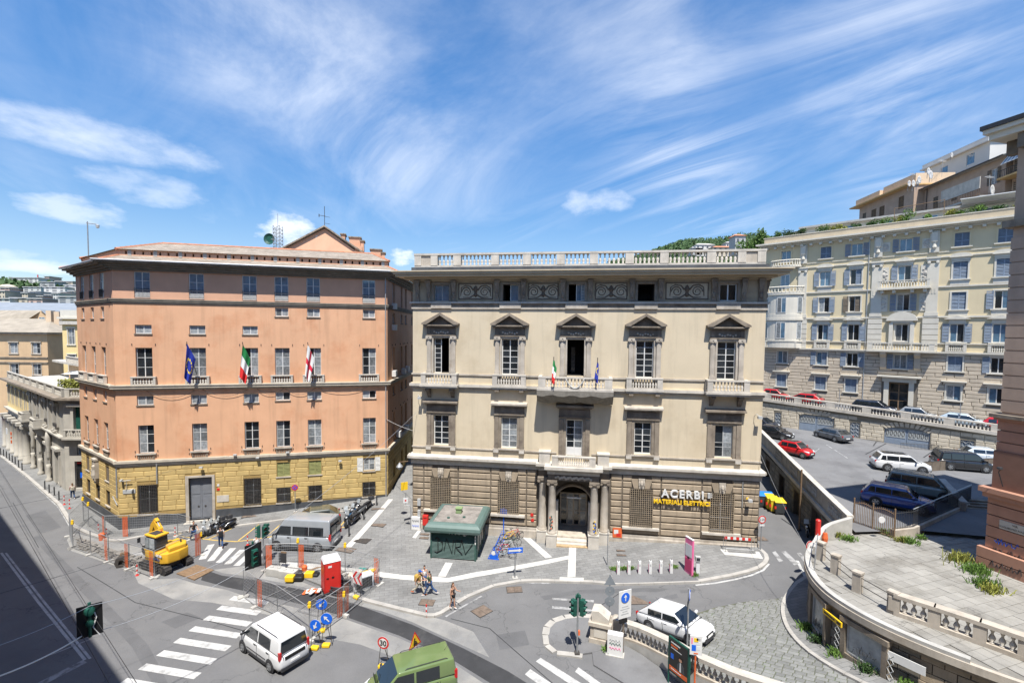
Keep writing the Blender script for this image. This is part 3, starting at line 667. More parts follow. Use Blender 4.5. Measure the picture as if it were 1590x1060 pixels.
 for x,z0,z1 in ((22.93,.9,23.7),(3.02,4.1,6.0)):mb.tube([(x,-.14,z0),(x,-.14,z1)],.055,8)
 mb.tube([(22.93,-.14,23.5),(23.3,-.5,23.75)],.05,6);mb.M=ML;mb.tube([(LL-.1,-.1,3.0),(LL-.1,-.1,5.8)],.05,6);mb.tube([(LL-1.2,-.1,2.9),(LL-.1,-.1,2.35)],.045,6);mb.M=None
 mb.build('downpipe','metal_gutter',b)
 for x,z in ((6.6,5.35),(9.4,6.35),(11.3,5.98),(13.9,6.35),(18.6,5.25)):
  mb=MB();mb.box(x-.14,x+.14,-.42,-.2,z,z+.12);mb.tube([(x,-.2,z+.06),(x,.0,z-.1)],.025,5);mb.build('floodlight','grey_frame',b)
 mb=MB();mb.tube([(.3,-.25,4.55),(1.05,-.25,4.6)],.03,5);mb.tube([(.6,-.1,3.6),(.75,-.2,4.6)],.02,5);mb.box(.25,.42,-.4,-.1,4.55,4.68);mb.box(1.0,1.2,-.42,-.1,3.62,3.76);mb.box(.35,1.3,-.08,-.02,3.35,3.7);mb.build('camera_bracket','grey_frame',b)
 for i in range(3):
  mb=MB(MR);z=(21.0,18.8,14.0)[i];mb.box(2.0,2.8,-.42,-.02,z-.7,z-.1);mb.build('air_conditioner','white_paint',b)
 mb=MB(MR)
 for x,z in ((7.0,13.9),(9.3,14),(4.2,7.2),(8.6,7.0)):mb.box(x,x+.8,-.42,-.02,z-.75,z-.15)
 mb.build('air_conditioner','white_paint',b)
 mb=MB()
 for x0,x1,s_ in ((2.4,6.2,.55),(6.8,10.6,.5),(11.3,13.6,.45),(13.7,16.4,.5),(16.6,21.2,.4)):
  mb.tube([(x0+(x1-x0)*q/8,-.13,12.5-s_*4*(q/8)*(1-q/8)*1.2) for q in range(9)],.016,4)
 mb.build('cable','plastic_dark',b)
 mb=MB(ML);mb.box(4.5,5.2,-.3,.05,3.55,3.8);mb.box(4.6,5.1,-.22,.05,3.3,3.55);mb.lathe([(.26,3.8),(.3,4.1),(.2,4.6),(.25,4.95),(.1,5.1),(.14,5.25),(.05,5.42)],(4.85,-.2,0),8);mb.lathe([(.1,4.2),(.14,4.5),(.08,4.7),(.1,4.85),(.02,4.95)],(4.6,-.3,0),6);mb.box(4.4,4.52,-.3,.05,3.8,5.6);mb.box(5.18,5.3,-.3,.05,3.8,5.6);mb.box(4.35,5.35,-.36,.05,5.5,5.68);mb.build('statue_niche','stone_pale',b)
 # ---- roof: a short lower slope, a band of square vents, then the main slope
 inv=(T(*loc) @ Rz(rz)).inverted()
 def l2(p):q=inv @ Vector((p[0],p[1],0));return Vector((q.x,q.y))
 c0=l2(LEFT_C);dl=(Vector((0,0))-c0).normalized();nl=Vector((-dl.y,dl.x))
 def off_corner(o):
  P=c0+nl*o;t=(o-P.y)/dl.y;return (P.x+dl.x*t,o)
 def left_end(o):P=c0+nl*o-dl*max(-o,0)*.5;return (P.x,P.y)
 lev=[(-1.05,23.84),(.55,24.42),(.55,24.92),(.35,24.95),(4.6,26.25)]
 rx=[L_+1.0,L_+.1,L_+.1,L_+.2,L_-1.5]
 mb=MB();mt=MB()
 rows=[]
 for (o,z),xr in zip(lev,rx):
  c=off_corner(o);e=left_end(o);rows.append([Vector((e[0],e[1],z)),Vector((c[0],c[1],z)),Vector((xr,o,z))])
 for i in (0,3):
  A_,B2=rows[i],rows[i+1]
  mb.add([A_[0],A_[1],A_[2],B2[2],B2[1],B2[0]],[(0,1,4,5),(1,2,3,4)])
 bk=[Vector((rows[4][0].x,rows[4][0].y+.2,26.25)),Vector((rows[4][1].x,rows[4][1].y,26.25)),rows[4][2]]
 mb.add([rows[4][1],rows[4][2],Vector((L_-.5,10.5,24.2)),Vector((c0.x+6,10.5,24.2))],[(0,1,2,3)])
 mb.add([rows[4][0],rows[4][1],Vector((c0.x+6,10.5,24.2))],[(0,1,2)])
 mb.add([rows[0][2],Vector((L_+1.0,12,23.84)),Vector((L_+.1,12,24.42)),rows[1][2]],[(0,1,2,3)])
 mb.add([rows[3][2],Vector((L_+.2,9,24.95)),rows[4][2]],[(0,1,2)])
 mb.build('roof','roof_slate',b)
 A_,B2=rows[1],rows[2]
 mb=MB();n=34;cxx=B2[1].x
 vops=[]
 for q in range(n):xx=cxx+.5+(L_-cxx-.6)*q/n;vops.append((xx,xx+.16,24.52,24.82))
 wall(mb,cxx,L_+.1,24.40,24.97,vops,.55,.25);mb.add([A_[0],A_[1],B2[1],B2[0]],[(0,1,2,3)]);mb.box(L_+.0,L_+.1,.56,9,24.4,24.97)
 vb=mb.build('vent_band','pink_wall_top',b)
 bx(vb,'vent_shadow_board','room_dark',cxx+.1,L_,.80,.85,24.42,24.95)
 for q in range(0,n,3):bx(vb,'repair_patch','concrete',cxx+.72+(L_-cxx-.6)*q/n,cxx+1.0+(L_-cxx-.6)*q/n,.535,.555,24.45,24.93)
 mb=MB()
 def ridge(p,q,r=.13):
  p,q=Vector(p),Vector(q);n_=max(2,int((q-p).length/.45))
  for k in range(n_):u,v=p.lerp(q,k/n_),p.lerp(q,(k+1.08)/n_);mb.tube([u,v],[r,r*.85],6)
 ridge(rows[4][1],rows[4][2]);ridge(rows[4][0],rows[4][1]);ridge(rows[3][1],rows[4][1]);ridge(rows[0][1],rows[1][1]);ridge(rows[3][2],rows[4][2]);ridge(rows[0][2],rows[1][2],.1);ridge(rows[3][0],rows[4][0]);ridge(rows[0][0],rows[1][0]);ridge(rows[1][0],rows[1][1],.1)
 mb.build('ridge_tiles','roof_tile',b)
 MB().add([rows[3][0]+Vector((.05,.05,0)),rows[4][0],rows[4][0]+Vector((3,3,-1.6)),rows[3][0]+Vector((3,3,-.3)),rows[1][0]],[(0,1,2,3),(4,0,3)]).build('end_gable','pink_wall_top',b)
 # ---- rear wing with its gable
 def lp(u,v,Y):q=onY(u,v,Y);r_=inv @ q;return Vector((r_.x,r_.y,q.z))
 ap=lp(504,353,58);le=lp(430,395,58);ri=lp(616,433,56.5);inn=lp(548,382,58)
 zl=23
 mb=MB();ops_=[]
 g_=[Vector((le.x-3,le.y,zl)),Vector((ri.x,ri.y,zl)),Vector((ri.x,ri.y,ri.z-.2)),ap-Vector((0,0,.15)),Vector((le.x-3,le.y,le.z-1.6))]
 mb.add(g_,[(0,1,2,3,4)]);bw=Vector((-1.5,16,0))
 mb.add([g_[1],g_[1]+bw,g_[2]+bw,g_[2]],[(0,1,2,3)]);mb.build('gable_wall','pink_wall_top',b)
 mb=MB();f=Vector((0,-.45,0))
 apf,rif,lef=ap+f,Vector((ri.x+.8,ri.y,ri.z-.25))+f,g_[4]+f
 for p,q in ((apf,rif),(apf,lef)):
  up=Vector((0,0,.18));mb.add([p,q,q+bw,p+bw,p+up,q+up,q+bw+up,p+bw+up],[(0,1,2,3),(7,6,5,4),(0,4,5,1),(1,5,6,2),(3,2,6,7),(3,7,4,0)])
 mb.build('gable_roof','roof_slate',b)
 wc=lp(496,375,57.9);gw=T(wc.x,wc.y,wc.z)
 window(b,-.4,.4,-.65,.65,2,2,-.02,pm=('pane_sky_tint','pane_pale'),M=gw);bx(b,'sill','dark_trim',-.5,.5,-.12,0,-.75,-.66,gw)
 mb=MB();p=lp(556,378,57.4);mb.box(p.x-.35,p.x+.45,p.y,p.y+2.4,p.z-2.2,p.z-.3);mb.build('gable_step','pink_wall_top',b)
 def dormer(u,v,Y,wd,h,nm='dormer'):
  p=lp(u,v,Y);mb=MB();mb.box(p.x-wd/2,p.x+wd/2,p.y,p.y+1.6,p.z-h,p.z);o=mb.build(nm,'pink_wall_top',b)
  MB().box(p.x-wd/2-.12,p.x+wd/2+.12,p.y-.12,p.y+1.7,p.z,p.z+.12).build('dormer_roof' if nm=='dormer' else 'chimney_cap','roof_slate',o)
  if nm=='dormer':bx(o,'pane','pane_dark',p.x+wd/2,p.x+wd/2+.03,p.y+.3,p.y+1.2,p.z-.8,p.z-.15)
 dormer(551,369,59,1.3,1.6);dormer(584,388,60,1.3,1.6);dormer(532.5,364,58.5,.45,1.1,'chimney');dormer(562.5,374.5,58,.35,1.2,'chimney');dormer(595,393,59.5,.4,1.3,'chimney')
 a=thing('roof_antenna','thin television antenna standing on the peak of the pink gable','antenna',tuple(onY(504,352,57.8)))
 mb=MB();mb.tube([(0,0,-.3),(0,0,2.4)],.035,5);mb.build('mast','iron',a)
 mb=MB();mb.tube([(-.65,0,1.35),(.1,0,1.25)],.03,4);mb.tube([(-.65,0,1.15),(-.65,0,1.5)],.05,4)
 for z in (.35,1.15):mb.tube([(.1,-.3,z),(.55,.3,z+.02)],.02,4)
 mb.build('dipole','iron',a)
 a=thing('roof_lamp','lamp on a bent pole rising from the left end of the pink roof','roof lamp',tuple(onY(137,384,47)))
 mb=MB();mb.tube([(0,0,-2.2),(0,0,2.5)],.05,6);mb.tube([(-.1,0,2.35),(.95,0,2.22)],.04,5);mb.build('pole','pole_grey',a)
 MB().lathe([(.04,-.35),(.14,-.3),(.16,-.05),(.05,.02)],(.98,0,2.2),8).build('lamp_head','grey_frame',a)
 p=onY(432,390,62);a=thing('radio_mast','lattice radio mast with a round green dish behind the pink roof','radio mast',tuple(p))
 mb=MB();hw=.42;H=3.2
 for sx,sy in ((-1,-1),(1,-1),(1,1),(-1,1)):mb.tube([(sx*hw,sy*hw,-1),(sx*hw,sy*hw,H)],.035,4)
 for k in range(7):
  z=k*H/7
  for q in range(4):
   c_=[(-1,-1),(1,-1),(1,1),(-1,1)];u,v=c_[q],c_[(q+1) % 4];mb.tube([(u[0]*hw,u[1]*hw,z),(v[0]*hw,v[1]*hw,z+H/7)],.025,4);mb.tube([(u[0]*hw,u[1]*hw,z),(v[0]*hw,v[1]*hw,z)],.025,4)
 mb.tube([(0,0,H-.3),(0,0,H+1.6)],.03,4);mb.build('lattice','pole_grey',a)
 MB().lathe([(.03,.25),(.5,.2),(.72,.0),(.7,-.04),(.4,.1)],(-1.0,-.3,1.5),14,'y').build('dish','green_traffic',a)
 mb=MB();mb.tube([(-1.0,-.1,1.5),(-.4,-.3,1.4)],.05,5);mb.build('dish_arm','pole_grey',a)
pink()
FLAGM={}
def flagmat(kind):
 if kind in FLAGM:return FLAGM[kind]
 m=D.materials.new('flag_'+kind);m.use_nodes=True;nt=m.node_tree;N=nt.nodes;L=nt.links;b=N['Principled BSDF'];b.inputs['Roughness'].default_value=.8
 uv=N.new('ShaderNodeUVMap');sp=N.new('ShaderNodeSeparateXYZ');L.new(uv.outputs[0],sp.inputs[0])
 def mth(op,a,c=None):
  n=N.new('ShaderNodeMath');n.operation=op
  for i,q in enumerate((a,c)):
   if q is None:continue
   if isinstance(q,(int,float)):n.inputs[i].default_value=q
   else:L.new(q,n.inputs[i])
  return n.outputs[0]
 def mix(f,a,c):
  n=N.new('ShaderNodeMixRGB');L.new(f,n.inputs[0])
  for i,q in ((1,a),(2,c)):
   if isinstance(q,tuple):n.inputs[i].default_value=q
   else:L.new(q,n.inputs[i])
  return n.outputs[0]
 U,V=sp.outputs[0],sp.outputs[1];W_=(.72,.72,.70,1);RD=(.62,.02,.02,1);GR=(.01,.20,.05,1)
 if kind=='it':c=mix(mth('GREATER_THAN',U,.66),mix(mth('GREATER_THAN',U,.33),GR,W_),RD)
 elif kind=='cross':
  a=mth('MAXIMUM',mth('LESS_THAN',mth('ABSOLUTE',mth('SUBTRACT',U,.5)),.09),mth('LESS_THAN',mth('ABSOLUTE',mth('SUBTRACT',V,.5)),.12));c=mix(a,W_,(.65,.02,.06,1))
 else:
  acc=None
  for k in range(12):
   cu,cv=.5+.2*math.cos(k*PI/6),.5+.32*math.sin(k*PI/6)
   d=mth('ADD',mth('POWER',mth('ABSOLUTE',mth('SUBTRACT',U,cu)),2.),mth('POWER',mth('ABSOLUTE',mth('MULTIPLY',mth('SUBTRACT',V,cv),.66)),2.))
   s_=mth('LESS_THAN',d,.0017);acc=s_ if acc is None else mth('MAXIMUM',acc,s_)
  c=mix(acc,(.012,.03,.30,1),(.8,.62,.03,1))
 L.new(c,b.inputs['Base Color']);FLAGM[kind]=m;return m
def flag(label,foot,tip,ln,wd,kind,seed):
 rg=random.Random(seed);foot,tip=Vector(foot),Vector(tip);r=thing('flag',label,'flag',tuple(foot),0,'flags on the facades');d=tip-foot
 mb=MB();mb.tube([(0,0,0),d],.03,6);mb.lathe([(.01,0),(.05,.04),(.01,.12)],tuple(d),6);mb.build('flagpole','iron',r)
 nu,nv=22,12;vs=[];uvs=[]
 dn=d.normalized()
 for i in range(nu+1):
  for j in range(nv+1):
   u,v=i/nu,j/nv
   hp=d*(1-.02)-dn*(wd*v)
   fold=math.sin(v*9+seed+u*1.5)*.12*(.3+u);
   gather=v*wd*.30*u
   p=hp+dn*gather*1.0+Vector((fold*.5-.30*u*ln*.33+v*.22*wd*(1-.2*u),-fold*.6-.05*u,-ln*u*(1-.10*v)))
   vs.append(p);uvs.append((u,v))
 fs=[(i*(nv+1)+j,(i+1)*(nv+1)+j,(i+1)*(nv+1)+j+1,i*(nv+1)+j+1) for i in range(nu) for j in range(nv)]
 me=MB().add(vs,fs).mesh('cloth',flagmat(kind),True);ul=me.uv_layers.new(name='UVMap')
 for lp_ in me.loops:ul.data[lp_.index].uv=uvs[lp_.vertex_index]
 new('cloth',me,r)
def pkw(x,out,z):p=PINK_A+PINK_D*x-PINK_N*out;return (p.x,p.y,z)
for i,(x,k,lab) in enumerate(((6.35,'eu','blue flag with a ring of gold stars on the pink building'),(10.75,'it','green white and red flag on the pink building'),(16.2,'cross','white flag with a red cross on the pink building'))):
 flag(lab,pkw(x+.1,.35,13.9),pkw(x-.25,1.45,16.8),3.0,1.5,k,i*2.1+1)
# ------------------------------------------------------------------ the cream palazzo
def cream():
 rz=math.atan2(CRM_D.y,CRM_D.x);loc=(CRM_A.x,CRM_A.y,0);L_=CRM_L
 b=thing('cream_palazzo','cream plastered palazzo with rusticated stone ground floor, pediments and roof balustrade','building',loc,rz)
 cx=[2.57,8.55,14.05,19.6,25.88]
 ops=[]
 for i,c in enumerate(cx):
  ops+=[(c-.66,c+.66,20.64,22.02),(c-.7,c+.7,14.45,17.45)]
  ops.append((c-.68,c+.68,7.72 if i==2 else 8.2,10.78))
  if i!=2:ops.append((c-.85,c+.85,2.5 if i<2 else 2.15,5.3))
 arch=(12.55,15.55,.2,5.2)
 wall(MB(),0,L_,7.0,20.0,ops,0,.3).build('wall','cream_wall',b)
 wall(MB(),0,L_,20.0,22.6,ops,0,.3).build('frieze_wall','fresco',b)
 gw=wall(MB(),0,L_,-.4,7.0,ops+[arch],0,.35)
 ac,r_=14.05,1.5;n=12
 for sgn in (-1,1):
  pts=[(ac+sgn*r_,5.2)]+[(ac+sgn*r_*math.cos(a),3.7+r_*math.sin(a)) for a in [PI/2*k/n for k in range(n+1)]]
  gw.prism(pts if sgn>0 else pts[::-1],0.0,.35)
 base=gw.build('base_wall','stone_joint',b)
 MS,LS=frame_from(loc,rz,ck(L_,0),ck(L_,22));ML,_=frame_from(loc,rz,ck(0,22),ck(0,0))
 sops=[]
 for c in (3,8,13,18):sops+=[(c-.66,c+.66,20.64,22.02),(c-.7,c+.7,14.45,17.45),(c-.68,c+.68,8.2,10.78)]
 m1=MB();
 for M in (MS,ML):m1.M=M;wall(m1,0,22,7.0,22.6,sops,0,.3)
 m1.M=None;m1.box(0,L_,21.9,22,-.4,22.6);m1.build('side_wall','cream_wall',b)
 m1=MB()
 for M in (MS,ML):m1.M=M;wall(m1,0,22,-.4,7.0,[],0)
 sb=m1.build('side_base_wall','stone_joint',b)
 for M in (MS,ML):
  for (x0,x1,z0,z1) in sops:window(b,x0,x1,z0,z1,2,3,.2,fm='grey_frame',pm=('pane_dark',),M=M)
 for M in (MS,ML):ashlar(sb,'stone_rustic',0.02,22,1.55,6.4,.575,2.4,[],0,.05,M=M,seed=5,gap=.06)
 MB().box(.5,L_-.5,.5,21.5,22.3,22.9).build('roof','concrete',b)
 hs=[]
 for i,c in enumerate(cx):
  if i==2:hs.append((11.0,17.1,0,7))
  else:z0=2.5 if i<2 else 2.15;hs.append((c-.87,c+.87,z0-.12,5.32));hs.append((c-.75,c+.75,5.3,6.15))
 cuts=[0]+sorted([c+s_*1.55 for i,c in enumerate(cx) if i!=2 for s_ in (-1,1)])+[11.0,17.1,L_]
 cuts=sorted(set(cuts));nz=9;z0,z1=1.5,6.42
 for k in range(nz):
  a,c=z0+(z1-z0)*k/nz,z0+(z1-z0)*(k+1)/nz
  h_=[(h[0],h[1]) for h in hs if h[2]<c-.05 and h[3]>a+.05]
  for u,v in zip(cuts,cuts[1:]):
   for p,q in sub_iv(u,v,h_):
    if q-p>.15:stone(base,'stone','stone_rustic',p+.03,q-.03,a+.05,c-.03,0,.075,.05)
 for i,c in enumerate(cx):
  if i==2:continue
  for s_ in (-1,1):
   MB().prism([(c+s_*.24,5.34),(c+s_*.62,5.34),(c+s_*.86,6.12),(c+s_*.30,6.12)],-.10,.06).build('voussoir','stone_rustic',base)
  mb=MB();mb.prism([(c-.2,5.34),(c+.2,5.34),(c+.26,6.16),(c-.26,6.16)],-.14,.06);mb.lathe([(.02,5.46),(.08,5.5),(.12,5.6),(.14,5.74),(.12,5.88),(.07,5.98),(.02,6.0)],(c,-.12,0),10)
  mb.lathe([(.012,-.30),(.035,-.26),(.03,-.2)],(c,-.06,5.72),6,'y')
  for s_ in (-1,1):mb.lathe([(.01,-.02),(.03,0),(.01,.02)],(c+s_*.07,-.33,5.8),6,'y');mb.lathe([(.01,5.5),(.06,5.6),(.07,5.85),(.02,6.0)],(c+s_*.2,-.13,0),6)
  mb.box(c-.06,c+.06,-.34,-.3,5.56,5.59);mb.build('keystone_mask','stone_pale',base)
 for p,q in ((0-.08,11.15),(16.95,L_+.08)):
  mb=MB();mb.box(p,q,-.14,.05,-.4,1.15);mb.box(p,q,-.10,.05,1.15,1.42);mb.prism([(-.14,1.15),(-.10,1.24),(-.10,1.15)],p,q,'yz');mb.build('plinth','stone_pale',base)
 mb=MB()
 for p,q in ((-.14,11.1),(17.0,L_+.14)):
  mb.box(p,q,-.08,0,6.45,6.85);mb.box(p-.1,q,-.2,0,6.85,7.0);mb.box(p-.2,q+.1,-.45,0,7.0,7.2);mb.prism([(-.45,7.2),(0,7.2),(0,7.34)],p-.2,q+.1,'yz')
 mb.M=MS;mb.box(-.14,22,-.2,0,6.85,7.0);mb.box(-.2,22,-.42,0,7.0,7.2);mb.M=ML;mb.box(0,22.14,-.2,0,6.85,7.0);mb.box(0,22.2,-.42,0,7.0,7.2);mb.M=None
 mb.build('ground_cornice','stone_white',b)
 fr=MB()
 for p,q in ((-.05,11.1),(17.0,L_+.05)):fr.box(p,q,-.05,.0,6.44,6.83)
 fr.build('ground_frieze','stone_sooty',b)
 def run(z0,z1,pr,m,nm,gaps=()):
  mb=MB()
  for p,q in sub_iv(-pr,L_+pr,gaps):mb.box(p,q,-pr,0,z0,z1)
  mb.M=MS;mb.box(0,22,-pr,0,z0,z1);mb.M=ML;mb.box(0,22,-pr,0,z0,z1);mb.M=None
  return mb.build(nm,m,b)
 run(7.9,8.02,.07,'stone_pale','sill_course',[(12.6,15.5)]);run(14.28,14.42,.09,'stone_pale','sill_course',[(c-.75,c+.75) for c in cx])
 run(13.12,13.30,.10,'stone_pale','string_course');run(13.30,13.52,.24,'stone_white','string_course');run(13.52,13.60,.14,'cream_wall','string_course')
 run(19.95,20.12,.10,'stone_pale','string_course');run(20.12,20.42,.06,'stone_grey','string_course');run(20.42,20.56,.22,'stone_white','string_course')
 for c in cx:bx(b,'apron','stone_pale',c-.9,c+.9,-.17,-.05,20.0,20.40)
 mb=MB()
 prof=[(.0,22.35,.12),(22.35,22.6,.35)]
 def crown(z0,z1,pr):mb.box(-pr,L_+pr,-pr,22+pr,z0,z1)
 crown(22.30,22.44,.16);crown(22.44,22.62,.55);crown(22.62,22.80,1.15);crown(22.80,22.98,1.30);crown(22.98,23.08,1.42)
 mb.build('cornice','cream_cornice',b)
 MB().box(-.1,L_+.1,-.1,22.1,23.08,23.5).build('roof_upstand','metal_gutter' if False else 'plinth_slate',b)
 y0,y1,zb=.0,.36,23.5
 mb=MB();mb.box(.15,L_-.15,y0,y1,zb,zb+.16);mb.box(.1,L_-.1,y0-.05,y1+.05,zb+1.02,zb+1.18);bb=mb.build('roof_balustrade','stone_white',b)
 piers=[(.15,.75),(1.6,2.2)]
 for c in cx:piers+=[(c-1.35-.33,c-1.35+.33),(c+1.35-.33,c+1.35+.33)]
 piers+=[(L_-2.2,L_-1.6),(L_-.75,L_-.15)]
 piers=[p for k,p in enumerate(piers) if not (2<=k<=2 or k==len(piers)-3)]
 piers.sort()
 for p,q in piers:bx(bb,'pedestal','stone_white',p,q,y0-.03,y1+.03,zb+.16,zb+1.02)
 for p,q in ((.75,1.6),(L_-1.6,L_-.75)):bx(bb,'panel','stone_pale',p,q,y0+.05,y1-.05,zb+.16,zb+1.02)
 me=balmesh(.86,.125,'stone_white')
 for (a,e),(c,f) in zip(piers,piers[1:]):
  if (e,c) in ((.75,1.6),(L_-1.6,L_-.75)) or c-e<.5:continue
  k=max(2,round((c-e)/.34))
  for q in range(k):new('baluster',me,bb,T(e+(c-e)*(q+.5)/k,.18,zb+.16))
 for xs_ in (.18,L_-.18):
  mb=MB();mb.box(xs_-.18,xs_+.18,.4,21,zb,zb+.16);mb.box(xs_-.22,xs_+.22,.42,21,zb+1.02,zb+1.18);o=mb.build('roof_balustrade','stone_white',b)
  for q in range(58):new('baluster',me,o,T(xs_,.7+q*.35,zb+.16))
 bks=[.45,1.45];
 for c in cx:bks+=[c-1.12,c+1.12]
 bks+=[L_-1.45,L_-.45];bks=sorted(bks);bks=[x for k,x in enumerate(bks) if k==0 or x-bks[k-1]>.45]
 def bracket():
  mb=MB();mb.box(-.2,.2,-.34,.0,1.42,1.72);mb.box(-.24,.24,-.42,.0,1.66,1.8);mb.prism([(0,0),(-.1,.02),(-.13,.25),(-.1,.5),(-.17,.8),(-.26,1.1),(-.32,1.42),(0,1.42)],-.17,.17,'yz')
  mb.lathe([(.02,.3),(.1,.4),(.11,.6),(.05,.8),(.09,.95),(.02,1.1)],(0,-.16,0),8);mb.box(-.2,.2,-.12,0,0,.14);return mb.mesh('bracket','stone_grey')  # darker stone holds soot plus the shade under the cornice
 bm_=bracket()
 for x in bks:new('bracket',bm_,b,T(x,-.002,20.57))
 bm2=bm_
 for M in (MS,):
  for y in (.5,1.6,4.4,6.2,9,11):new('bracket',bm2,b,M @ T(y,-.002,20.57))
 def scroll(mb,cx_,cz,r0,turns,sgn,y=-.02):
  pts=[]
  for k in range(26):
   t=k/25;a=t*turns*2*PI;r=r0*(1-.72*t);pts.append((cx_+sgn*r*math.cos(a),y,cz+r*math.sin(a)))
  mb.tube(pts,[.045*(1-.4*k/25) for k in range(26)],5)
 for a,c in zip(cx,cx[1:]):
  p,q=a+1.5,c-1.5;fm=MB();z0,z1=20.78,22.12
  for (u0,u1,v0,v1) in ((p,q,z0,z0+.07),(p,q,z1-.07,z1),(p,p+.07,z0,z1),(q-.07,q,z0,z1)):fm.box(u0,u1,-.05,0,v0,v1)
  fp=fm.build('fresco_frame','fresco_dark',b)
  bx(fp,'fresco_panel','cream_cornice',p+.07,q-.07,-.012,-.004,z0+.07,z1-.07)
  mb=MB();m_=(p+q)/2;zc=(z0+z1)/2
  for s_ in (-1,1):
   scroll(mb,m_+s_*.78,zc-.05,.42,1.6,s_)
   mb.tube([(m_+s_*.2,-.02,zc+.1),(m_+s_*.45,-.02,zc+.42),(m_+s_*.9,-.02,zc+.5),(m_+s_*1.25,-.02,zc+.3),(m_+s_*1.3,-.02,zc-.4)],[.07,.05,.05,.045,.03],5)
   mb.tube([(m_+s_*.15,-.02,zc-.3),(m_+s_*.5,-.02,zc-.52),(m_+s_*1.1,-.02,zc-.5)],[.06,.05,.02],5)
  mb.lathe([(.03,zc-.5),(.2,zc-.35),(.12,zc-.1),(.22,zc+.15),(.14,zc+.35),(.03,zc+.5)],(m_,.02,0),8)
  mb.build('fresco_scroll','fresco_dark',fp)
 # ---- windows
 for i,c in enumerate(cx):
  fm=MB()
  for (u0,u1,v0,v1) in ((c-.86,c-.66,20.57,22.02),(c+.66,c+.86,20.57,22.02),(c-.86,c+.86,22.02,22.2)):fm.box(u0,u1,-.06,0,v0,v1)
  fm.build('window_surround','stone_grey',b)
  if i==3:MB().add([(c-.66,.3,20.64),(c+.66,.3,20.64),(c+.66,.3,22.02),(c-.66,.3,22.02),(c-.66,2.6,20.64),(c+.66,2.6,20.64),(c+.66,2.6,22.02),(c-.66,2.6,22.02)],[(4,5,6,7),(0,1,5,4),(2,3,7,6),(1,2,6,5),(3,0,4,7)]).build('room','room_dark',b)
  elif i in (1,2):
   window(b,c-.05,c+.66,20.64,22.02,1,1,.22,pm=('pane_sky_tint',),fm='white_frame');MB().add([(c-.66,.3,20.64),(c-.05,.3,20.64),(c-.05,.3,22.02),(c-.66,.3,22.02),(c-.66,2.6,20.64),(c-.05,2.6,20.64),(c-.05,2.6,22.02),(c-.66,2.6,22.02)],[(4,5,6,7),(0,1,5,4),(2,3,7,6),(1,2,6,5),(3,0,4,7)]).build('room','room_dark',b)
   if i==2:shutter(b,c+.34,c+.66,20.66,22.0,'grey_frame',.1)
  else:window(b,c-.66,c+.66,20.64,22.02,2,1,.22,pm=('pane_sky_tint',) if i==0 else ('pane_dark',),fm='white_frame' if i==4 else 'grey_frame',fw=.09 if i==4 else .05)
  z0,z1=14.45,17.45;dark='stone_sooty'
  if i in (0,2):
   lo=c-.7 if i==0 else c-.7
   MB().add([(c-.7,.3,z0),(c+.7,.3,z0),(c+.7,.3,z1),(c-.7,.3,z1),(c-.7,4,z0),(c+.7,4,z0),(c+.7,4,z1),(c-.7,4,z1)],[(4,5,6,7),(0,1,5,4),(2,3,7,6),(1,2,6,5),(3,0,4,7)]).build('room','room_dark',b)
   if i==0:window(b,c-.66,c-.04,z0,z1,1,7,.22,pm=('pane_dark',),name='window_leaf')
   else:bx(b,'inner_door','pane_curtain',c-.45,c-.1,3.6,3.65,z0,z0+2.3)
  else:window(b,c-.7,c+.7,z0,z1,2,5,.2,fm='white_frame',pm=('pane_dark',),fw=.07,splits=[0,.14,.32,.5,.68,1] if i==1 else [0,.15,.32,.49,.66,.83,1])
  ms='stone_pale'
  o=MB();
  for s_ in (-1,1):
   o.box(c+s_*.70,c+s_*.86,-.07,.05,z0,z1+.05);o.box(c+s_*.9,c+s_*1.26,-.14,.02,z0+.25,z1-.1);o.box(c+s_*.88,c+s_*1.3,-.18,.02,z0-.03,z0+.25)
  o.box(c-.86,c+.86,-.07,.05,z1+.05,z1+.2);sur=o.build('window_surround',ms,b)
  for s_ in (-1,1):
   mb=MB();q=c+s_*1.08
   for t_ in (-1,1):mb.lathe([(.02,-.26),(.12,-.25),(.13,-.1),(.02,-.08)],(q+t_*.17,0,z1+.02),10,'y')
   mb.box(q-.26,q+.26,-.24,0,z1+.08,z1+.2);mb.box(q-.2,q+.2,-.2,0,z1-.1,z1+.08);mb.build('capital','stone_pale',sur)
  mb=MB();mb.box(c-1.3,c+1.3,-.16,.02,z1+.2,z1+.34);mb.box(c-1.24,c+1.24,-.12,.02,z1+.34,z1+.95)
  for s_ in (-1,1):mb.box(c+s_*.95,c+s_*1.26,-.16,.02,z1+.36,z1+.93)
  mb.build('entablature',dark,sur)
  mb=MB();mb.box(c-1.4,c+1.4,-.36,.02,z1+.95,z1+1.05);mb.box(c-1.5,c+1.5,-.5,.02,z1+1.05,z1+1.16);
  za,zp=z1+1.16,z1+2.1
  for s_ in (-1,1):mb.prism([(c+s_*1.62,za),(c+s_*1.62,za+.12),(c,zp+.06),(c,zp-.16),(c+s_*1.2,za)],-.56,.02)
  mb.build('pediment','stone_grey',sur)
  MB().prism([(c-1.2,za),(c+1.2,za),(c,zp-.16)],-.1,.02).build('tympanum',dark,sur)
  mb=MB()
  for k in range(7):mb.lathe([(.02,-.2),(.09,-.17),(.02,-.1)],(c-.6+k*.2,0,z1+.5+.06*math.cos(k*1.9)),6,'y')
  mb.build('festoon','stone_pale',sur)
  if i in (0,4):bw_,bd=1.56,.85
  elif i==2:bw_,bd=2.95,1.4
  else:bw_,bd=1.42,.42
  zf=13.52
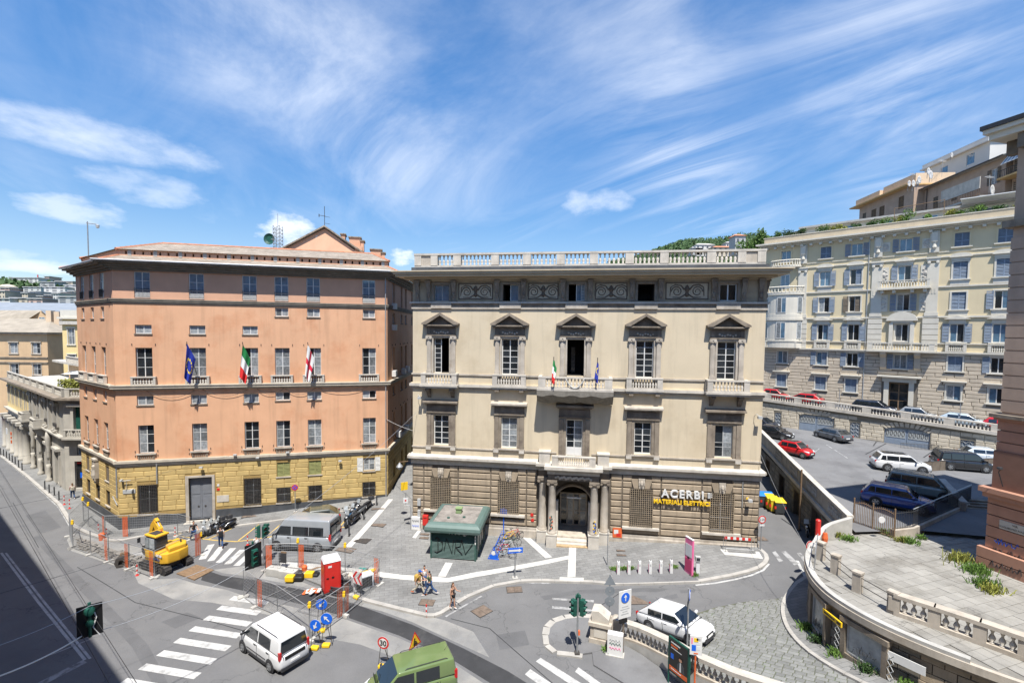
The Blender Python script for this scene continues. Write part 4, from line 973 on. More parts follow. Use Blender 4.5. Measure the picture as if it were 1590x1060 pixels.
  mb=MB();mb.box(c-bw_-.1,c+bw_+.1,-bd-.1,.0,zf-.16,zf);mb.box(c-bw_-.02,c+bw_+.02,-bd-.02,0,zf-.3,zf-.16);mb.build('balcony_slab','stone_white',b)
  nb={0:9,1:9,2:17,3:9,4:9}[i]
  bal=balustrade(b,c-bw_,c+bw_,-bd,-bd+.24,zf,.95,'stone_white',nb,post=.42 if i!=2 else .6,rail=.12,base=.12)
  if bd>.6:
   for s_ in (-1,1):
    mb=MB();x_=c+s_*(bw_-.12);mb.box(x_-.12,x_+.12,-bd+.24,0,zf,zf+.12);mb.box(x_-.14,x_+.14,-bd+.24,0,zf+.83,zf+.95);mb.box(x_-.1,x_+.1,-.3,0,zf+.12,zf+.83);mb.build('side_rail','stone_white',bal)
    if bd>1:
     for k in range(3):new('baluster',balmesh(.71,.085,'stone_white'),bal,T(x_,-.45-k*.25,zf+.12))
   for x_ in ([c-1.05,c+1.05] if i!=2 else [c-2.5,c-1.1,c+1.1,c+2.5]):
    mb=MB();mb.prism([(0,zf-.3),(-bd*.85,zf-.3),(-bd*.9,zf-.5),(-bd*.6,zf-.62),(-bd*.35,zf-.9),(-.08,zf-1.15),(0,zf-1.2)],x_-.15,x_+.15,'yz');mb.lathe([(.03,-.17),(.14,-.16),(.14,.16),(.03,.17)],(x_,-bd*.72,zf-.45),10,'x');mb.build('console','stone_sooty',b)
  else:
   for s_ in (-1,1):bx(b,'console','stone_grey',c+s_*1.05-.18,c+s_*1.05+.18,-bd,0,zf-.52,zf-.3)
  z0=7.72 if i==2 else 8.2;z1=10.78
  window(b,c-.68,c+.68,z0,z1,2,5,.2,fm='white_frame' if i!=4 else 'grey_frame',pm=('pane_dark',) if i in (0,3) else ('pane_dark','pane_curtain') if i==1 else ('pane_curtain','pane_dark'),fw=.07,splits=[0,.2,.4,.6,.8,1] if i!=4 else [0,.3,.45,1])
  if i==2:
   for s_ in (0,1):bx(b,'door_panel','white_paint',c-.6+s_*.63,c-.03+s_*.63,.16,.19,z0+.05,z0+.75)
  o=MB();md='stone_grey'
  for s_ in (-1,1):
   o.box(c+s_*.68,c+s_*.9,-.06,.05,z0,z1+.08);o.box(c+s_*.92,c+s_*1.28,-.12,.02,z0+.15,z1+.05)
   o.box(c+s_*.92,c+s_*1.3,-.15,.02,z0-.1,z0+.15)
  o.box(c-.9,c+.9,-.06,.05,z1+.08,z1+.2);sur=o.build('window_surround',md,b)
  for s_ in (-1,1):bx(sur,'sill_bracket','stone_white',c+s_*1.1-.22,c+s_*1.1+.22,-.22,0,z0-.42 if i!=2 else z0-.1,z0-.18 if i!=2 else z0)
  if i!=2:bx(sur,'sill','stone_pale',c-1.36,c+1.36,-.2,.1,z0-.18,z0-.06)
  mb=MB();mb.box(c-1.32,c+1.32,-.15,.02,z1+.2,z1+.32);mb.box(c-1.28,c+1.28,-.1,.02,z1+.32,z1+.98);mb.box(c-.85,c+.85,-.13,.02,z1+.44,z1+.86);mb.build('entablature','stone_sooty',sur)
  mb=MB();mb.box(c-1.42,c+1.42,-.3,.02,z1+.98,z1+1.1);mb.box(c-1.54,c+1.54,-.46,.02,z1+1.1,z1+1.24);mb.prism([(-.46,z1+1.24),(0.02,z1+1.24),(.02,z1+1.36)],c-1.54,c+1.54,'yz');mb.build('hood','stone_pale' if i in (1,3) else 'stone_grey',sur)
  if i!=2:
   z0=2.5 if i<2 else 2.15;z1=5.3;x0,x1=c-.85,c+.85
   window(b,x0,x1,z0,z1,2,3,.3,fm='iron' if i<4 else 'grey_frame',pm=('pane_dark',),fw=.07)
   bx(b,'sill','stone_white',c-1.5,c+1.45,-.3,.3,z0-.2,z0-.02)
   mb=MB();nx,nz_=11,18
   for q in range(nx+1):xx=x0-.05+(x1-x0+.1)*q/nx;mb.box(xx-.019,xx+.019,-.2,-.17,z0,z1)
   for q in range(nz_+1):
    zz=z0+(z1-z0)*q/nz_;mb.box(x0-.06,x1+.06,-.215,-.195,zz-.014,zz+.014)
    for xx in (x0-.05,x1+.05):mb.box(xx-.012,xx+.012,-.2,.05,zz-.012,zz+.012)
   mb.build('window_grille','iron_grille',b)
 mb=MB();c=cx[2];zf=13.2
 nx,ny=14,5;vs=[];fs=[]
 for k in range(nx+1):
  x=c-3.05+6.1*k/nx
  for j in range(ny+1):vs.append((x,-1.5+1.45*j/ny,zf-.25-.75*math.sin(PI*.5*j/ny)-.08*math.sin(k*1.7+j)))
 for k in range(nx):
  for j in range(ny):fs.append((k*(ny+1)+j,(k+1)*(ny+1)+j,(k+1)*(ny+1)+j+1,k*(ny+1)+j+1))
 mb.add(vs,fs)
 for k in range(nx):mb.add([(c-3.05+6.1*k/nx,-1.5,zf+.15),(c-3.05+6.1*(k+1)/nx,-1.5,zf+.15),vs[(k+1)*(ny+1)],vs[k*(ny+1)]],[(0,1,2,3)])
 mb.build('safety_net',mat('net_grey',(.19,.175,.15),.95,.2,3,.6,80),b)
 mb=MB();mb.tube([(c-.75+1.5*q/10,-1.46,14.35-.75*4*(q/10)*(1-q/10)) for q in range(11)],.05,5);mb.build('drape','grey_frame',b)
 # ---- portico
 c=14.05
 po=MB()
 po.box(11.15,16.95,-.55,0,6.55,6.85);po.box(11.05,17.05,-.75,0,6.85,7.0);po.box(10.95,17.15,-.95,0,7.0,7.22)
 po.box(11.95,16.15,-1.45,0,6.55,6.85);po.box(11.85,16.25,-1.62,0,6.85,7.0);po.box(11.72,16.38,-1.85,0,7.0,7.24);port=po.build('portico','stone_white',b)
 mb=MB();mb.box(12.0,16.1,-1.4,0,6.05,6.55);mb.box(11.15,12.0,-.5,0,6.05,6.55);mb.box(16.1,16.95,-.5,0,6.05,6.55);mb.build('portico_frieze','stone_sooty',port)
 mb=MB()
 for k in range(18):mb.lathe([(.02,-.05),(.12,-.03),(.02,.04)],(12.65+k*.165,-1.43,6.3+.06*math.sin(k*2.1)),6,'y')
 mb.build('carved_ornament','stone_pale',port)
 for x,y in ((11.5,-.42),(12.35,-1.1),(15.75,-1.1),(16.6,-.42)):
  gz=.55 if x<14 else .7
  mb=MB();mb.box(x-.42,x+.42,y-.42,y+.42,-.2,gz+1.0);mb.box(x-.45,x+.45,y-.45,y+.45,gz+.92,gz+1.02);o=mb.build('pedestal','stone_white',port)
  z=gz+1.02
  MB().lathe([(.40,z),(.42,z+.08),(.36,z+.14),(.35,z+.2),(.32,z+.26),(.325,z+1.6),(.28,5.45),(.3,5.5),(.3,5.58)],(x,y,0),16).build('column','stone_pale',port,True)
  mb=MB();mb.box(x-.4,x+.4,y-.4,y+.4,5.88,6.05);mb.lathe([(.29,5.58),(.42,5.8),(.42,5.88)],(x,y,0),12)
  for s_ in (-1,1):mb.lathe([(.02,-.38),(.13,-.37),(.13,.37),(.02,.38)],(x+s_*.3,y,5.74),10,'y')
  mb.build('capital','stone_grey',port)
 for x,gz,cols in ((12.3,1.9,('black','orange','green_traffic')),(15.8,1.7,('sign_blue','black','yellow_plastic'))):
  for k in range(12):bx(port,'sticker',cols[k % 3],x-.12+(k*37 % 5)*.05,x-.02+(k*37 % 5)*.05,-1.46,-1.43,gz+k*.1,gz+.09+k*.1)
 bal=balustrade(b,12.3,15.8,-1.55,-1.3,7.24,.85,'stone_white',14,post=.5,rail=.12,base=.12)
 for x0 in (11.2,16.0):MB().box(x0,x0+.9,-.75,-.05,7.24,8.1).box(x0-.06,x0+.96,-.8,0,8.1,8.2).build('pedestal','stone_white',b)
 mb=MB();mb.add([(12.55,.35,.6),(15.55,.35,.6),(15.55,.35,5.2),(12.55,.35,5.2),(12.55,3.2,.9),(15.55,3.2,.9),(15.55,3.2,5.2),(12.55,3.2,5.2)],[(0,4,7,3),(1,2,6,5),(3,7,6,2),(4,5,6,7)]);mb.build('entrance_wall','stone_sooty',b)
 MB().add([(12.55,-.2,.95),(15.55,-.2,.95),(15.55,3.2,.95),(12.55,3.2,.95),(12.55,-.2,.3),(15.55,-.2,.3)],[(0,1,2,3),(4,5,1,0)]).build('entrance_floor','stone_pale',b)
 mb=MB();mb.box(12.75,15.35,-.75,-.2,.3,.82);mb.box(12.45,15.65,-1.05,-.75,.3,.68);mb.build('entrance_step','stone_white',b)
 bx(b,'timber_ramp',mat('timber',(.42,.30,.17),.8,.2,4),12.5,15.6,-1.35,-1.06,.45,.62)
 window(b,12.85,15.25,.97,3.9,4,2,2.2,fm='stone_pale',pm=('pane_curtain','pane_dark'),fw=.12,name='entrance_door',splits=[0,.45,.88,1])
 bx(b,'lintel_lamp','white_paint',13.5,14.7,.4,.5,4.0,4.12)
 mb=MB()
 for s_ in (-1,1):mb.prism([(14.05+s_*1.25,.95),(14.05+s_*1.5,.95),(14.05+s_*1.5,3.9),(14.05+s_*1.25,3.9)],-.05,.38)
 mb.build('door_jamb','stone_white',b)
 mb=MB();pts=[(c+1.62*math.cos(a),-.06,3.7+1.62*math.sin(a)) for a in [PI*k/20 for k in range(21)]];mb.tube(pts,.13,6);mb.build('archivolt','stone_grey',b)
 for i_,(x,z,m) in enumerate(((10.6,2.55,'red_paint'),(10.65,2.1,'red_paint'))):MB().lathe([(.02,-.12),(.14,-.12),(.14,-.07),(.02,-.07)],(x,0,z),12,'y').build('round_plate',m,b)
 bx(b,'poster','orange',17.35,18.1,-.17,-.14,1.15,1.95);bx(b,'poster_print','white_paint',17.45,17.8,-.176,-.168,1.45,1.8);bx(b,'poster_print','red_paint',17.65,18.0,-.181,-.172,1.25,1.5)
 sg=new('shop_sign',None,b)
 text(sg,'lettering','ACERBI','white_paint',.86,T(22.81,-.24,4.83) @ UP,.16,spacing=1.22,bold=.02)
 text(sg,'lettering','MATERIALI ELETTRICI','yellow_plastic',.46,T(22.75,-.24,4.28) @ UP,.12,spacing=1.0,bold=.012)
 mb=MB();mb.box(21.0,24.6,-.14,-.11,4.95,4.99);mb.box(20.7,24.8,-.16,-.13,4.4,4.43)
 for x in (21.2,22.8,24.4):mb.box(x,x+.03,-.2,0,4.4,5.3)
 mb.build('sign_frame','iron',sg)
 for x,z in ((.55,12.3),(28.1,11.6),(27.6,5.0)):
  mb=MB();mb.tube([(x,0,z),(x+.05,-.35,z+.25),(x+.25,-.5,z+.1)],.02,5);mb.box(x+.1,x+.4,-.65,-.4,z-.1,z+.1);mb.build('floodlight','grey_frame',b)
 mb=MB();mb.box(24.75,24.95,-.25,-.08,4.9,5.3);mb.box(25.0,25.1,-.2,-.08,4.95,5.3);mb.box(.5,.78,-.25,-.07,2.75,3.35);mb.box(.52,.78,-.25,-.07,1.75,2.35);mb.tube([(27.4,-.12,4.3),(27.4,-.12,6.4)],.03,5);mb.build('meter_box','grey_frame',b)
 mb=MB();mb.box(27.7,27.9,-.09,-.075,4.95,5.15);mb.build('house_number','yellow_plastic',b)
cream()
def ckw(x,out,z):p=CRM_A+CRM_D*x-CRM_N*out;return (p.x,p.y,z)
flag('small green white and red flag on the middle balcony of the cream palazzo',ckw(12.45,1.4,14.2),ckw(12.35,1.75,16.0),1.75,.8,'it',5.2)
flag('small blue flag with gold stars on the middle balcony of the cream palazzo',ckw(15.7,1.4,14.2),ckw(15.8,1.7,16.0),1.5,.8,'eu',3.3)
# ------------------------------------------------------------------ right-hand side: yellow apartment palace, upper street, car park, terrace
YEL_A=Vector((38.2917,72.5));YEL_D=Vector((.69244,-.72147));YEL_N=Vector((.72147,.69244))
def yk(x,out=0.):p=YEL_A+YEL_D*x-YEL_N*out;return (p.x,p.y)
YRZ=math.atan2(YEL_D.y,YEL_D.x)
mat('yellow_wall',(.62,.525,.345),.9,.05,.5,.08,streak=.05,fine=.03)
mat('yel_white',(.60,.565,.485),.85,.07,1.,.05,streak=.08)
mat('yel_stone',(.51,.44,.345),.9,.1,1.2,.15,rnd=.08,streak=.1)
mat('yel_joint',(.19,.165,.135),.95,.1,2)
mat('shutter_blue',(.215,.265,.335),.7,.1,3)
mat('wall_beige',(.55,.49,.39),.9,.1,.8,.1,streak=.15,rnd=.08)
mat('wall_beige_joint',(.25,.22,.17),.95,.1,2)
def leafball(name,parent,m,c,rx,ry,rz_,n,size,seed=1,M=None):
 rg=random.Random(seed);vs=[];fs=[]
 lob=[(rg.uniform(-.6,.6),rg.uniform(-.6,.6),rg.uniform(-.5,.6),rg.uniform(.45,.75)) for _ in range(6)]
 for _ in range(n):
  l=rg.choice(lob);a=Vector((rg.gauss(0,1),rg.gauss(0,1),rg.gauss(0,1))).normalized()*(rg.random()**.4)*l[3]
  p=Vector((c[0]+(l[0]+a.x)*rx,c[1]+(l[1]+a.y)*ry,c[2]+(l[2]+a.z)*rz_));d1=Vector((rg.gauss(0,1),rg.gauss(0,1),rg.gauss(0,.6))).normalized();d2=d1.cross(Vector((rg.gauss(0,1),rg.gauss(0,1),rg.gauss(0,1)))).normalized()
  s_=size*rg.uniform(.6,1.4);k=len(vs);vs+=[p-d1*s_,p+d2*s_*.45,p+d1*s_,p-d2*s_*.45];fs.append((k,k+1,k+2,k+3))
 mb=MB(M);mb.add(vs,fs);return mb.build(name,m,parent)
def yellow():
 b=thing('yellow_apartment_house','tall yellow apartment house with white pilasters, blue shutters and rusticated base','building',(YEL_A.x,YEL_A.y,0),YRZ)
 L_=30.0;cx=[2.6,7.62,11.18,16.26,21.42,25.05,28.6]
 rows={'A':(28.75,30.35),'B':(24.92,26.95),'C':(21.28,23.35),'D':(17.42,19.58),'E':(13.92,15.7),'F':(10.42,12.2)}
 ops=[];W=[]
 for r_,(z0,z1) in rows.items():
  for i,c in enumerate(cx):
   if i==0 and r_ in 'BCD':continue
   if r_=='F' and i==3:ops.append((c-1.0,c+1.0,8.6,12.05));continue
   ops.append((c-.64,c+.64,z0,z1));W.append((r_,i,c-.64,c+.64,z0,z1))
 wall(MB(),-.4,L_,16.0,31.3,ops,0,.22).build('wall','yellow_wall',b)
 base=wall(MB(),-.4,L_,6.5,16.0,ops,0,.25).build('base_wall','yel_joint',b)
 mb=MB();mb.box(-.4,-.3,.02,16,6.5,31.3);mb.box(L_-.1,L_,.02,16,6.5,31.3);mb.box(-.4,L_,15.9,16,6.5,31.3);mb.build('side_wall','yellow_wall',b)
 hs=[(o[0]-.16,o[1]+.16,o[2]-.18,o[3]+.16) for o in ops if o[3]<16];hs.append((14.5,18.1,8,13.0))
 ashlar(base,'yel_stone',-.4,L_,9.0,15.85,.455,2.1,hs,0,.06,gap=.035,jit=.25,seed=21)
 ashlar(base,'yel_stone',-.4,L_,8.1,9.0,.455,2.6,[(14.5,18.1,7,9.2)],0,.06,gap=.035,jit=.25,seed=22)
 MB().box(-.4,L_,-.12,.02,6.5,8.1).build('plinth','yel_stone',b)
 def run(z0,z1,pr,m='yel_white',nm='string_course'):return MB().box(-.4-pr,L_,-pr,0,z0,z1).build(nm,m,b)
 run(15.85,16.05,.2);run(16.05,16.22,.38);run(17.15,17.28,.12);run(20.35,20.55,.16);run(24.0,24.18,.12);run(27.6,27.75,.1);run(28.2,28.3,.08);run(31.0,31.2,.25);run(31.2,31.38,.6);run(31.38,31.6,.95,nm='cornice')
 MB().box(-.4,L_,-.2,.05,31.6,32.45).build('parapet','cream_cornice',b);MB().box(-.5,L_,-.26,.1,32.45,32.53).build('parapet_cap','yel_white',b)
 for k in range(26):bx(b,'modillion','yel_white',-.1+k*1.16,.22+k*1.16,-.55,0,30.72,30.98)
 MB().box(-.3,L_,.1,15.9,31.4,31.7).build('roof','concrete',b)
 for x in (4.9,13.5,19.0):
  mb=MB();mb.box(x-.55,x+.55,-.14,0,20.56,27.0);mb.box(x-.65,x+.65,-.2,0,20.56,21.0);mb.box(x-.62,x+.62,-.22,0,27.25,27.55);mb.box(x-.7,x+.7,-.3,0,27.55,27.75)
  for s_ in (-1,1):mb.lathe([(.02,-.3),(.17,-.28),(.17,-.1),(.02,-.08)],(x+s_*.4,0,27.1),10,'y')
  mb.box(x-.45,x+.45,-.2,0,28.3,30.9);mb.box(x-.3,x+.3,-.42,-.2,29.6,30.7);mb.lathe([(.03,28.6),(.24,28.9),(.16,29.3),(.26,29.6)],(x,-.2,0),8)
  for k in (-.28,0,.28):mb.box(x+k-.07,x+k+.07,-.17,-.14,23.3,23.95)
  p=mb.build('pilaster','yel_white',b)
  for k in range(6):bx(p,'pilaster_block','yel_white',x-.75,x+.75,-.2,0,16.25+k*.68,16.87+k*.68)
 rg=random.Random(5)
 for r_,i,x0,x1,z0,z1 in W:
  c=(x0+x1)/2
  closed=(r_,i) in (('A',1),('A',4),('A',5),('B',4),('B',5),('C',4),('F',1),('F',2),('E',4),('F',0))
  fm=MB();e=.16
  for (u0,u1,v0,v1) in ((x0-e,x0,z0,z1),(x1,x1+e,z0,z1),(x0-e,x1+e,z1,z1+e)):fm.box(u0,u1,-.08,.02,v0,v1)
  s_=fm.build('window_surround','yel_white' if r_!='A' else 'yellow_wall',b)
  bx(s_,'sill','yel_white',x0-.3,x1+.3,-.2,.02,z0-.14,z0)
  if closed:
   for u0,u1 in ((x0,c),(c,x1)):shutter(b,u0,u1,z0,z1,'shutter_blue',.02,slats=12)
   bx(b,'shutter_back','room_dark',x0,x1,.1,.12,z0,z1)
  else:
   window(b,x0,x1,z0,z1,2,1,.14,pm=('pane_curtain','pane_sky_tint','pane_dark') if r_ not in 'A' else ('pane_sky_tint',),fw=.08)
   if r_ in 'ABCDE' and i and not (r_=='D' and i==3):
    sm='shutter_brown' if (r_,i)==('C',2) else 'shutter_blue'
    shutter(b,x0-.66,x0-.06,z0-.02,z1+.02,sm,-.13,slats=12)
    if (r_,i) in (('E',1),('C',2),('B',2)):shutter(b,c+.04,x1,z0-.02,z1+.02,sm,.02,slats=12)
    else:shutter(b,x1+.06,x1+.66,z0-.02,z1+.02,sm,-.13,slats=12)
  if r_=='B' and i!=3 or (r_=='B' and i==3):
   mb=MB();zt=z1+.18;mb.box(x0-.2,x1+.2,-.12,0,zt,zt+.36);mb.box(x0-.35,x1+.35,-.32,0,zt+.36,zt+.46)
   if i==3:mb.prism([(c-1.05,zt+.46),(c+1.05,zt+.46),(c,zt+.88)],-.28,0)
   else:mb.prism([(c+.98*math.cos(a),zt+.46+.4*math.sin(a)) for a in [PI*k/10 for k in range(11)]],-.28,0)
   mb.build('pediment','yel_white',s_)
  if r_=='D' and i not in (0,3):
   mb=MB();zt=z1+.16;mb.box(x0-.1,x1+.1,-.1,0,zt,zt+.4);mb.prism([(c-1.15,zt+.4),(c+1.15,zt+.4),(c+1.15,zt+.46),(c,zt+.82),(c-1.15,zt+.46)],-.36,0);mb.build('pediment','yel_white',s_)
   balustrade(b,x0-.3,x1+.3,-.36,-.16,16.25,.95,'yel_white',7,post=.3)
  if r_=='C' or r_=='B' and i not in (0,3):bx(b,'apron','yel_white',x0-.2,x1+.2,-.08,0,z0-.7,z0-.16)
  if r_=='F':
   mb=MB();mb.box(x0-.3,x1+.3,-.14,0,z1+.16,z1+.42);mb.box(x0-.5,x1+.5,-.4,0,z1+.42,z1+.55);mb.build('hood','yel_white',s_)
 c=cx[3]
 for zf,wd in ((24.15,2.55),):
  MB().box(c-wd-.1,c+wd+.1,-1.05,0,zf-.2,zf).build('balcony_slab','yel_white',b);balustrade(b,c-wd,c+wd,-.98,-.78,zf,.95,'yel_white',17,post=.25)
  for x in (c-2.1,c-.9,c+.9,c+2.1):bx(b,'console','yel_white',x-.16,x+.16,-.8,0,zf-.62,zf-.2)
 MB().box(c-3.4,c+3.4,-1.0,0,16.05,16.24).build('balcony_slab','yel_white',b);balustrade(b,c-3.3,c+3.3,-.94,-.72,16.24,.95,'yel_white',20,post=.5)
 for x in (c-1.7,c+1.7):
  mb=MB();mb.prism([(0,16.05),(-.9,16.05),(-.8,15.7),(-.35,15.3),(-.25,14.0),(0,13.7)],x-.3,x+.3,'yz');mb.build('console','yel_stone',b)
 mb=MB();mb.prism([(c+1.55*math.cos(a),20.0+1.15*math.sin(a)) for a in [PI*k/14 for k in range(15)]],-.45,0);mb.box(c-1.1,c+1.1,-.3,0,19.74,20.0)
 for s_ in (-1,1):mb.box(c+s_*1.05-.2,c+s_*1.05+.2,-.3,0,16.3,19.74)
 mb.build('arched_pediment','yel_white',b)
 for zc,hh in ((25.9,1.0),(22.3,1.1),(29.5,.6)):
  for s_ in (-1,1):
   x=c+s_*2.05;mb=MB();mb.box(x-.48,x+.48,-.06,0,zc-hh,zc+hh);p=mb.build('carved_panel','yel_white',b)
   mb=MB();mb.lathe([(.03,-.16),(.3,-.1),(.34,-.06)],(x,0,zc),10,'y')
   for k in range(8):a=k*PI/4;mb.lathe([(.02,-.14),(.12,-.1),(.1,-.05)],(x+.3*math.cos(a),0,zc+.62*hh*math.sin(a)),6,'y')
   mb.build('cartouche','stone_white',p)
 mb=MB();mb.box(c-1.5,c-1.0,-.2,.1,8.2,12.2);mb.box(c+1.0,c+1.5,-.2,.1,8.2,12.2);mb.box(c-1.7,c+1.7,-.3,.1,12.2,12.8);mb.box(c-2.2,c+2.2,-.7,0,12.8,13.0);mb.build('door_surround','yel_white',b)
 window(b,c-1.0,c+1.0,8.6,12.05,2,3,.2,fm='iron_rust',pm=('pane_dark',),name='door',fw=.12)
 def ring(rx_,ry_,z):return [(2.6+rx_*math.cos(a),-ry_*math.sin(a)*1.0,z) for a in [PI*k/14 for k in range(15)]]
 mb=MB()
 for z0,z1,rr in ((16.2,17.1,2.5),(17.1,17.3,2.62),(17.3,20.2,2.38),(20.2,20.5,2.62),(20.5,21.1,2.5),(21.1,23.9,2.38),(23.9,24.2,2.65)):mb.loft([ring(rr,rr*.5,z0),ring(rr,rr*.5,z1)],True)
 ori=mb.build('oriel','yel_white',b)
 for z0,z1 in ((17.55,19.9),(21.3,23.5)):
  for a in (.42,PI/2,PI-.42):
   x,y=2.6+2.38*math.cos(a),-1.19*math.sin(a);rot=T(x,y,0) @ Rz(math.atan2(-math.cos(a)*1.19,-math.sin(a)*2.38*1.0)+PI if False else (a-PI/2)*-.55)
   wd=.62 if abs(a-PI/2)<.1 else .32
   window(b,-wd,wd,z0,z1,2 if wd>.5 else 1,1,-.06,pm=('pane_curtain','pane_sky_tint'),M=rot,fw=.07)
 for zf in (24.2,28.05):
  o=MB();n_=16;hh=.85;r0=2.55 if zf<25 else 2.0
  ro=lambda r,z:[(2.6+r*math.cos(PI*k/n_),-.5*r*math.sin(PI*k/n_),z) for k in range(n_+1)]
  o.tube(ro(r0,zf+hh),.09,4);o.tube(ro(r0,zf+.06),.08,4);o.loft([ro(r0+.1,zf-.18),ro(r0+.1,zf)],True);q=o.build('curved_balustrade','yel_white',b)
  for p in ro(r0,zf+.1)[::1]:new('baluster',balmesh(hh-.15,.09,'yel_white'),q,T(*p))
 window(b,2.0,3.2,24.9,26.9,2,1,-.03,pm=('pane_sky_tint',),fw=.08)
 balustrade(b,.2,4.6,-.9,-.7,16.22,.9,'yel_white',14,post=.4)
 mb=MB();mb.tube([(12.55,-.1,8.2),(12.55,-.1,30.9)],.05,6);mb.build('downpipe','metal_gutter',b)
 mb=MB();mb.box(3.5,29,4.5,13,31.6,34.1);mb.build('penthouse','yel_white',b)
 mb=MB();mb.box(3.0,29.3,3.9,13.4,34.1,34.35);mb.build('penthouse_roof','concrete',b)
 mb=MB();n_=12;mb.loft([[(3.5+3*math.cos(PI/2+PI*k/n_),7.5+3.2*math.sin(PI/2+PI*k/n_),z) for k in range(n_+1)] for z in (31.6,33.6)],True);mb.build('round_room','yel_white',b)
 mb=MB();mb.loft([[(3.5+3.3*math.cos(PI/2+PI*k/n_),7.5+3.5*math.sin(PI/2+PI*k/n_),z) for k in range(n_+1)] for z in (33.6,33.85)],True);mb.build('round_room_roof','dark_trim',b)
 for x in (9,13.5,18,23,26.5):window(b,x-.8,x+.8,31.9,33.7,2,1,4.42,pm=('pane_sky_tint','pane_dark'))
 balustrade(b,-.3,5.2,-.18,.02,31.62,.9,'yel_white',16,post=.3)
 mb=MB();mb.tube([(14.8,1.0,32.5),(14.8,1.0,34.6)],.04,5);mb.tube([(19.6,1.0,32.5),(19.6,1.0,34.8)],.04,5);mb.tube([(14.8,1.0,34.5),(19.6,1.0,34.7)],.035,5);mb.build('pergola','iron_rust',b)
 bx(b,'awning','white_paint',21,28,1.2,4.5,34.5,34.6)
 spec=[(1.2,.6,'leaf',.9),(2.6,.9,'leaf_dark',1.0),(4.2,.8,'leaf_dark',.9),(7.0,.9,'leaf',1.0),(8.3,.9,'leaf_yellow',.8),(9.4,.7,'leaf_yellow',.7),(10.9,.7,'leaf_dark',.7),(12.4,.9,'leaf_dark',.8),(14.0,.9,'leaf',.9),(15.6,.8,'leaf_yellow',1.0),(16.3,.8,'leaf',1.5),(18.4,.5,'leaf',.6),(19.8,.9,'leaf_yellow',.8),(21.2,.7,'leaf',.6),(22.6,.8,'leaf',.9),(24.4,.7,'leaf_dark',.6),(26.2,.9,'leaf_yellow',.7),(27.5,.9,'leaf',.9)]
 words=['leftmost','second','third','fourth','fifth','sixth','seventh','eighth','ninth','tenth','eleventh','twelfth','thirteenth','fourteenth','fifteenth','sixteenth','seventeenth','rightmost']
 for k,(x,w_,m,h) in enumerate(spec):
  p=yk(x,-.7);r_=thing('potted_shrub','%s%s shrub from the left on the roof terrace of the yellow house' % (words[k],{'leaf':' green','leaf_dark':' dark green','leaf_yellow':' yellowish'}[m]),'shrub',(p[0],p[1],31.7),YRZ,'shrubs along the roof terrace')
  MB().box(-.4,.4,-.25,.25,0,.55).build('planter','concrete',r_);leafball('foliage',r_,m,(0,0,.75+h*.45),w_,.5,h*.75,420,.11,k+3)
  MB().tube([(0,0,.4),(.05,0,.8+h*.3)],.04,5).build('stem','bark',r_)
yellow()
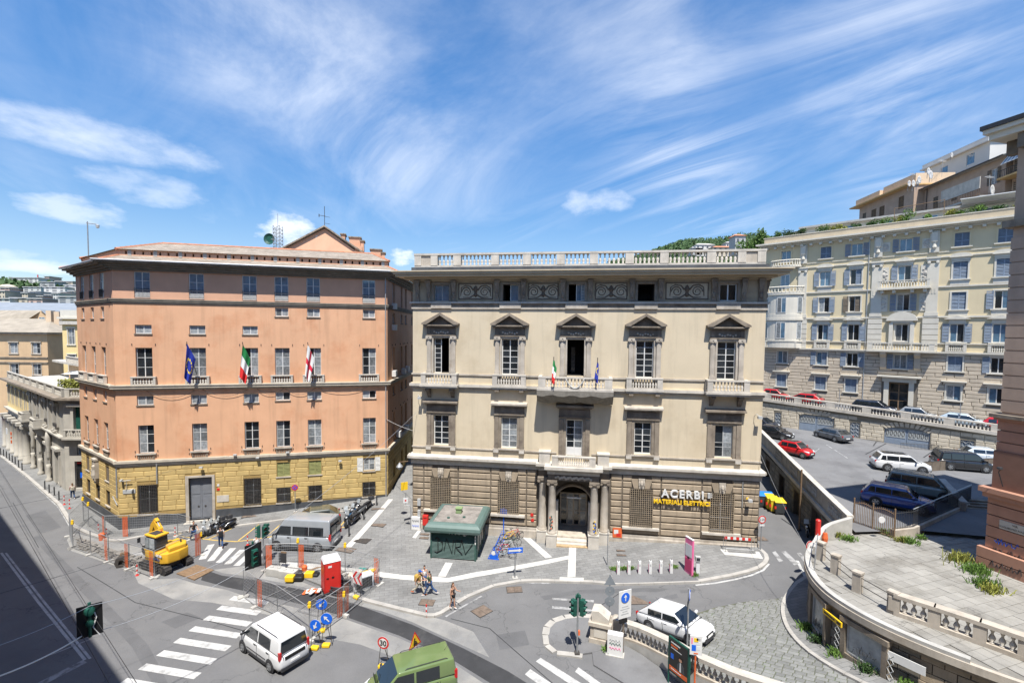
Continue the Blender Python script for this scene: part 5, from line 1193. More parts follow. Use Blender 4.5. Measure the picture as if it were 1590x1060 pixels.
# ---- upper street in front of it, held by a block wall with garages
UP_Z=lambda x:9.15-.047*(x-2)
def upper_street():
 o1,o2=7.0,.0
 mb=MB();n_=16;vs=[];fs=[]
 for k in range(n_+1):
  x=-14+48*k/n_;z=UP_Z(x)
  for o in (-.3,7.0):p=yk(x,o);vs.append((p[0],p[1],z-.05))
 for k in range(n_):fs.append((2*k,2*k+1,2*k+3,2*k+2))
 tag(MB().add(vs,fs).build('upper_street','asphalt_lot'),kind='structure')
 rz=YRZ;A=yk(0,7.0);b=thing('garage_retaining_wall','long beige block wall with garage doors and stone balustrade above the car park','wall',(A[0],A[1],0),rz)
 x0,x1=-12.0,29.0
 ops=[(7.0,10.9,4.6,7.75),(16.0,20.1,4.4,7.35),(4.0,4.8,5.6,7.5),(12.6,13.6,5.6,7.4),(22.6,23.7,5.0,6.9),(26.2,27.1,5.0,6.7)]
 zt=UP_Z(8)
 w_=MB();wall(w_,x0,x1,3.5,UP_Z(x1)-.2,ops,0,.3);w_.prism([(x0,UP_Z(x1)-.2),(x1,UP_Z(x1)-.2),(x0,UP_Z(x0))],0,.3);wl=w_.build('wall','wall_beige_joint',b)
 ashlar(wl,'wall_beige',0,x1,4.6,7.7,.44,.95,[(a-.05,c-(-.05),e-.1,f+.05) for a,c,e,f in ops],0,.04,gap=.035,jit=.2,seed=31)
 for k in range(int((14-0)/.95)):
  for j in range(2):
   z=7.72+j*.44
   if z+.44<UP_Z(k*.95+1)-.25:stone(wl,'stone','wall_beige',k*.95+.0175+(j*.45),(k+1)*.95-.0175+(j*.45),z+.017,z+.423,0,.04)
 for (a,c,e,f) in ops:
  if c-a>2:
   m_=(a+c)/2
   for u0,u1 in ((a,m_-.02),(m_+.02,c)):
    mb=MB();mb.box(u0,u1,.12,.17,e,f);d=mb.build('garage_door','shutter_blue',b);bx(d,'scroll_panel',mat('garage_scroll',(.34,.36,.36),.7,.35,9),u0+.12,u1-.12,.09,.12,f-1.15,f-.1)
    mb=MB()
    for q in range(5):
     xx=u0+.3+(u1-u0-.6)*q/4;mb.tube([(xx+.12*math.cos(t*.7),.08,f-.65+.28*math.sin(t*.7)) for t in range(10)],.022,4)
    mb.build('ironwork','iron',d)
   ac=m_;
   for q in range(11):
    an=PI*(.18+.64*q/10);r0=(c-a)/2*1.05
    MB().prism([(ac+math.cos(an-.07)*r0*1.0,f-.55+math.sin(an-.07)*.75),(ac+math.cos(an+.07)*r0,f-.55+math.sin(an+.07)*.75),(ac+math.cos(an+.07)*r0*1.25,f-.5+math.sin(an+.07)*1.25),(ac+math.cos(an-.07)*r0*1.25,f-.5+math.sin(an-.07)*1.25)],-.055,.02).build('voussoir','wall_beige',wl)
  else:
   bx(b,'vent_door',mat('vent_blue',(.16,.20,.25),.7,.3,8),a,c,.1,.15,e,f)
   mb=MB()
   for q in range(4):xx=a+(c-a)*(q+.5)/4;mb.tube([(xx,.06,e),(xx,.06,f)],.015,4)
   for q in range(4):zz=e+(f-e)*(q+.5)/4;mb.tube([(a+(c-a)*t/8,.05,zz+.12*math.sin(t*1.57)) for t in range(9)],.02,4)
   mb.build('ironwork','grey_frame',b)
 xs=[-12]+list(np.arange(-8,29.1,3.7));me=balmesh(.62,.115,'stone_white')
 for a,c in zip(xs,xs[1:]):
  za,zc=UP_Z(a),UP_Z(c);mb=MB()
  mb.prism([(a,za-.22),(c,zc-.22),(c,zc+.14),(a,za+.14)],-.28,.2);mb.prism([(a,za+.76),(c,zc+.76),(c,zc+.92),(a,za+.92)],-.2,.18);mb.box(a-.45,a+.45,-.2,.16,za+.1,za+.80);o=mb.build('balustrade','stone_white',b)
  n_=9
  for k in range(n_):x=a+.5+(c-a-1.0)*(k+.5)/n_;new('baluster',me,o,T(x,-.02,UP_Z(x)+.14))
 for x,lab in ((11.2,'thin grey pole on the upper street near the beige garage wall, left one'),(22.4,'thin grey pole on the upper street near the beige garage wall, right one')):
  p=yk(x,6.2);r_=thing('street_pole',lab,'pole',(p[0],p[1],UP_Z(x)));MB().tube([(0,0,-.1),(0,0,2.6)],.04,6).build('pole','pole_grey',r_);MB().lathe([(.1,0),(.08,.05),(.05,.08)],n=8).build('base','pole_grey',r_)
upper_street()
# ---- car park deck
WN,WF=Vector((23.35,32.1)),Vector((30.4,57.9));WD=(WF-WN).normalized();WNOR=Vector((WD.y,-WD.x))
def lot_z(x,y):return 4.62+max(0.,min(1.0,(y-33)/28.))*1.0
WEND=WF+WD*10
sheet('car_park',[tuple(WN+WNOR*.3),(28.4,32.4),(33.5,31.2),(44,31),(64,40),yk(28.9,7.0),yk(10,7.0),yk(0,7.0)],0,'asphalt_lot',0,zf=lot_z,step=4)
def lot_lines():
 for l in ([(1312,688),(1319,678)],[(1356,692),(1361,685)],[(1232,690),(1243,684)],[(1265,702),(1272,696)],[(1344,705),(1376,688)],[(1434,710),(1450,699)],[(1283,690),(1316,711)]):
  p,q=[onz(u,v,5.3) for u,v in l]
  for _ in range(4):p=onz(*l[0],lot_z(p.x,p.y)+.01);q=onz(*l[1],lot_z(q.x,q.y)+.01)
  d=(q-p).xy.normalized();n_=Vector((d.y,-d.x))*.06
  sheet('bay_line',[tuple(x) for x in (p.xy-n_,p.xy+n_,q.xy+n_,q.xy-n_)],.012,'road_paint_worn' if l[0][0]<1340 else 'asphalt_new',0,zf=lot_z,step=4)
lot_lines()
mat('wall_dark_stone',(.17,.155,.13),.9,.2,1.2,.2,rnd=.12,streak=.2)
def lot_wall():
 L_=(WEND-WN).length;rz=math.atan2(WD.y,WD.x)
 b=thing('car_park_wall','tall retaining wall with pale parapet between side street and car park','wall',(WN.x,WN.y,0),rz)
 M=T(L_,0,0) @ Rz(PI)
 zt=lambda x:lot_z(0,(WN+WD*x).y)
 ops=[(L_-3.2,L_-1.6,.6,3.4),(L_-7.6,L_-5.4,.6,3.6),(L_-12.4,L_-10.4,.8,3.6),(L_-17.4,L_-15.4,1,3.7),(L_-23,L_-21,1.2,3.8)]
 w_=MB(M);wall(w_,0,L_,-.5,4.3,ops,0,.4);wl=w_.build('wall','stone_joint',b)
 ashlar(wl,'wall_dark_stone',0,L_,.2,4.25,.5,1.15,[(a-.03,c+.03,e-.1,f+.03) for a,c,e,f in ops],0,.05,M=M,jit=.2,seed=41)
 for k,(a,c,e,f) in enumerate(ops):
  mb=MB(M);mb.box(a,c,.35,.4,e,f)
  for q in range(9):mb.box(a,c,.33,.35,e+(f-e)*q/9,e+(f-e)*q/9+.05)
  mb.build('roller_door','plastic_dark' if k % 2 else 'shutter_brown',b)
 n_=12;mb=MB()
 for k in range(n_):
  a,c=L_*k/n_,L_*(k+1)/n_;za,zc=zt(a),zt(c)
  mb.add([(a,.35,za-.5),(c,.35,zc-.5),(c,-.2,zc-.5),(a,-.2,za-.5),(a,.35,za-.2),(c,.35,zc-.2),(c,-.2,zc-.2),(a,-.2,za-.2)],[(3,2,1,0),(4,5,6,7),(0,1,5,4),(2,3,7,6)])
 mb.build('string_course','stone_white',b)
 mb=MB()
 for k in range(n_):
  a,c=L_*k/n_,L_*(k+1)/n_;za,zc=zt(a),zt(c)
  mb.add([(a,.16,za-.2),(c,.16,zc-.2),(c,-.1,zc-.2),(a,-.1,za-.2),(a,.16,za+.95),(c,.16,zc+.95),(c,-.1,zc+.95),(a,-.1,za+.95)],[(0,1,5,4),(2,3,7,6),(3,0,4,7),(1,2,6,5)])
 mb.build('parapet','stone_pale',b)
 mb=MB()
 for k in range(n_):
  a,c=L_*k/n_,L_*(k+1)/n_;za,zc=zt(a),zt(c)
  mb.add([(a,.24,za+.95),(c,.24,zc+.95),(c,-.18,zc+.95),(a,-.18,za+.95),(a,.24,za+1.1),(c,.24,zc+1.1),(c,-.18,zc+1.1),(a,-.18,za+1.1)],[(3,2,1,0),(4,5,6,7),(0,1,5,4),(2,3,7,6),(3,0,4,7),(1,2,6,5)])
 mb.build('coping','stone_white',b)
 me=balmesh(.62,.11,'stone_white')
 for s0 in (1.2,6.2,11.2,16.2):
  for k in range(7):x=s0+k*.36;new('baluster',me,b,T(x,.19,zt(x)+.12))
 r_=WN+WD*8.5-WNOR*.6;p=thing('rusty_pole','rusty iron pole against the parapet of the car park wall','pole',(r_.x,r_.y,1.2));MB().tube([(0,0,-.2),(0,0,5.3)],.07,6).build('pole','iron_rust',p);MB().box(-.12,.12,-.12,.12,-.1,.12).build('base','iron',p)
lot_wall()
# ---- curved terrace with shops below
TER=[(23.3,32.2),(21.3,31.7),(19.6,30.2),(18.3,28.6),(17.4,26.8),(17.0,25.2),(17.05,23.7),(17.6,22.0),(18.7,20.3),(20.4,18.5),(23.0,16.3),(26.5,13.6),(31,10.2)]
def smooth_line(P,n):
 out=[]
 for i in range(len(P)-1):
  p0,p1,p2,p3=[Vector(P[max(0,min(len(P)-1,k))]) for k in (i-1,i,i+1,i+2)]
  for k in range(n):
   t=k/n;out.append(.5*((2*p1)+(p2-p0)*t+(2*p0-5*p1+4*p2-p3)*t*t+(3*p1-p0-3*p2+p3)*t**3))
 out.append(Vector(P[-1]));return out
TL=smooth_line(TER,6);TZ=4.4
def off(line_,d):
 r_=[]
 for i,p in enumerate(line_):
  t=(line_[min(i+1,len(line_)-1)]-line_[max(i-1,0)]).normalized();r_.append(p+Vector((-t.y,t.x))*d)
 return r_
def terrace():
 inn=[Vector((38,10.2)),Vector((38,31)),Vector((28.2,32.4)),Vector((24.5,33.4))]
 sheet('terrace',[tuple(p) for p in TL[::2]]+[tuple(p) for p in inn],TZ-4.4,'paving_joint',.4,zf=lambda x,y:TZ-.04,step=4)
 poly=[Vector(p) for p in TL]+inn
 def inside(p):
  c=False;n_=len(poly)
  for i in range(n_):
   a,b_=poly[i],poly[(i+1) % n_]
   if (a.y>p.y)!=(b_.y>p.y) and p.x<(b_.x-a.x)*(p.y-a.y)/(b_.y-a.y)+a.x:c=not c
  return c
 root=new('terrace_paving',None);root['kind']='structure';st=.56;cand=[]
 ang=R(18);ca,sa=math.cos(ang),math.sin(ang);me=MB().box(-st/2+.008,st/2-.008,-st/2+.008,st/2-.008,-.06,0).mesh('paving_slab','paving_terrace');rg=random.Random(3)
 for i in range(-45,50):
  for j in range(-45,50):
   p=Vector((24+i*st*ca-j*st*sa,24+i*st*sa+j*st*ca))
   if all(inside(p+Vector((dx,dy))) for dx,dy in ((-.3,-.3),(.3,-.3),(.3,.3),(-.3,.3))):cand.append(p)
 cand.sort(key=lambda p:p.length);rest=MB();nv=0
 for k,p in enumerate(cand):
  B=T(p.x,p.y,TZ+rg.uniform(-.006,.006)) @ Rz(ang)
  nv+=p.x<1.1*p.y
  if nv>300 or p.x>1.1*p.y:rest.M=B;rest.box(-st/2+.012,st/2-.012,-st/2+.012,st/2-.012,-.06,0)
  else:new('paving_slab',me,root,B)
 if rest.f:tag(rest.build('paving_slabs_beyond','paving_terrace',root),kind='stuff')
 b=thing('terrace_wall','curved stone retaining wall with shop windows under the paved terrace','wall',(TL[24].x,TL[24].y,0));inv=T(-TL[24].x,-TL[24].y,0)
 def band(o0,o1,z0,z1,m,nm,i0=0,i1=None):
  a,c=off(TL,o0)[i0:i1],off(TL,o1)[i0:i1];n_=len(a);vs=[]
  for p,q in zip(a,c):vs+=[(p.x,p.y,z0),(p.x,p.y,z1),(q.x,q.y,z1),(q.x,q.y,z0)]
  fs=[]
  for k in range(n_-1):
   for j in range(4):fs.append((4*k+j,4*k+(j+1) % 4,4*k+4+(j+1) % 4,4*k+4+j))
  fs+=[(3,2,1,0),tuple(4*(n_-1)+j for j in range(4))]
  return MB(inv).add(vs,fs).build(nm,m,b,False)
 wl=band(.12,.5,-.5,TZ-.3,'stone_joint','wall')
 band(-.22,.4,TZ-.38,TZ-.05,'stone_pale','coping');band(-.10,.25,TZ-.55,TZ-.38,'stone_grey','string_course');band(-.16,.14,TZ-.05,TZ+.12,'concrete','edge_kerb',0,52)
 acc=[0.]
 for p,q in zip(TL,TL[1:]):acc.append(acc[-1]+(q-p).length)
 def at(s):
  for i in range(len(TL)-1):
   if acc[i+1]>=s:t=(s-acc[i])/(acc[i+1]-acc[i]);d=(TL[i+1]-TL[i]).normalized();return TL[i].lerp(TL[i+1],t),d
  return TL[-1],(TL[-1]-TL[-2]).normalized()
 shops=[(9.0,10.5),(11.9,13.6)]
 bw=.82;
 s=.3;row=0
 for j in range(7):
  z0=.75+j*.47;s=.2+(bw/2 if j % 2 else 0)
  while s<24:
   p,d=at(s+bw/2);gz=g(p.x-.5,p.y)
   inshop=any(a-.1<s+bw/2<c+.1 for a,c in shops) and z0<3.6
   if not inshop and z0+.47>gz+.1 and z0<TZ-.6:
    M=inv @ T(p.x,p.y,0) @ Rz(math.atan2(d.y,d.x)) 
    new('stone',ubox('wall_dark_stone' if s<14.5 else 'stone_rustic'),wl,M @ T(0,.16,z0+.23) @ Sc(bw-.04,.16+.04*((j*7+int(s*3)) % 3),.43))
   s+=bw
 for k,(a,c) in enumerate(shops):
  p,d=at((a+c)/2);gz=g(p.x-.6,p.y);M=inv @ T(p.x,p.y,0) @ Rz(math.atan2(d.y,d.x));hw=(c-a)/2
  zt_=min(gz+2.75,TZ-.85);window(b,-hw,hw,gz+.35,zt_,1,1,-.06,fm='grey_frame',pm=('pane_pale',),M=M @ T(0,.06,0),fw=.09,name='shop_window')
  mb=MB(M)
  for s_ in (-1,1):mb.box(s_*(hw+.14)-.12,s_*(hw+.14)+.12,-.12,.2,gz,zt_+.2)
  mb.box(-hw-.3,hw+.3,-.16,.2,zt_+.03,zt_+.28);mb.box(-hw-.05,hw+.05,-.1,.2,gz-.2,gz+.33);mb.build('shop_frame','stone_grey',b)
  mb=MB(M)
  for q in range(9):mb.tube([(-hw*.6+q*hw*.15+.1*math.sin(q*4),-.085,gz+.6+.4*((q*37) % 10)/10),(-hw*.5+q*hw*.15,-.085,gz+.8+.4*((q*53) % 10)/10),(-hw*.42+q*hw*.15,-.085,gz+.6+.5*((q*71) % 10)/10)],.012,4)
  mb.build('window_scribble','plastic_dark',b)
  if k:
   mb=MB(M)
   for q in range(4):
    for s_ in (-1,1):
     x_=s_*(hw+.42);mb.tube([(x_-.14,-.1,gz+.2+q*.36),(x_+.14,-.1,gz+.56+q*.36)],.018,4);mb.tube([(x_+.14,-.1,gz+.2+q*.36),(x_-.14,-.1,gz+.56+q*.36)],.018,4)
   mb.build('folding_gate','grey_frame',b)
 p,d=at(10.9);gz=g(p.x-.5,p.y);M=inv @ T(p.x,p.y,0) @ Rz(math.atan2(d.y,d.x));
 bx(b,'shop_sign','yellow_plastic',-.3,1.0,-.28,-.2,3.3,3.55,M);bx(b,'sign_arrow','black',0.7,.95,-.29,-.27,3.36,3.49,M);bx(b,'sign_lettering','black',-.2,.55,-.29,-.27,3.38,3.46,M)
 p,d=at(14.5);M=inv @ T(p.x,p.y,0) @ Rz(math.atan2(d.y,d.x));bx(b,'street_plate','white_paint',-.7,.7,-.14,-.1,3.0,3.4,M)
 r_=thing('terrace_railing','stone posts with twin iron rails along the curved terrace edge','railing',(TL[30].x,TL[30].y,TZ));iv=T(-TL[30].x,-TL[30].y,-TZ)
 prev=None
 for u,v in ((1274,868),(1297,889.5),(1331,918),(1386,951)):
  q=onz(u,v,TZ).xy;an=R(-60)
  MB(iv @ T(q.x,q.y,0) @ Rz(an)).box(-.2,.2,-.17,.17,TZ,TZ+1.0).box(-.23,.23,-.2,.2,TZ+1.0,TZ+1.1).build('post','stone_pale',r_)
  if prev is not None:
   for h in (.45,.85):MB(iv).tube([(prev.x,prev.y,TZ+h),(q.x,q.y,TZ+h)],.022,6).build('rail','iron',r_)
  prev=q
 b2=thing('terrace_balustrade','heavy pale stone balustrade along the right-hand edge of the terrace','balustrade',(TL[48].x,TL[48].y,TZ));iv=T(-TL[48].x,-TL[48].y,-TZ)
 BP=[onz(u,v,TZ).xy for u,v in ((1388,952),(1450,973),(1521,998),(1592,1024),(1690,1062),(1830,1115))];me=balmesh(.68,.13,'stone_white')
 for p,q in zip(BP,BP[1:]):
  t=(q-p);M=iv @ T(p.x,p.y,TZ) @ Rz(math.atan2(t.y,t.x));l=t.length
  mb=MB(M);mb.box(0,l,-.2,.2,0,.2);mb.box(-.03,l+.03,-.24,.24,.88,1.06);mb.box(-.22,.22,-.2,.2,.2,.88);o=mb.build('balustrade_run','stone_pale',b2);nb=max(2,round((l-.44)/.34))
  for j in range(nb):new('baluster',me,o,M @ T(.22+(l-.44)*(j+.5)/nb,0,.2))
 b3=thing('terrace_parapet','low curved concrete parapet at the top corner of the terrace','wall',(TL[6].x,TL[6].y,TZ));iv=T(-TL[6].x,-TL[6].y,-TZ)
 a,c=off(TL,.0)[:15],off(TL,.28)[:15];vs=[]
 for i,(p,q) in enumerate(zip(a,c)):
  h=1.25-.07*i
  vs+=[(p.x,p.y,TZ-.05),(p.x,p.y,TZ+h),(q.x,q.y,TZ+h),(q.x,q.y,TZ-.05)]
 fs=[]
 for k in range(14):
  for j in range(4):fs.append((4*k+j,4*k+(j+1) % 4,4*k+4+(j+1) % 4,4*k+4+j))
 fs+=[(3,2,1,0),(56,57,58,59)]
 MB(iv).add(vs,fs).build('parapet','concrete',b3)
terrace()
def street_gate():
 A,C,E=onz(1325,816,TZ).xy,onz(1388,836,TZ).xy,onz(1510,790,TZ).xy
 b=thing('park_gate','rusty iron gate and railing in front of the parked blue car','gate',(A.x,A.y,TZ));iv=T(-A.x,-A.y,-TZ)
 def panel(p,q,h,nm,arch=0.,n_=None,base=.0,m='iron'):
  t=q-p;M=iv @ T(p.x,p.y,TZ) @ Rz(math.atan2(t.y,t.x));l=t.length;n_=n_ or max(6,int(l/.15));mb=MB(M)
  top=lambda x:h+arch*math.sin(PI*x/l)
  for k in range(n_+1):x=l*k/n_;mb.tube([(x,0,base),(x,0,top(x))],.018,4)
  mb.tube([(0,0,base+.12),(l,0,base+.12)],.022,4);mb.tube([(l*k/8,0,top(l*k/8)-.12) for k in range(9)],.022,4);return mb.build(nm,m,b),M,l
 m_=A.lerp(C,.48);
 for p,q in ((A,m_),(m_,C)):
  o,M,l=panel(p,q,1.75,'gate_leaf',.18,11,0,'iron_rust');
 for p in (A,m_,C):q=p;MB(iv).tube([(q.x,q.y,TZ),(q.x,q.y,TZ+2.05)],.05,6).build('gate_post','iron_rust',b)
 MB(iv @ T(C.x,C.y,TZ)).lathe([(.02,-.02),(.22,-.02),(.22,.02),(.02,.02)],(-1.0,-.15,1.35),12,'y').build('round_notice','white_paint',b)
 c2=onz(1420,832,TZ).xy
 MB(iv).prism([tuple(C),tuple(c2),tuple(E),tuple(E+Vector((.1,.4))),tuple(c2+Vector((0,.45))),tuple(C+Vector((0,.4)))],TZ-.05,TZ+.55,'xy').build('low_wall','stone_pale',b)
 for p,q in ((C,c2),(c2,E)):panel(p+Vector((0,.2)),q+Vector((0,.2)),1.75,'railing',0,None,.5,'plastic_dark')
 MB(iv).tube([(c2.x,c2.y+.2,TZ+1.8),(E.x,E.y+.2,TZ+1.9)],.035,5).build('rail','steel',b)
 P=onz(1420,735,4.9).xy;Q=onz(1545,728,4.9).xy
 s_=thing('brown_screen_fence','dark brown slatted screen fence behind the parked green car','fence',(P.x,P.y,4.7),math.atan2((Q-P).y,(Q-P).x));l=(Q-P).length
 for k in range(10):bx(s_,'slat','shutter_brown',l*k/10+.02,l*(k+1)/10-.02,-.03,.03,.2,1.25)
 MB().tube([(0,0,1.3),(l,0,1.3)],.04,5).build('rail','iron',s_);MB().box(0,l,-.1,.1,-.3,.2).build('base','concrete',s_)
 P=onz(1398,700,5.0).xy;Q=onz(1560,712,5.0).xy
 s_=thing('car_park_railing','thin dark iron railing between the white car and the black cars','railing',(P.x,P.y,4.9),math.atan2((Q-P).y,(Q-P).x));l=(Q-P).length;mb=MB()
 for k in range(int(l/.13)):mb.tube([(k*.13,0,0),(k*.13,0,1.05)],.014,4)
 mb.build('bars','iron',s_);MB().tube([(0,0,1.05),(l,0,1.05)],.025,5).build('rail','iron',s_)
 st=thing('stone_stair','dark stone stair flanked by a pale sloping wall beside the pink corner building','stair',tuple(onz(1500,800,TZ)),R(-12))
 for k in range(6):bx(st,'step','stone_grey',0,3.2,k*.34,(k+1)*.34+.02,0,.12*(k+1))
 MB().prism([(0,0),(2.6,0),(2.6,1.9),(0,.9)],-.35,0,'yz').build('side_wall','stone_pale',st);MB().prism([(-.05,.9),(2.65,1.9),(2.65,2.05),(-.05,1.05)],-.42,.07,'yz').build('coping','stone_white',st)
street_gate()
# ---- pink-brown corner building at the right edge
mat('brown_wall',(.42,.225,.155),.9,.1,.9,.15,streak=.12,rnd=.04,fine=.04)
mat('brown_upper',(.42,.31,.235),.9,.1,.9,.12,streak=.12,fine=.03)
mat('brown_joint',(.2,.11,.08),.95)
def brown():
 c=onz(1541,880,TZ).xy;d=Vector((.284,-.959));b=thing('corner_building','reddish brown rusticated corner building cut by the right edge of the picture','building',(c.x,c.y,TZ),math.atan2(d.y,d.x))
 L_=13.;Dp=14.
 MB().box(0,L_,0,Dp,7.2,26.0).build('wall','brown_upper',b)
 base=MB().box(-.18,L_,-.18,Dp,-.3,7.0).build('base_wall','brown_joint',b)
 def faces(z0,z1,ch,w0,o,m,par,proud=.05):
  n_=round((z1-z0)/ch)
  for k in range(n_):
   a,e=z0+(z1-z0)*k/n_+.03,z0+(z1-z0)*(k+1)/n_-.03
   MB().box(-o-proud,L_,-o-proud,.3,a,e).box(-o-proud,.3,.3,Dp,a,e).build('stone_course',m,par)
 faces(-.1,1.2,.65,0,.48,'brown_wall',base);faces(1.2,4.5,.62,0,.22,'brown_wall',base)
 MB().box(-.6,L_,-.6,Dp,4.5,4.78).build('string_course','brown_wall',b);MB().box(-.45,L_,-.45,Dp,4.2,4.5).build('string_course','brown_wall',b)
 faces(4.8,8.9,.68,0,.06,'brown_wall',base)
 MB().box(-.4,L_,-.4,Dp,8.95,9.15).build('string_course','stone_grey',b);MB().box(-.25,L_,-.25,Dp,8.8,8.95).build('string_course','brown_wall',b)
 up=b
 for k in range(14):MB().box(-.05,L_,-.05,.3,9.3+k*.72,9.95+k*.72).box(-.05,.3,.3,Dp,9.3+k*.72,9.95+k*.72).build('stone_course','brown_upper',b)
 MB().box(-.35,L_,-.35,Dp,19.9,20.3).build('string_course','stone_grey',b)
 MB().box(-.9,L_,-.9,Dp,25.0,25.35).build('cornice','yel_white',b);MB().box(-1.1,L_,-1.1,Dp,25.35,25.6).build('cornice','yel_white',b);MB().box(-1.2,L_,-1.2,Dp,25.6,25.85).build('gutter','plastic_dark',b)
 for k in range(8):
  bx(b,'bracket','stone_sooty',-.7,.0,.3+k*1.5,.8+k*1.5,24.2,25.0);bx(b,'bracket','stone_sooty',.3+k*1.5,.8+k*1.5,-.7,0,24.2,25.0)
 MB().box(.5,1.6,.5,1.6,26.0,28.6).box(.4,1.7,.4,1.7,28.6,28.9).build('chimney','stone_grey',b)
 M=Matrix(((1,0,0,0),(0,1,0,0),(0,0,1,0),(0,0,0,1)))
 pl=bx(b,'street_plate','stone_white',.35,1.75,-.31,-.27,2.55,3.05)
 text(b,'plate_lettering','VIA','stone_sooty',.16,T(1.05,-.32,2.86) @ UP,.01);text(b,'plate_lettering','GUGLIELMO MAGGIO','stone_sooty',.15,T(1.05,-.32,2.64) @ UP,.01)
 mb=MB();mb.tube([(.4,-.3,5.0),(.4,-.75,5.9),(.55,-.9,6.1)],.03,5);mb.lathe([(.02,-.1),(.14,-.02),(.12,.08),(.02,.1)],(.55,-.95,6.15),8);mb.build('wall_lamp','plastic_dark',b)
 gm='black';rg=random.Random(9)
 for z,n_,col in ((1.75,7,'sign_blue'),(1.2,8,'plastic_dark'),(.45,9,'plastic_dark')):
  mb=MB();x=.15;pts=[]
  for k in range(n_*3):pts.append((x+k*.055,-.285 if z>.9 else -.545,z+rg.uniform(-.18,.2)))
  mb.tube(pts,.022,4);mb.build('graffiti',col,b)
brown()
# ------------------------------------------------------------------ left street: ornate white palazzo with a yellow arcade wing
mat('palazzo_white',(.42,.395,.345),.9,.12,1.,.1,streak=.25,fine=.04)
mat('palazzo_yellow',(.72,.56,.27),.9,.06,.7,.05,streak=.08)
mat('tan_wall',(.56,.39,.23),.9,.08,.6,.05,streak=.08)
mat('tan_light',(.60,.46,.32),.9,.08,.6,.05,streak=.06)
mat('roof_beige',(.30,.26,.205),.9,.18,.6,.2,10,fine=.12)
mat('roof_blue_slate',(.22,.245,.275),.8,.1,.5,.05,spec=.2)
mat('far_white',(.56,.55,.52),.9,.08,.2);mat('far_grey',(.40,.40,.40),.9,.08,.2);mat('far_pink',(.55,.40,.34),.9,.08,.2);mat('far_tan',(.52,.45,.35),.9,.08,.2);mat('far_window',(.085,.095,.11),.4,.2,1.)
mat('hill_green',(.075,.105,.045),.95,.3,.05)
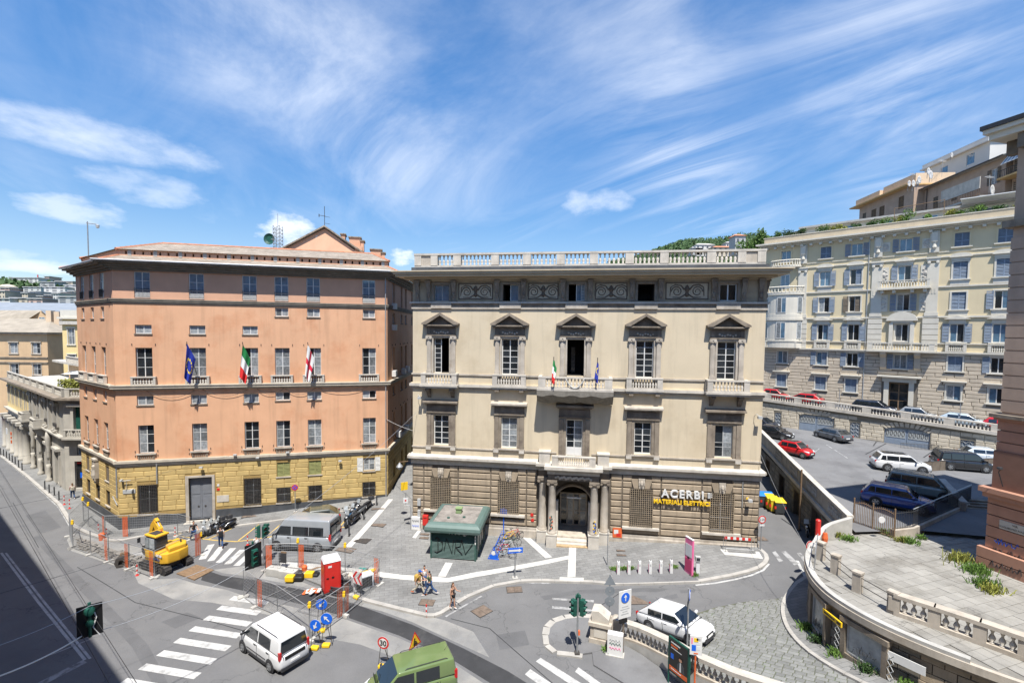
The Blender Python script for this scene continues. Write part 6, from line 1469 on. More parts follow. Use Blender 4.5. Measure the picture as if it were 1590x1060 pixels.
def left_palazzo():
 C=Vector((-48.9,51.6));d=Vector((.8062,-.5916));A=C-d*34;loc=(A.x,A.y,0);rz=math.atan2(d.y,d.x);L_=34.
 b=thing('street_palazzo','ornate white stone palazzo with arcaded yellow wing along the left street','building',loc,rz)
 MR_,LR=frame_from(loc,rz,C,(C.x+9,C.y+.35))
 xb=15.5
 ya=[];
 for k in range(5):ya.append((.9+k*3.05,3.0+k*3.05,.1,5.0))
 wall(MB(),0,xb,-.2,6.0,ya,0,.8).build('arcade_wall','palazzo_white',b)
 MB().box(0,xb,3.6,3.7,-.2,5.6).build('arcade_back','stone_grey',b)
 yo=[(1.1+k*3.05,2.0+k*3.05,6.9,9.2) for k in range(5)]
 wall(MB(),0,xb,6.0,10.2,yo,0,.25).build('wing_wall','palazzo_yellow',b)
 for a,c,e,f in yo:
  window(b,a,c,e,f,2,2,.15,pm=('pane_curtain','pane_dark'));mb=MB();mb.box(a-.2,a,-.08,0,e,f);mb.box(c,c+.2,-.08,0,e,f);mb.box(a-.3,c+.3,-.2,0,f,f+.22);mb.build('window_surround','palazzo_white',b)
 for k in range(6):
  x=.45+k*3.05
  MB().lathe([(.5,-.1),(.5,.35),(.42,.45),(.4,4.5),(.48,4.6),(.5,4.75)],(x,-.35,0),10).build('column','palazzo_white',b,True);bx(b,'capital','palazzo_white',x-.55,x+.55,-.9,0,4.75,5.15)
 ops=[]
 for k in range(4):x=17.3+k*4.3;ops+=[(x,x+1.5,6.9,9.3),(x,x+1.5,.3,4.2)]
 rops=[(1.2,2.5,6.9,9.4),(1.0,2.7,.4,3.4),(1.3,2.4,4.1,5.4)]
 w_=wall(MB(),xb,L_,-.2,10.2,ops,0,.35);w_.M=MR_;wall(w_,0,LR,-.2,10.2,rops,0,.35);w_.build('wall','palazzo_white',b)
 for i,(a,c,e,f) in enumerate(ops):
  window(b,a,c,e,f,2,3,.25,fm='white_frame',pm=('pane_dark','pane_curtain'))
  mb=MB();mb.box(a-.25,a,-.16,0,e,f);mb.box(c,c+.25,-.16,0,e,f);mb.box(a-.4,c+.4,-.4,0,f,f+.3)
  if e>5:mb.prism([(a-.4,f+.3),(c+.4,f+.3),((a+c)/2,f+.75)],-.35,0)
  mb.build('window_surround','palazzo_white',b)
  if e>5:
   mb=MB();mb.lathe([(.1,-.5),(.3,-.35),(.12,-.1)],((a+c)/2,0,f+.2),8,'y')
   for q in range(5):mb.lathe([(.04,-.45),(.16,-.3),(.05,-.1)],(a+(c-a)*q/4,0,e-.5+.1*math.sin(q*2)),6,'y')
   mb.build('carving','palazzo_white',b)
   bx(b,'flower_bed','iron',a,c,-.25,-.05,e,e+.35)
 for x in (19.4,23.7,28.0):
  MB().box(x-.35,x+.35,-.25,0,6.1,10.1).build('pilaster','palazzo_white',b)
  mb=MB();mb.lathe([(.3,-.1),(.3,.4),(.16,.6),(.26,1.2),(.16,1.7),(.22,2.1)],(x,-.35,0),8);mb.lathe([(.1,2.6),(.2,3.0),(.16,3.8),(.24,4.4),(.3,5.2),(.2,5.9)],(x,-.3,0),8);mb.build('caryatid','palazzo_white',b,True)
 for x in (17.0,24.0):
  MB().box(x-1.3,x+1.3,-1.1,0,5.95,6.2).build('balcony_slab','palazzo_white',b);balustrade(b,x-1.25,x+1.25,-1.05,-.85,6.2,.9,'palazzo_white',8,post=.25)
  for s_ in (-1,1):bx(b,'side_rail','palazzo_white',x+s_*1.15-.1,x+s_*1.15+.1,-.85,0,6.2,7.1);
  mb=MB();mb.prism([(0,5.95),(-.95,5.95),(-.8,5.4),(-.3,4.8),(0,4.4)],x-1.0,x-.6,'yz');mb.prism([(0,5.95),(-.95,5.95),(-.8,5.4),(-.3,4.8),(0,4.4)],x+.6,x+1.0,'yz');mb.build('console','palazzo_white',b)
 def course(z0,z1,p,nm,m='palazzo_white'):
  mb=MB();mb.box(0,L_+p*.3,-p,0,z0,z1);mb.M=MR_;mb.box(-p*.3,LR,-p,0,z0,z1);return mb.build(nm,m,b)
 course(5.7,6.0,.25,'string_course');course(6.0,6.15,.45,'string_course');course(9.9,10.2,.3,'cornice');course(10.2,10.45,.75,'cornice','stone_grey')
 a,c,e,f=rops[0];bx(b,'green_shutter','green_traffic',a,c,.15,.2,e,f,MR_);mb=MB(MR_);mb.box(a-.5,c+.5,-.45,0,f+.1,f+.4);mb.box(a-.3,a,-.2,0,e,f);mb.box(c,c+.3,-.2,0,e,f);mb.build('window_surround','palazzo_white',b)
 balustrade(b,.6,3.4,-.8,-.6,6.15,.9,'palazzo_white',9,M=MR_,post=.25);MB(MR_).box(.5,3.5,-.9,0,5.95,6.15).build('balcony_slab','palazzo_white',b)
 a,c,e,f=rops[1];MB(MR_).box(a,c,.3,.35,e,f).build('shop_front','pane_dark',b);bx(b,'shop_sign','red_paint',a+.1,a+.5,.2,.28,f-.35,f-.15,MR_);bx(b,'shop_sign_lettering','white_paint',a+.6,c-.1,.2,.28,f-.32,f-.2,MR_)
 mb=MB(MR_)
 for q in range(12):mb.box(a+(c-a)*q/12,a+(c-a)*q/12+.03,.22,.25,e,f-.8)
 mb.build('shop_gate','iron',b);bx(b,'shop_graffiti','sign_blue',a+.4,c-.2,.2,.22,e+1.1,e+1.7,MR_)
 a,c,e,f=rops[2];window(b,a,c,e,f,1,1,.2,pm=('pane_sky_tint',),M=MR_)
 bx(b,'hanging_sign','orange',12.4,12.8,-1.4,-1.3,3.6,4.0);bx(b,'hanging_sign','orange',12.4,12.8,-1.4,-1.3,2.5,2.9);bx(b,'hanging_sign','orange',12.45,12.7,-1.4,-1.3,3.1,3.4);bx(b,'hanging_board','white_paint',8.2,9.4,-1.3,-1.25,3.2,4.0)
 MB().box(.1,L_-.1,.1,12,10.2,10.4).build('roof','concrete',b)
 for k in range(8):
  x=.3+k*4.2;balustrade(b,x,x+4.0,.0,.24,10.45,.95,'palazzo_white',10,post=.45)
 balustrade(b,.2,4.4,.0,.24,10.45,.95,'palazzo_white',11,M=MR_,post=.5);balustrade(b,4.5,8.8,.0,.24,10.45,.95,'palazzo_white',11,M=MR_,post=.5)
 MB().box(8,24,5.5,11.8,10.4,12.6).build('roof_room','tan_wall',b);MB().box(-.2,24.4,5.1,12,12.6,12.9).build('roof_slab','stone_white',b)
 balustrade(b,8,24.2,5.2,5.4,12.9,.9,'stone_white',40,post=.3)
 h=thing('hedge','clipped yellow-green hedge on the roof terrace of the white palazzo','hedge',(C.x+1.2,C.y+2.2,10.4));bx(h,'trough','stone_grey',-3.4,4.6,-.4,.4,0,.5)
 rg=random.Random(4);vs=[];fs=[]
 for _ in range(5200):
  p=Vector((rg.uniform(-3.4,4.6),rg.uniform(-.5,.5),rg.uniform(.4,1.75)+.08*math.sin(rg.random()*9)));d1=Vector((rg.gauss(0,1),rg.gauss(0,1),rg.gauss(0,1))).normalized();d2=d1.orthogonal().normalized();s_=rg.uniform(.06,.13);k=len(vs);vs+=[p-d1*s_,p+d2*s_*.6,p+d1*s_,p-d2*s_*.6];fs.append((k,k+1,k+2,k+3))
 MB().add(vs,fs).build('foliage','leaf_yellow',h)
 u=thing('parasol','wide pale parasol open above the hedge on the palazzo roof','parasol',(C.x+.6,C.y+5.2,10.4));MB().tube([(0,0,0),(0,0,3.05)],.05,6).build('pole','pole_grey',u)
 MB().add([(-3.6,-2.2,2.3),(3.6,-2.2,2.3),(3.6,2.2,2.3),(-3.6,2.2,2.3),(0,0,3.1)],[(0,1,4),(1,2,4),(2,3,4),(3,0,4)]).build('canopy','white_paint',u)
 bx(u,'base','concrete',-.4,.4,-.4,.4,0,.15)
 s=thing('roof_screen','long dark grey screen behind the parasol on the palazzo roof','screen',(C.x-1,C.y+8.5,10.4));
 for k in range(6):bx(s,'panel','shutter_blue' if False else 'plinth_slate',-6+k*2.4,-6+(k+1)*2.4-.04,0,.1,0,2.1)
 MB().tube([(-6,0,2.15),(8.4,0,2.15)],.04,5).build('rail','pole_grey',s)
left_palazzo()
def house(name,label,X0,X1,Y,zb,zt,wm,rows,cols,wz=(1.0,1.9),depth=14,side='R',trim=None,pm=('pane_curtain','pane_dark'),rz=0.,roof=None,arch=False,shut=None,yside=None):
 b=thing(name,label,'building',(X0,Y,zb),rz);W_=X1-X0;ops=[]
 for z in rows:
  for k in range(cols):c=W_*(k+.5)/cols;ops.append((c-wz[0]/2,c+wz[0]/2,z-zb,z-zb+wz[1]))
 w_=wall(MB(),0,W_,0,zt-zb,ops,0,.25);w_.box(0,.05,.02,depth,0,zt-zb);w_.box(W_-.05,W_,.02,depth,0,zt-zb);w_.box(0,W_,depth-.05,depth,0,zt-zb);w_.build('wall',wm,b)
 for a,c,e,f in ops:
  window(b,a,c,e,f,2,2,.12,pm=pm);mb=MB();mb.box(a-.15,a,-.06,0,e,f);mb.box(c,c+.15,-.06,0,e,f);mb.box(a-.3,c+.3,-.18,0,f,f+.18);mb.box(a-.25,c+.25,-.15,0,e-.15,e);mb.build('window_surround',trim or 'stone_pale',b)
  if shut:
   shutter(b,a-.55,a-.02,e,f,shut,-.1,slats=8);shutter(b,c+.02,c+.55,e,f,shut,-.1,slats=8)
 MB().box(-.5,W_+.5,-.5,depth+.5,zt-zb,zt-zb+.35).build('eaves',trim or 'stone_pale',b)
 return b,W_
def hip(b,W_,depth,z0,z1,m,ov=.6,rid=.25):
 r0,r1=W_*rid,W_*(1-rid);y=depth/2
 MB().add([(-ov,-ov,z0),(W_+ov,-ov,z0),(W_+ov,depth+ov,z0),(-ov,depth+ov,z0),(r0,y,z1),(r1,y,z1)],[(0,1,5,4),(1,2,5),(2,3,4,5),(3,0,4)]).build('roof',m,b)
def background_left():
 p=onY(73,515,95);b,W_=house('tan_hotel','tan hotel with grey hipped roof and white windows behind the white palazzo',p.x-22.5,p.x,95,0,16.7,'tan_wall',(12.8,8.6),5,(1.6,2.2),16)
 hip(b,W_,16,17.05,19.9,'roof_beige',.9,.3)
 for z in (10.9,11.9):MB().box(0,W_,-.18,0,z,z+.22).build('string_course','stone_grey',b)
 MB().box(16.5,17.6,6,7,18,21.6).box(18.2,19.3,6,7,18,21.4).build('chimney','tan_light',b)
 q=onY(97,520,86);b,W_=house('yellow_house','pale yellow house with tall white windows beside the tan hotel',q.x,q.x+16,86,0,19.6,'palazzo_yellow',(15.0,10.2,5.5),5,(1.2,3.0),14,trim='yel_white')
 MB().box(0,W_,-.3,.1,19.95,21.2).build('parapet','yel_white',b);MB().box(-.1,W_+.1,-.5,.2,18.6,19.2).build('cornice','stone_white',b)
 p=onY(120,490,135);b,W_=house('slate_roofed_hall','long building with a broad pale blue slate roof behind the hotel',p.x-75,p.x,135,0,21.0,'far_grey',(18.2,),20,(1.6,1.6),24)
 hip(b,W_,24,21.35,25.6,'roof_blue_slate',1.0,.12)
 p=onY(58,482,116);b=thing('gabled_house','house with a beige roof and brown gable behind the hotel','building',(p.x-24,116,0));z=p.z
 MB().prism([(24-7,0),(24+9,0),(24+9,z-6.5),(24+1,z),(24-7,z-4.5)],0,.3).build('gable_wall','tan_wall',b);MB().box(0,20,.4,12,0,z-5.5).build('wall','tan_light',b)
 MB().add([(-6,-4,z-6.3),(19,-4,z-6.3),(25,.2,z+.1),(2,6,z+.1)],[(0,1,2,3)]).build('roof','roof_beige',b);MB().add([(25,-.3,z+.15),(33.5,-.3,z-6.6),(33.5,12,z-6.6),(25,12,z+.15)],[(0,1,2,3)]).build('roof','roof_blue_slate',b)
 window(b,24.4,25.8,z-3.6,z-1.6,2,1,-.1,pm=('pane_sky_tint',));MB().box(6,8.4,-3.4,-1,z-5.8,z-3.6).build('dormer','roof_beige',b);window(b,6.3,8.1,z-5.4,z-4.0,2,1,-3.5,pm=('pane_sky_tint',))
 def hz(x,y):return 14+55*max(0,min(1,(y-230)/330.))+6*math.sin(x*.02)+4*math.sin(y*.03+x*.013)
 vs=[];fs=[];nx,ny=40,24
 for i in range(nx+1):
  for j in range(ny+1):x=-900+i*18.;y=225+j*24.;vs.append((x,y,(hz(x,y)-6)*(1 if 0<i<nx and j<ny else .0) + (0 if j else -16)))
 for i in range(nx):
  for j in range(ny):fs.append((i*(ny+1)+j,(i+1)*(ny+1)+j,(i+1)*(ny+1)+j+1,i*(ny+1)+j+1))
 tag(MB().add(vs,fs).build('left_hill','hill_green',None,True),kind='structure')
 def block(name,lab,u0,u1,v0,v1,Y,wm,nfl,bands=True,roof='far_grey',grp='apartment blocks on the far left hillside'):
  p,q=onY(u0,v0,Y),onY(u1,v0,Y);zt=p.z;zb=onY(u0,v1,Y).z-6;W_=q.x-p.x;b=thing(name,lab,'building',(p.x,Y,zb),R(random.Random(u0).uniform(-4,4)),grp)
  MB().box(0,W_,0,16,0,zt-zb).build('wall',wm,b);MB().box(-.6,W_+.6,-.6,16.6,zt-zb,zt-zb+.7).build('roof',roof,b)
  rg=random.Random(u0*7+v0);nc=max(2,int(W_/5.5))
  for f in range(nfl):
   z=6+(zt-zb-6)*(f+.35)/nfl;hh=(zt-zb-6)/nfl*.5
   for c in range(nc):
    x=W_*(c+.5)/nc;w_=W_/nc*(.62 if (c+u0) % 3==0 and bands else .34)
    bx(b,'window','far_window',x-w_/2,x+w_/2,-.06,.1,z,z+hh)
  return b
 B=[('apartment_block','long modern white slab block on the hill crest, left of the thin mast',14,62,431.5,447,520,'far_white',7),
   ('apartment_block','small grey block left of the domed church on the far hill',0,14,447,463,430,'far_pink',5),
   ('apartment_block','terraced block with green gardens in the middle of the far hill',36,64,446,460,440,'far_white',5),
   ('apartment_block','pale block with turquoise awnings on the far hill near the pink building',68,100,446,463,420,'far_white',5),
   ('apartment_block','broad beige block with a low roof on the far hill crest',86,112,437,446,520,'far_tan',3),
   ('apartment_block','white block at the right end of the far hill, half behind the pink building',100,120,443,458,430,'far_white',5),
   ('apartment_block','small red house on the crest of the far hill',69,76,429.5,434,560,'far_pink',2),
   ('apartment_block','low pink row house on the far hill above the blue slate roof',44,66,464,474,330,'far_pink',3),
   ('apartment_block','low tan row house on the far left hill above the blue slate roof',16,43,463,473,335,'far_tan',3),
   ('apartment_block','cream row house at the left edge above the blue slate roof',-4,16,464,473,330,'far_white',2),
   ('apartment_block','grey block right of the slate roof peak on the far hill',90,120,461,478,330,'far_grey',5),
   ('apartment_block','long brown terrace with a flat roof in the middle of the far hill',24,56,459,464,400,'far_tan',1),
   ('apartment_block','white block behind the thin mast on the far hill',62,84,438,448,500,'far_grey',4)]
 for a in B:block(*a)
 wd=['first','second','third','fourth','fifth','sixth','seventh','eighth','ninth','tenth']
 for i in range(10):u=i*12-2;block('hillside_house','%s from the left of the small mixed houses low on the far hill' % wd[i],u,u+9+(i*5) % 5,452+(i*7) % 9,470,375+(i*13) % 30,('far_tan','far_white','far_pink')[i % 3],3)
 b=thing('domed_church','round white church with shallow dome at the left of the far hill','church',tuple(onY(13,462,440)));k=440/740.
 MB().lathe([(10*k,-3),(10*k,15*k)],n=24).build('drum','far_white',b,False);MB().lathe([(10.8*k,15*k),(10.5*k,17*k),(6*k,19.5*k),(.3,20.5*k)],n=24).build('dome','far_tan',b,True)
 for a in range(8):an=-PI/2+(a-3.5)*.35;bx(b,'window','far_window',10*k*math.cos(an)-.5,10*k*math.cos(an)+.5,10*k*math.sin(an)-.3,10*k*math.sin(an)+.3,5*k,9*k)
 p=onY(59,436,540);a=thing('hill_mast','thin red and white mast on the crest of the far left hill','mast',(p.x,p.y,p.z-6));
 for k_ in range(4):MB().tube([(0,0,k_*3.2),(0,0,(k_+1)*3.2)],.55,6).build('mast_section','red_paint' if k_ % 2 else 'white_paint',a)
 rg=random.Random(12);vs=[];fs=[]
 for _ in range(9000):
  x=rg.uniform(-640,-300);y=rg.uniform(300,640)
  z=hz(x,y)-6+rg.uniform(-1,6);d1=Vector((rg.gauss(0,1),rg.gauss(0,1),rg.gauss(0,1))).normalized();d2=d1.orthogonal().normalized();s_=rg.uniform(1.0,2.6);p=Vector((x,y,z));k=len(vs);vs+=[p-d1*s_,p+d2*s_*.7,p+d1*s_,p-d2*s_*.7];fs.append((k,k+1,k+2,k+3))
 tag(MB().add(vs,fs).build('hillside_trees','leaf_dark'),'dark trees covering the far left hillside','trees',kind='stuff')
background_left()
def background_right():
 def hz(x,y):t=max(0,1-((x-360)/330.)**2-((y-820)/330.)**2);return 30+140*t**.8+5*math.sin(x*.05)*math.cos(y*.04)
 vs=[];fs=[];nx,ny=44,30
 for i in range(nx+1):
  for j in range(ny+1):x=i*16.;y=480+j*24.;vs.append((x,y,hz(x,y)-(30 if i in (0,nx) or j in (0,ny) else 0)))
 for i in range(nx):
  for j in range(ny):fs.append((i*(ny+1)+j,(i+1)*(ny+1)+j,(i+1)*(ny+1)+j+1,i*(ny+1)+j+1))
 tag(MB().add(vs,fs).build('green_hill','hill_green',None,True),kind='structure')
 rg=random.Random(2);vs=[];fs=[]
 for _ in range(2600):
  x=rg.uniform(120,560);y=rg.uniform(560,830);z0=hz(x,y);r_=rg.uniform(3.5,7)
  for _k in range(9):
   a=Vector((rg.gauss(0,1),rg.gauss(0,1),abs(rg.gauss(0,1)))).normalized()*r_;p=Vector((x,y,z0))+a;d1=Vector((rg.gauss(0,1),rg.gauss(0,1),rg.gauss(0,1))).normalized();d2=d1.orthogonal().normalized();s_=rg.uniform(1.2,2.6);k=len(vs);vs+=[p-d1*s_,p+d2*s_*.8,p+d1*s_,p-d2*s_*.8];fs.append((k,k+1,k+2,k+3))
 tag(MB().add(vs,fs).build('hill_wood','leaf_dark'),'wooded crest of the distant green hill','trees',kind='stuff')
 def villa(lab,u,v,w_,h,Y,wm,rm,n_=4):
  p=onY(u,v,Y);b=thing('hill_villa',lab,'building',(p.x,p.y,p.z-h-4),0,'villas on the distant green hill');MB().box(-w_/2,w_/2,0,12,0,h+4).build('wall',wm,b)
  MB().add([(-w_/2-1,-1,h+4),(w_/2+1,-1,h+4),(w_/2+1,13,h+4),(-w_/2-1,13,h+4),(-w_/4,6,h+6.5),(w_/4,6,h+6.5)],[(0,1,5,4),(1,2,5),(2,3,4,5),(3,0,4)]).build('roof',rm,b)
  for f in range(2):
   for k in range(n_):x=-w_/2+w_*(k+.5)/n_;bx(b,'window','far_window',x-w_/n_*.2,x+w_/n_*.2,-.08,.1,5+f*h*.45,5+f*h*.45+h*.25)
 villa('white flat villa on the slope of the distant green hill',1095,380,22,9,560,'far_white','far_white');villa('orange roofed villa on the distant green hill, right of the white one',1123,384,24,6,540,'far_tan','roof_tile');villa('pale villa high on the distant hill beside the yellow house',1138,377,16,9,560,'far_white','far_grey');villa('small pale house at the left of the distant hill villas',1083,385,12,4,560,'far_grey','far_grey',3)
 villa('little tower house with a red roof on the hill above the yellow house',1150,366,9,12,420,'far_grey','roof_tile',2)
 for i,(u,v,Y,r_,h,lab) in enumerate(((1160,372,150,3.2,5,'round green tree behind the left end of the yellow house'),(1178,362,140,2.2,6,'slim green tree at the left end of the yellow house'),(1200,366,135,3.0,4,'broad green tree behind the roof of the yellow house'))):
  p=onY(u,v,Y);t=thing('tree',lab,'tree',(p.x,p.y,p.z-h-9),0,'trees behind the yellow house');MB().tube([(0,0,-4),(.1,0,h+4),(.3,.2,h+9)],[.4,.25,.08],7).build('trunk','bark',t);leafball('crown',t,'leaf',(0,0,h+6.5),r_,r_,h*.7,1500,.34,i+40)
 def up_house(name,lab,P,Q,zb,zt,wm,wins,depth=10,dz=.0):
  d=Vector(Q)-Vector(P);L_=d.length;b=thing(name,lab,'building',(P[0],P[1],zb),math.atan2(d.y,d.x));ops=[(a,c,e-zb,f-zb) for a,c,e,f,m in wins]
  w_=wall(MB(),0,L_,0,zt-zb,ops,0,.2);w_.box(0,.05,.02,depth,0,zt-zb);w_.box(L_-.05,L_,.02,depth,0,zt-zb);w_.build('wall',wm,b)
  for a,c,e,f,m in wins:
   if m=='o':
    window(b,a,c,e-zb,f-zb,2,1,.1,pm=('pane_sky_tint','pane_curtain'));shutter(b,a-.6,a-.04,e-zb,f-zb,'shutter_brown',-.1);shutter(b,c+.04,c+.6,e-zb,f-zb,'shutter_brown',-.1)
   elif m=='b':window(b,a,c,e-zb,f-zb,1,1,.1,pm=('pane_sky_tint',))
   else:
    m_=(a+c)/2
    for u0,u1 in ((a,m_),(m_,c)):shutter(b,u0,u1,e-zb,f-zb,m,.02)
    bx(b,'shutter_back','room_dark',a,c,.1,.14,e-zb,f-zb)
  return b,L_
 P,Q=(78.5,99.),(75.,74.)
 b,L_=up_house('hillside_long_house','long brown house with sloping tan roof and white dishes above the yellow house',P,Q,24,45.6,'brown_upper',[(2.2,3.4,41.2,43.2,'shutter_brown'),(6.6,7.8,41.2,43.3,'shutter_brown'),(10.2,11.4,41.4,43.5,'shutter_brown'),(14.6,15.8,41.6,43.7,'shutter_brown'),(18.2,19.4,42.2,44.0,'o'),(22.6,23.8,42.0,44.4,'o')])
 z=45.6-24
 MB().add([(-.8,-.9,z-.1),(L_+.6,-.9,z-.1),(L_+.6,5,z+1.9),(-.8,5,z+1.9),(-.8,-.9,z+.12),(L_+.6,-.9,z+.12)],[(0,1,5,4),(4,5,2,3),(0,4,3),(1,2,5)]).build('roof','roof_beige',b);MB().tube([(-.9,-1.0,z+.05),(L_+.6,-1.0,z+.05)],.11,6).build('gutter','plastic_dark',b)
 MB().tube([(8.6,-.1,10),(8.6,-.1,z)],.06,5).build('downpipe','plastic_dark',b)
 MB().box(15.2,25,-3.2,0,15.6,15.9).build('balcony_slab','concrete',b);bx(b,'awning','stone_white',16.6,24.6,-3.0,-2.9,17.0,18.9)
 mb=MB()
 for k in range(30):mb.box(15.2+k*.33,15.23+k*.33,-3.15,-3.1,15.9,16.9)
 mb.box(15.2,25,-3.17,-3.08,16.9,16.97);mb.build('railing','iron_rust',b)
 b,L_=up_house('hillside_tan_block','tan flat-roofed block with red shutters at the left of the hillside houses',(77.3,108.),(75.6,91.5),26,46.6,'brown_upper',[(1.2,2.4,42.6,45,'shutter_brown'),(4.2,5.8,43,45,'iron_rust'),(6.8,8.4,43,45,'iron_rust'),(12.5,14.0,43,45.4,'iron_rust'),(4.2,5.8,39.0,40.6,'iron_rust'),(6.8,8.4,39.0,40.6,'iron_rust')],7)
 MB().box(-1.4,L_+.2,-1.4,7,20.6,20.85).build('eaves',mat('eaves_orange',(.55,.36,.16),.9),b);MB().box(-.6,L_*.45,-.5,7,20.85,22.3).box(L_*.45,L_,.2,7,20.85,22.8).build('parapet','tan_light',b);bx(b,'green_screen',mat('teal',(.02,.22,.19),.7),9.5,13,-1.2,-1.1,12.5,14.6)
 b,L_=up_house('hillside_white_house','small white house with a roof terrace on top of the hillside houses',(88.0,104.),(86.5,88.5),30,53.6,'far_white',[(4.4,6.2,50.6,52.6,'b'),(10.6,12.4,50.9,52.9,'b')])
 MB().box(-.6,L_+.3,-.6,10,23.6,23.85).box(-.3,L_,-.3,10,23.85,24.7).build('parapet','far_white',b)
 b,L_=up_house('hillside_tall_house','tall brown house with balconies and striped awning near the right edge',(75.6,73.6),(73.6,60.),20,48.8,'brown_upper',[(1.0,2.4,43,46.2,'o'),(6.5,7.8,43,45.6,'shutter_brown'),(1.0,2.4,38.5,41.5,'o')])
 for z in (17.6,22.0):
  MB().box(-.4,4.6,-1.8,0,z,z+.25).build('balcony_slab',mat('eaves_orange',(.55,.36,.16),.9),b);mb=MB()
  for k in range(16):mb.box(-.35+k*.31,-.32+k*.31,-1.75,-1.7,z+.25,z+1.25)
  mb.box(-.4,4.6,-1.77,-1.68,z+1.25,z+1.32);mb.build('railing','iron',b)
 mb=MB();mb.add([(0,-.05,26.6),(3.6,-.05,26.6),(3.6,-1.7,24.2),(0,-1.7,24.2),(0,-.05,26.55),(3.6,-.05,26.55),(3.6,-1.7,24.15),(0,-1.7,24.15)],[(0,1,2,3),(7,6,5,4)]);mb.build('awning','white_paint',b)
 for k in range(5):MB().add([(.3+k*.72,-.04,26.63),(.6+k*.72,-.04,26.63),(.6+k*.72,-1.71,24.23),(.3+k*.72,-1.71,24.23)],[(0,1,2,3)]).build('awning_stripe','shutter_blue',b)
 MB().box(-1.2,L_,-1.2,10,28.8,29.1).build('roof','dark_trim',b)
 for i,(u,v,Y,s_) in enumerate(((1412,285,86,.55),(1418.5,285,85,.6),(1427.5,279,84,.65),(1445.5,271.5,81,.7),(1442,266,83,.6),(1541,295,71.5,.75),(1478,241,95,.5),(1425,283.5,84.5,.5))):
  p=onY(u,v,Y);r_=thing('satellite_dish',['first','second','third','fourth','fifth','largest, rightmost','small topmost','half-hidden'][i]+' white satellite dish on the hillside house roofs','satellite dish',(p.x,p.y,p.z-.9),.5,'white satellite dishes on the hillside roofs')
  MB().lathe([(.03,.22),(s_*.6,.14),(s_,-.02),(s_*.97,-.04),(s_*.55,.09)],(0,0,.9),14,'y').build('dish','white_paint',r_,True);MB().tube([(0,.2,-.3),(0,.15,.85)],.04,5).build('mast','pole_grey',r_);MB().tube([(0,.1,.6),(0,-.45,.75)],.025,5).build('feed_arm','pole_grey',r_)
 p=onY(1440,262,84);
 for i,(u,v,Y,lab) in enumerate(((1417,283,86,'thin aerial with a small box on the hillside roof, left one'),(1463,262,90,'thin aerial on the hillside roof beside the white house'),(1536,290,72,'white comb-shaped aerial in front of the tall brown house'))):
  p=onY(u,v,Y);r_=thing('aerial',lab,'aerial',tuple(p),.4,'aerials on the hillside roofs');MB().tube([(0,0,-1.5),(0,0,1.8)],.03,4).build('mast','pole_grey',r_);mb=MB();mb.tube([(-.9,0,1.4),(.9,0,1.4)],.02,4)
  for k in range(7):mb.tube([(-.8+k*.26,-.3,1.4),(-.8+k*.26,.3,1.4)],.015,4)
  mb.build('dipole','white_paint',r_)
background_right()
# ---- the house on the near side of the left street, whose shadow falls across the road
def near_house():
 A=Vector((-21.0,11.0));d=Vector((-.806,.592));loc=(A.x+d.x*60,A.y+d.y*60,0)
 b=thing('near_street_house','tall house on the near side of the left street, outside the frame','building',loc,math.atan2(d.y,d.x));
 MB().box(-75,14,0,14,-.3,27.5).build('wall','tan_light',b);MB().box(-75.8,14.8,-.8,14.8,27.5,28.0).build('cornice','stone_pale',b)
 for k in range(14):
  for z in (5,10,15,20):bx(b,'window','pane_dark',-70+k*5.5,-68.8+k*5.5,-.06,.02,z,z+2.2)
 MB().add([(-75.8,-.8,28),(14.8,-.8,28),(14.8,14.8,28),(-75.8,14.8,28),(-70,7,30),(9,7,30)],[(0,1,5,4),(1,2,5),(2,3,4,5),(3,0,4)]).build('roof','roof_slate',b)
near_house()
def camera_side_blocker():  # unseen house added behind the camera to cut the sky fill
 b=thing('added_sky_blocker','unseen house block added behind the photographer to hold back sky light','building',(-19,-2,0))
 MB().box(0,62,-16,0,-.3,27).build('wall','tan_light',b);MB().box(-.4,62.4,-16.4,.4,27,27.6).build('cornice','stone_pale',b)
 for k in range(15):
  for z in (4,9,14,19,23):bx(b,'window','pane_dark',2+k*4,3.2+k*4,-.02,.05,z,z+2.2)
camera_side_blocker()
# ------------------------------------------------------------------ vehicles
mat('car_glass',(.012,.016,.02),.04,0,spec=.8,coat=.5);mat('lamp_red',(.45,.01,.012),.2,0,spec=.7);mat('lamp_clear',(.62,.64,.66),.12,0,spec=.8);mat('plate',(.75,.75,.73),.5,0);mat('rim',(.34,.35,.36),.35,0,metal=.7)
for n_,c_ in (('white',(.62,.63,.64)),('silver',(.27,.29,.31)),('grey',(.10,.105,.11)),('greygreen',(.085,.09,.075)),('green',(.13,.185,.07)),('black',(.012,.012,.014)),('red',(.48,.012,.016)),('blue',(.015,.05,.24)),('sage',(.19,.24,.235)),('lightblue',(.42,.50,.56)),('darkblue',(.02,.025,.04)),('bluewhite',(.5,.56,.62))):mat('car_'+n_,c_,.24,.05,1.5,coat=1.,spec=.5)
def rbox(bm_pts,bev,seg=3):
 bm=bmesh.new();vs=[bm.verts.new(p) for p in bm_pts[0]]
 for f in bm_pts[1]:bm.faces.new([vs[i] for i in f])
 bmesh.ops.recalc_face_normals(bm,faces=bm.faces[:]);bmesh.ops.bevel(bm,geom=bm.edges[:],offset=bev,segments=seg,affect='EDGES',profile=.6,clamp_overlap=True);return bm
def bm_obj(bm,name,m,parent,smooth=True,basis=None):
 me=D.meshes.new(name);bm.to_mesh(me);bm.free();me.materials.append(M_(m))
 if smooth:me.polygons.foreach_set('use_smooth',[True]*len(me.polygons))
 return new(name,me,parent,basis)
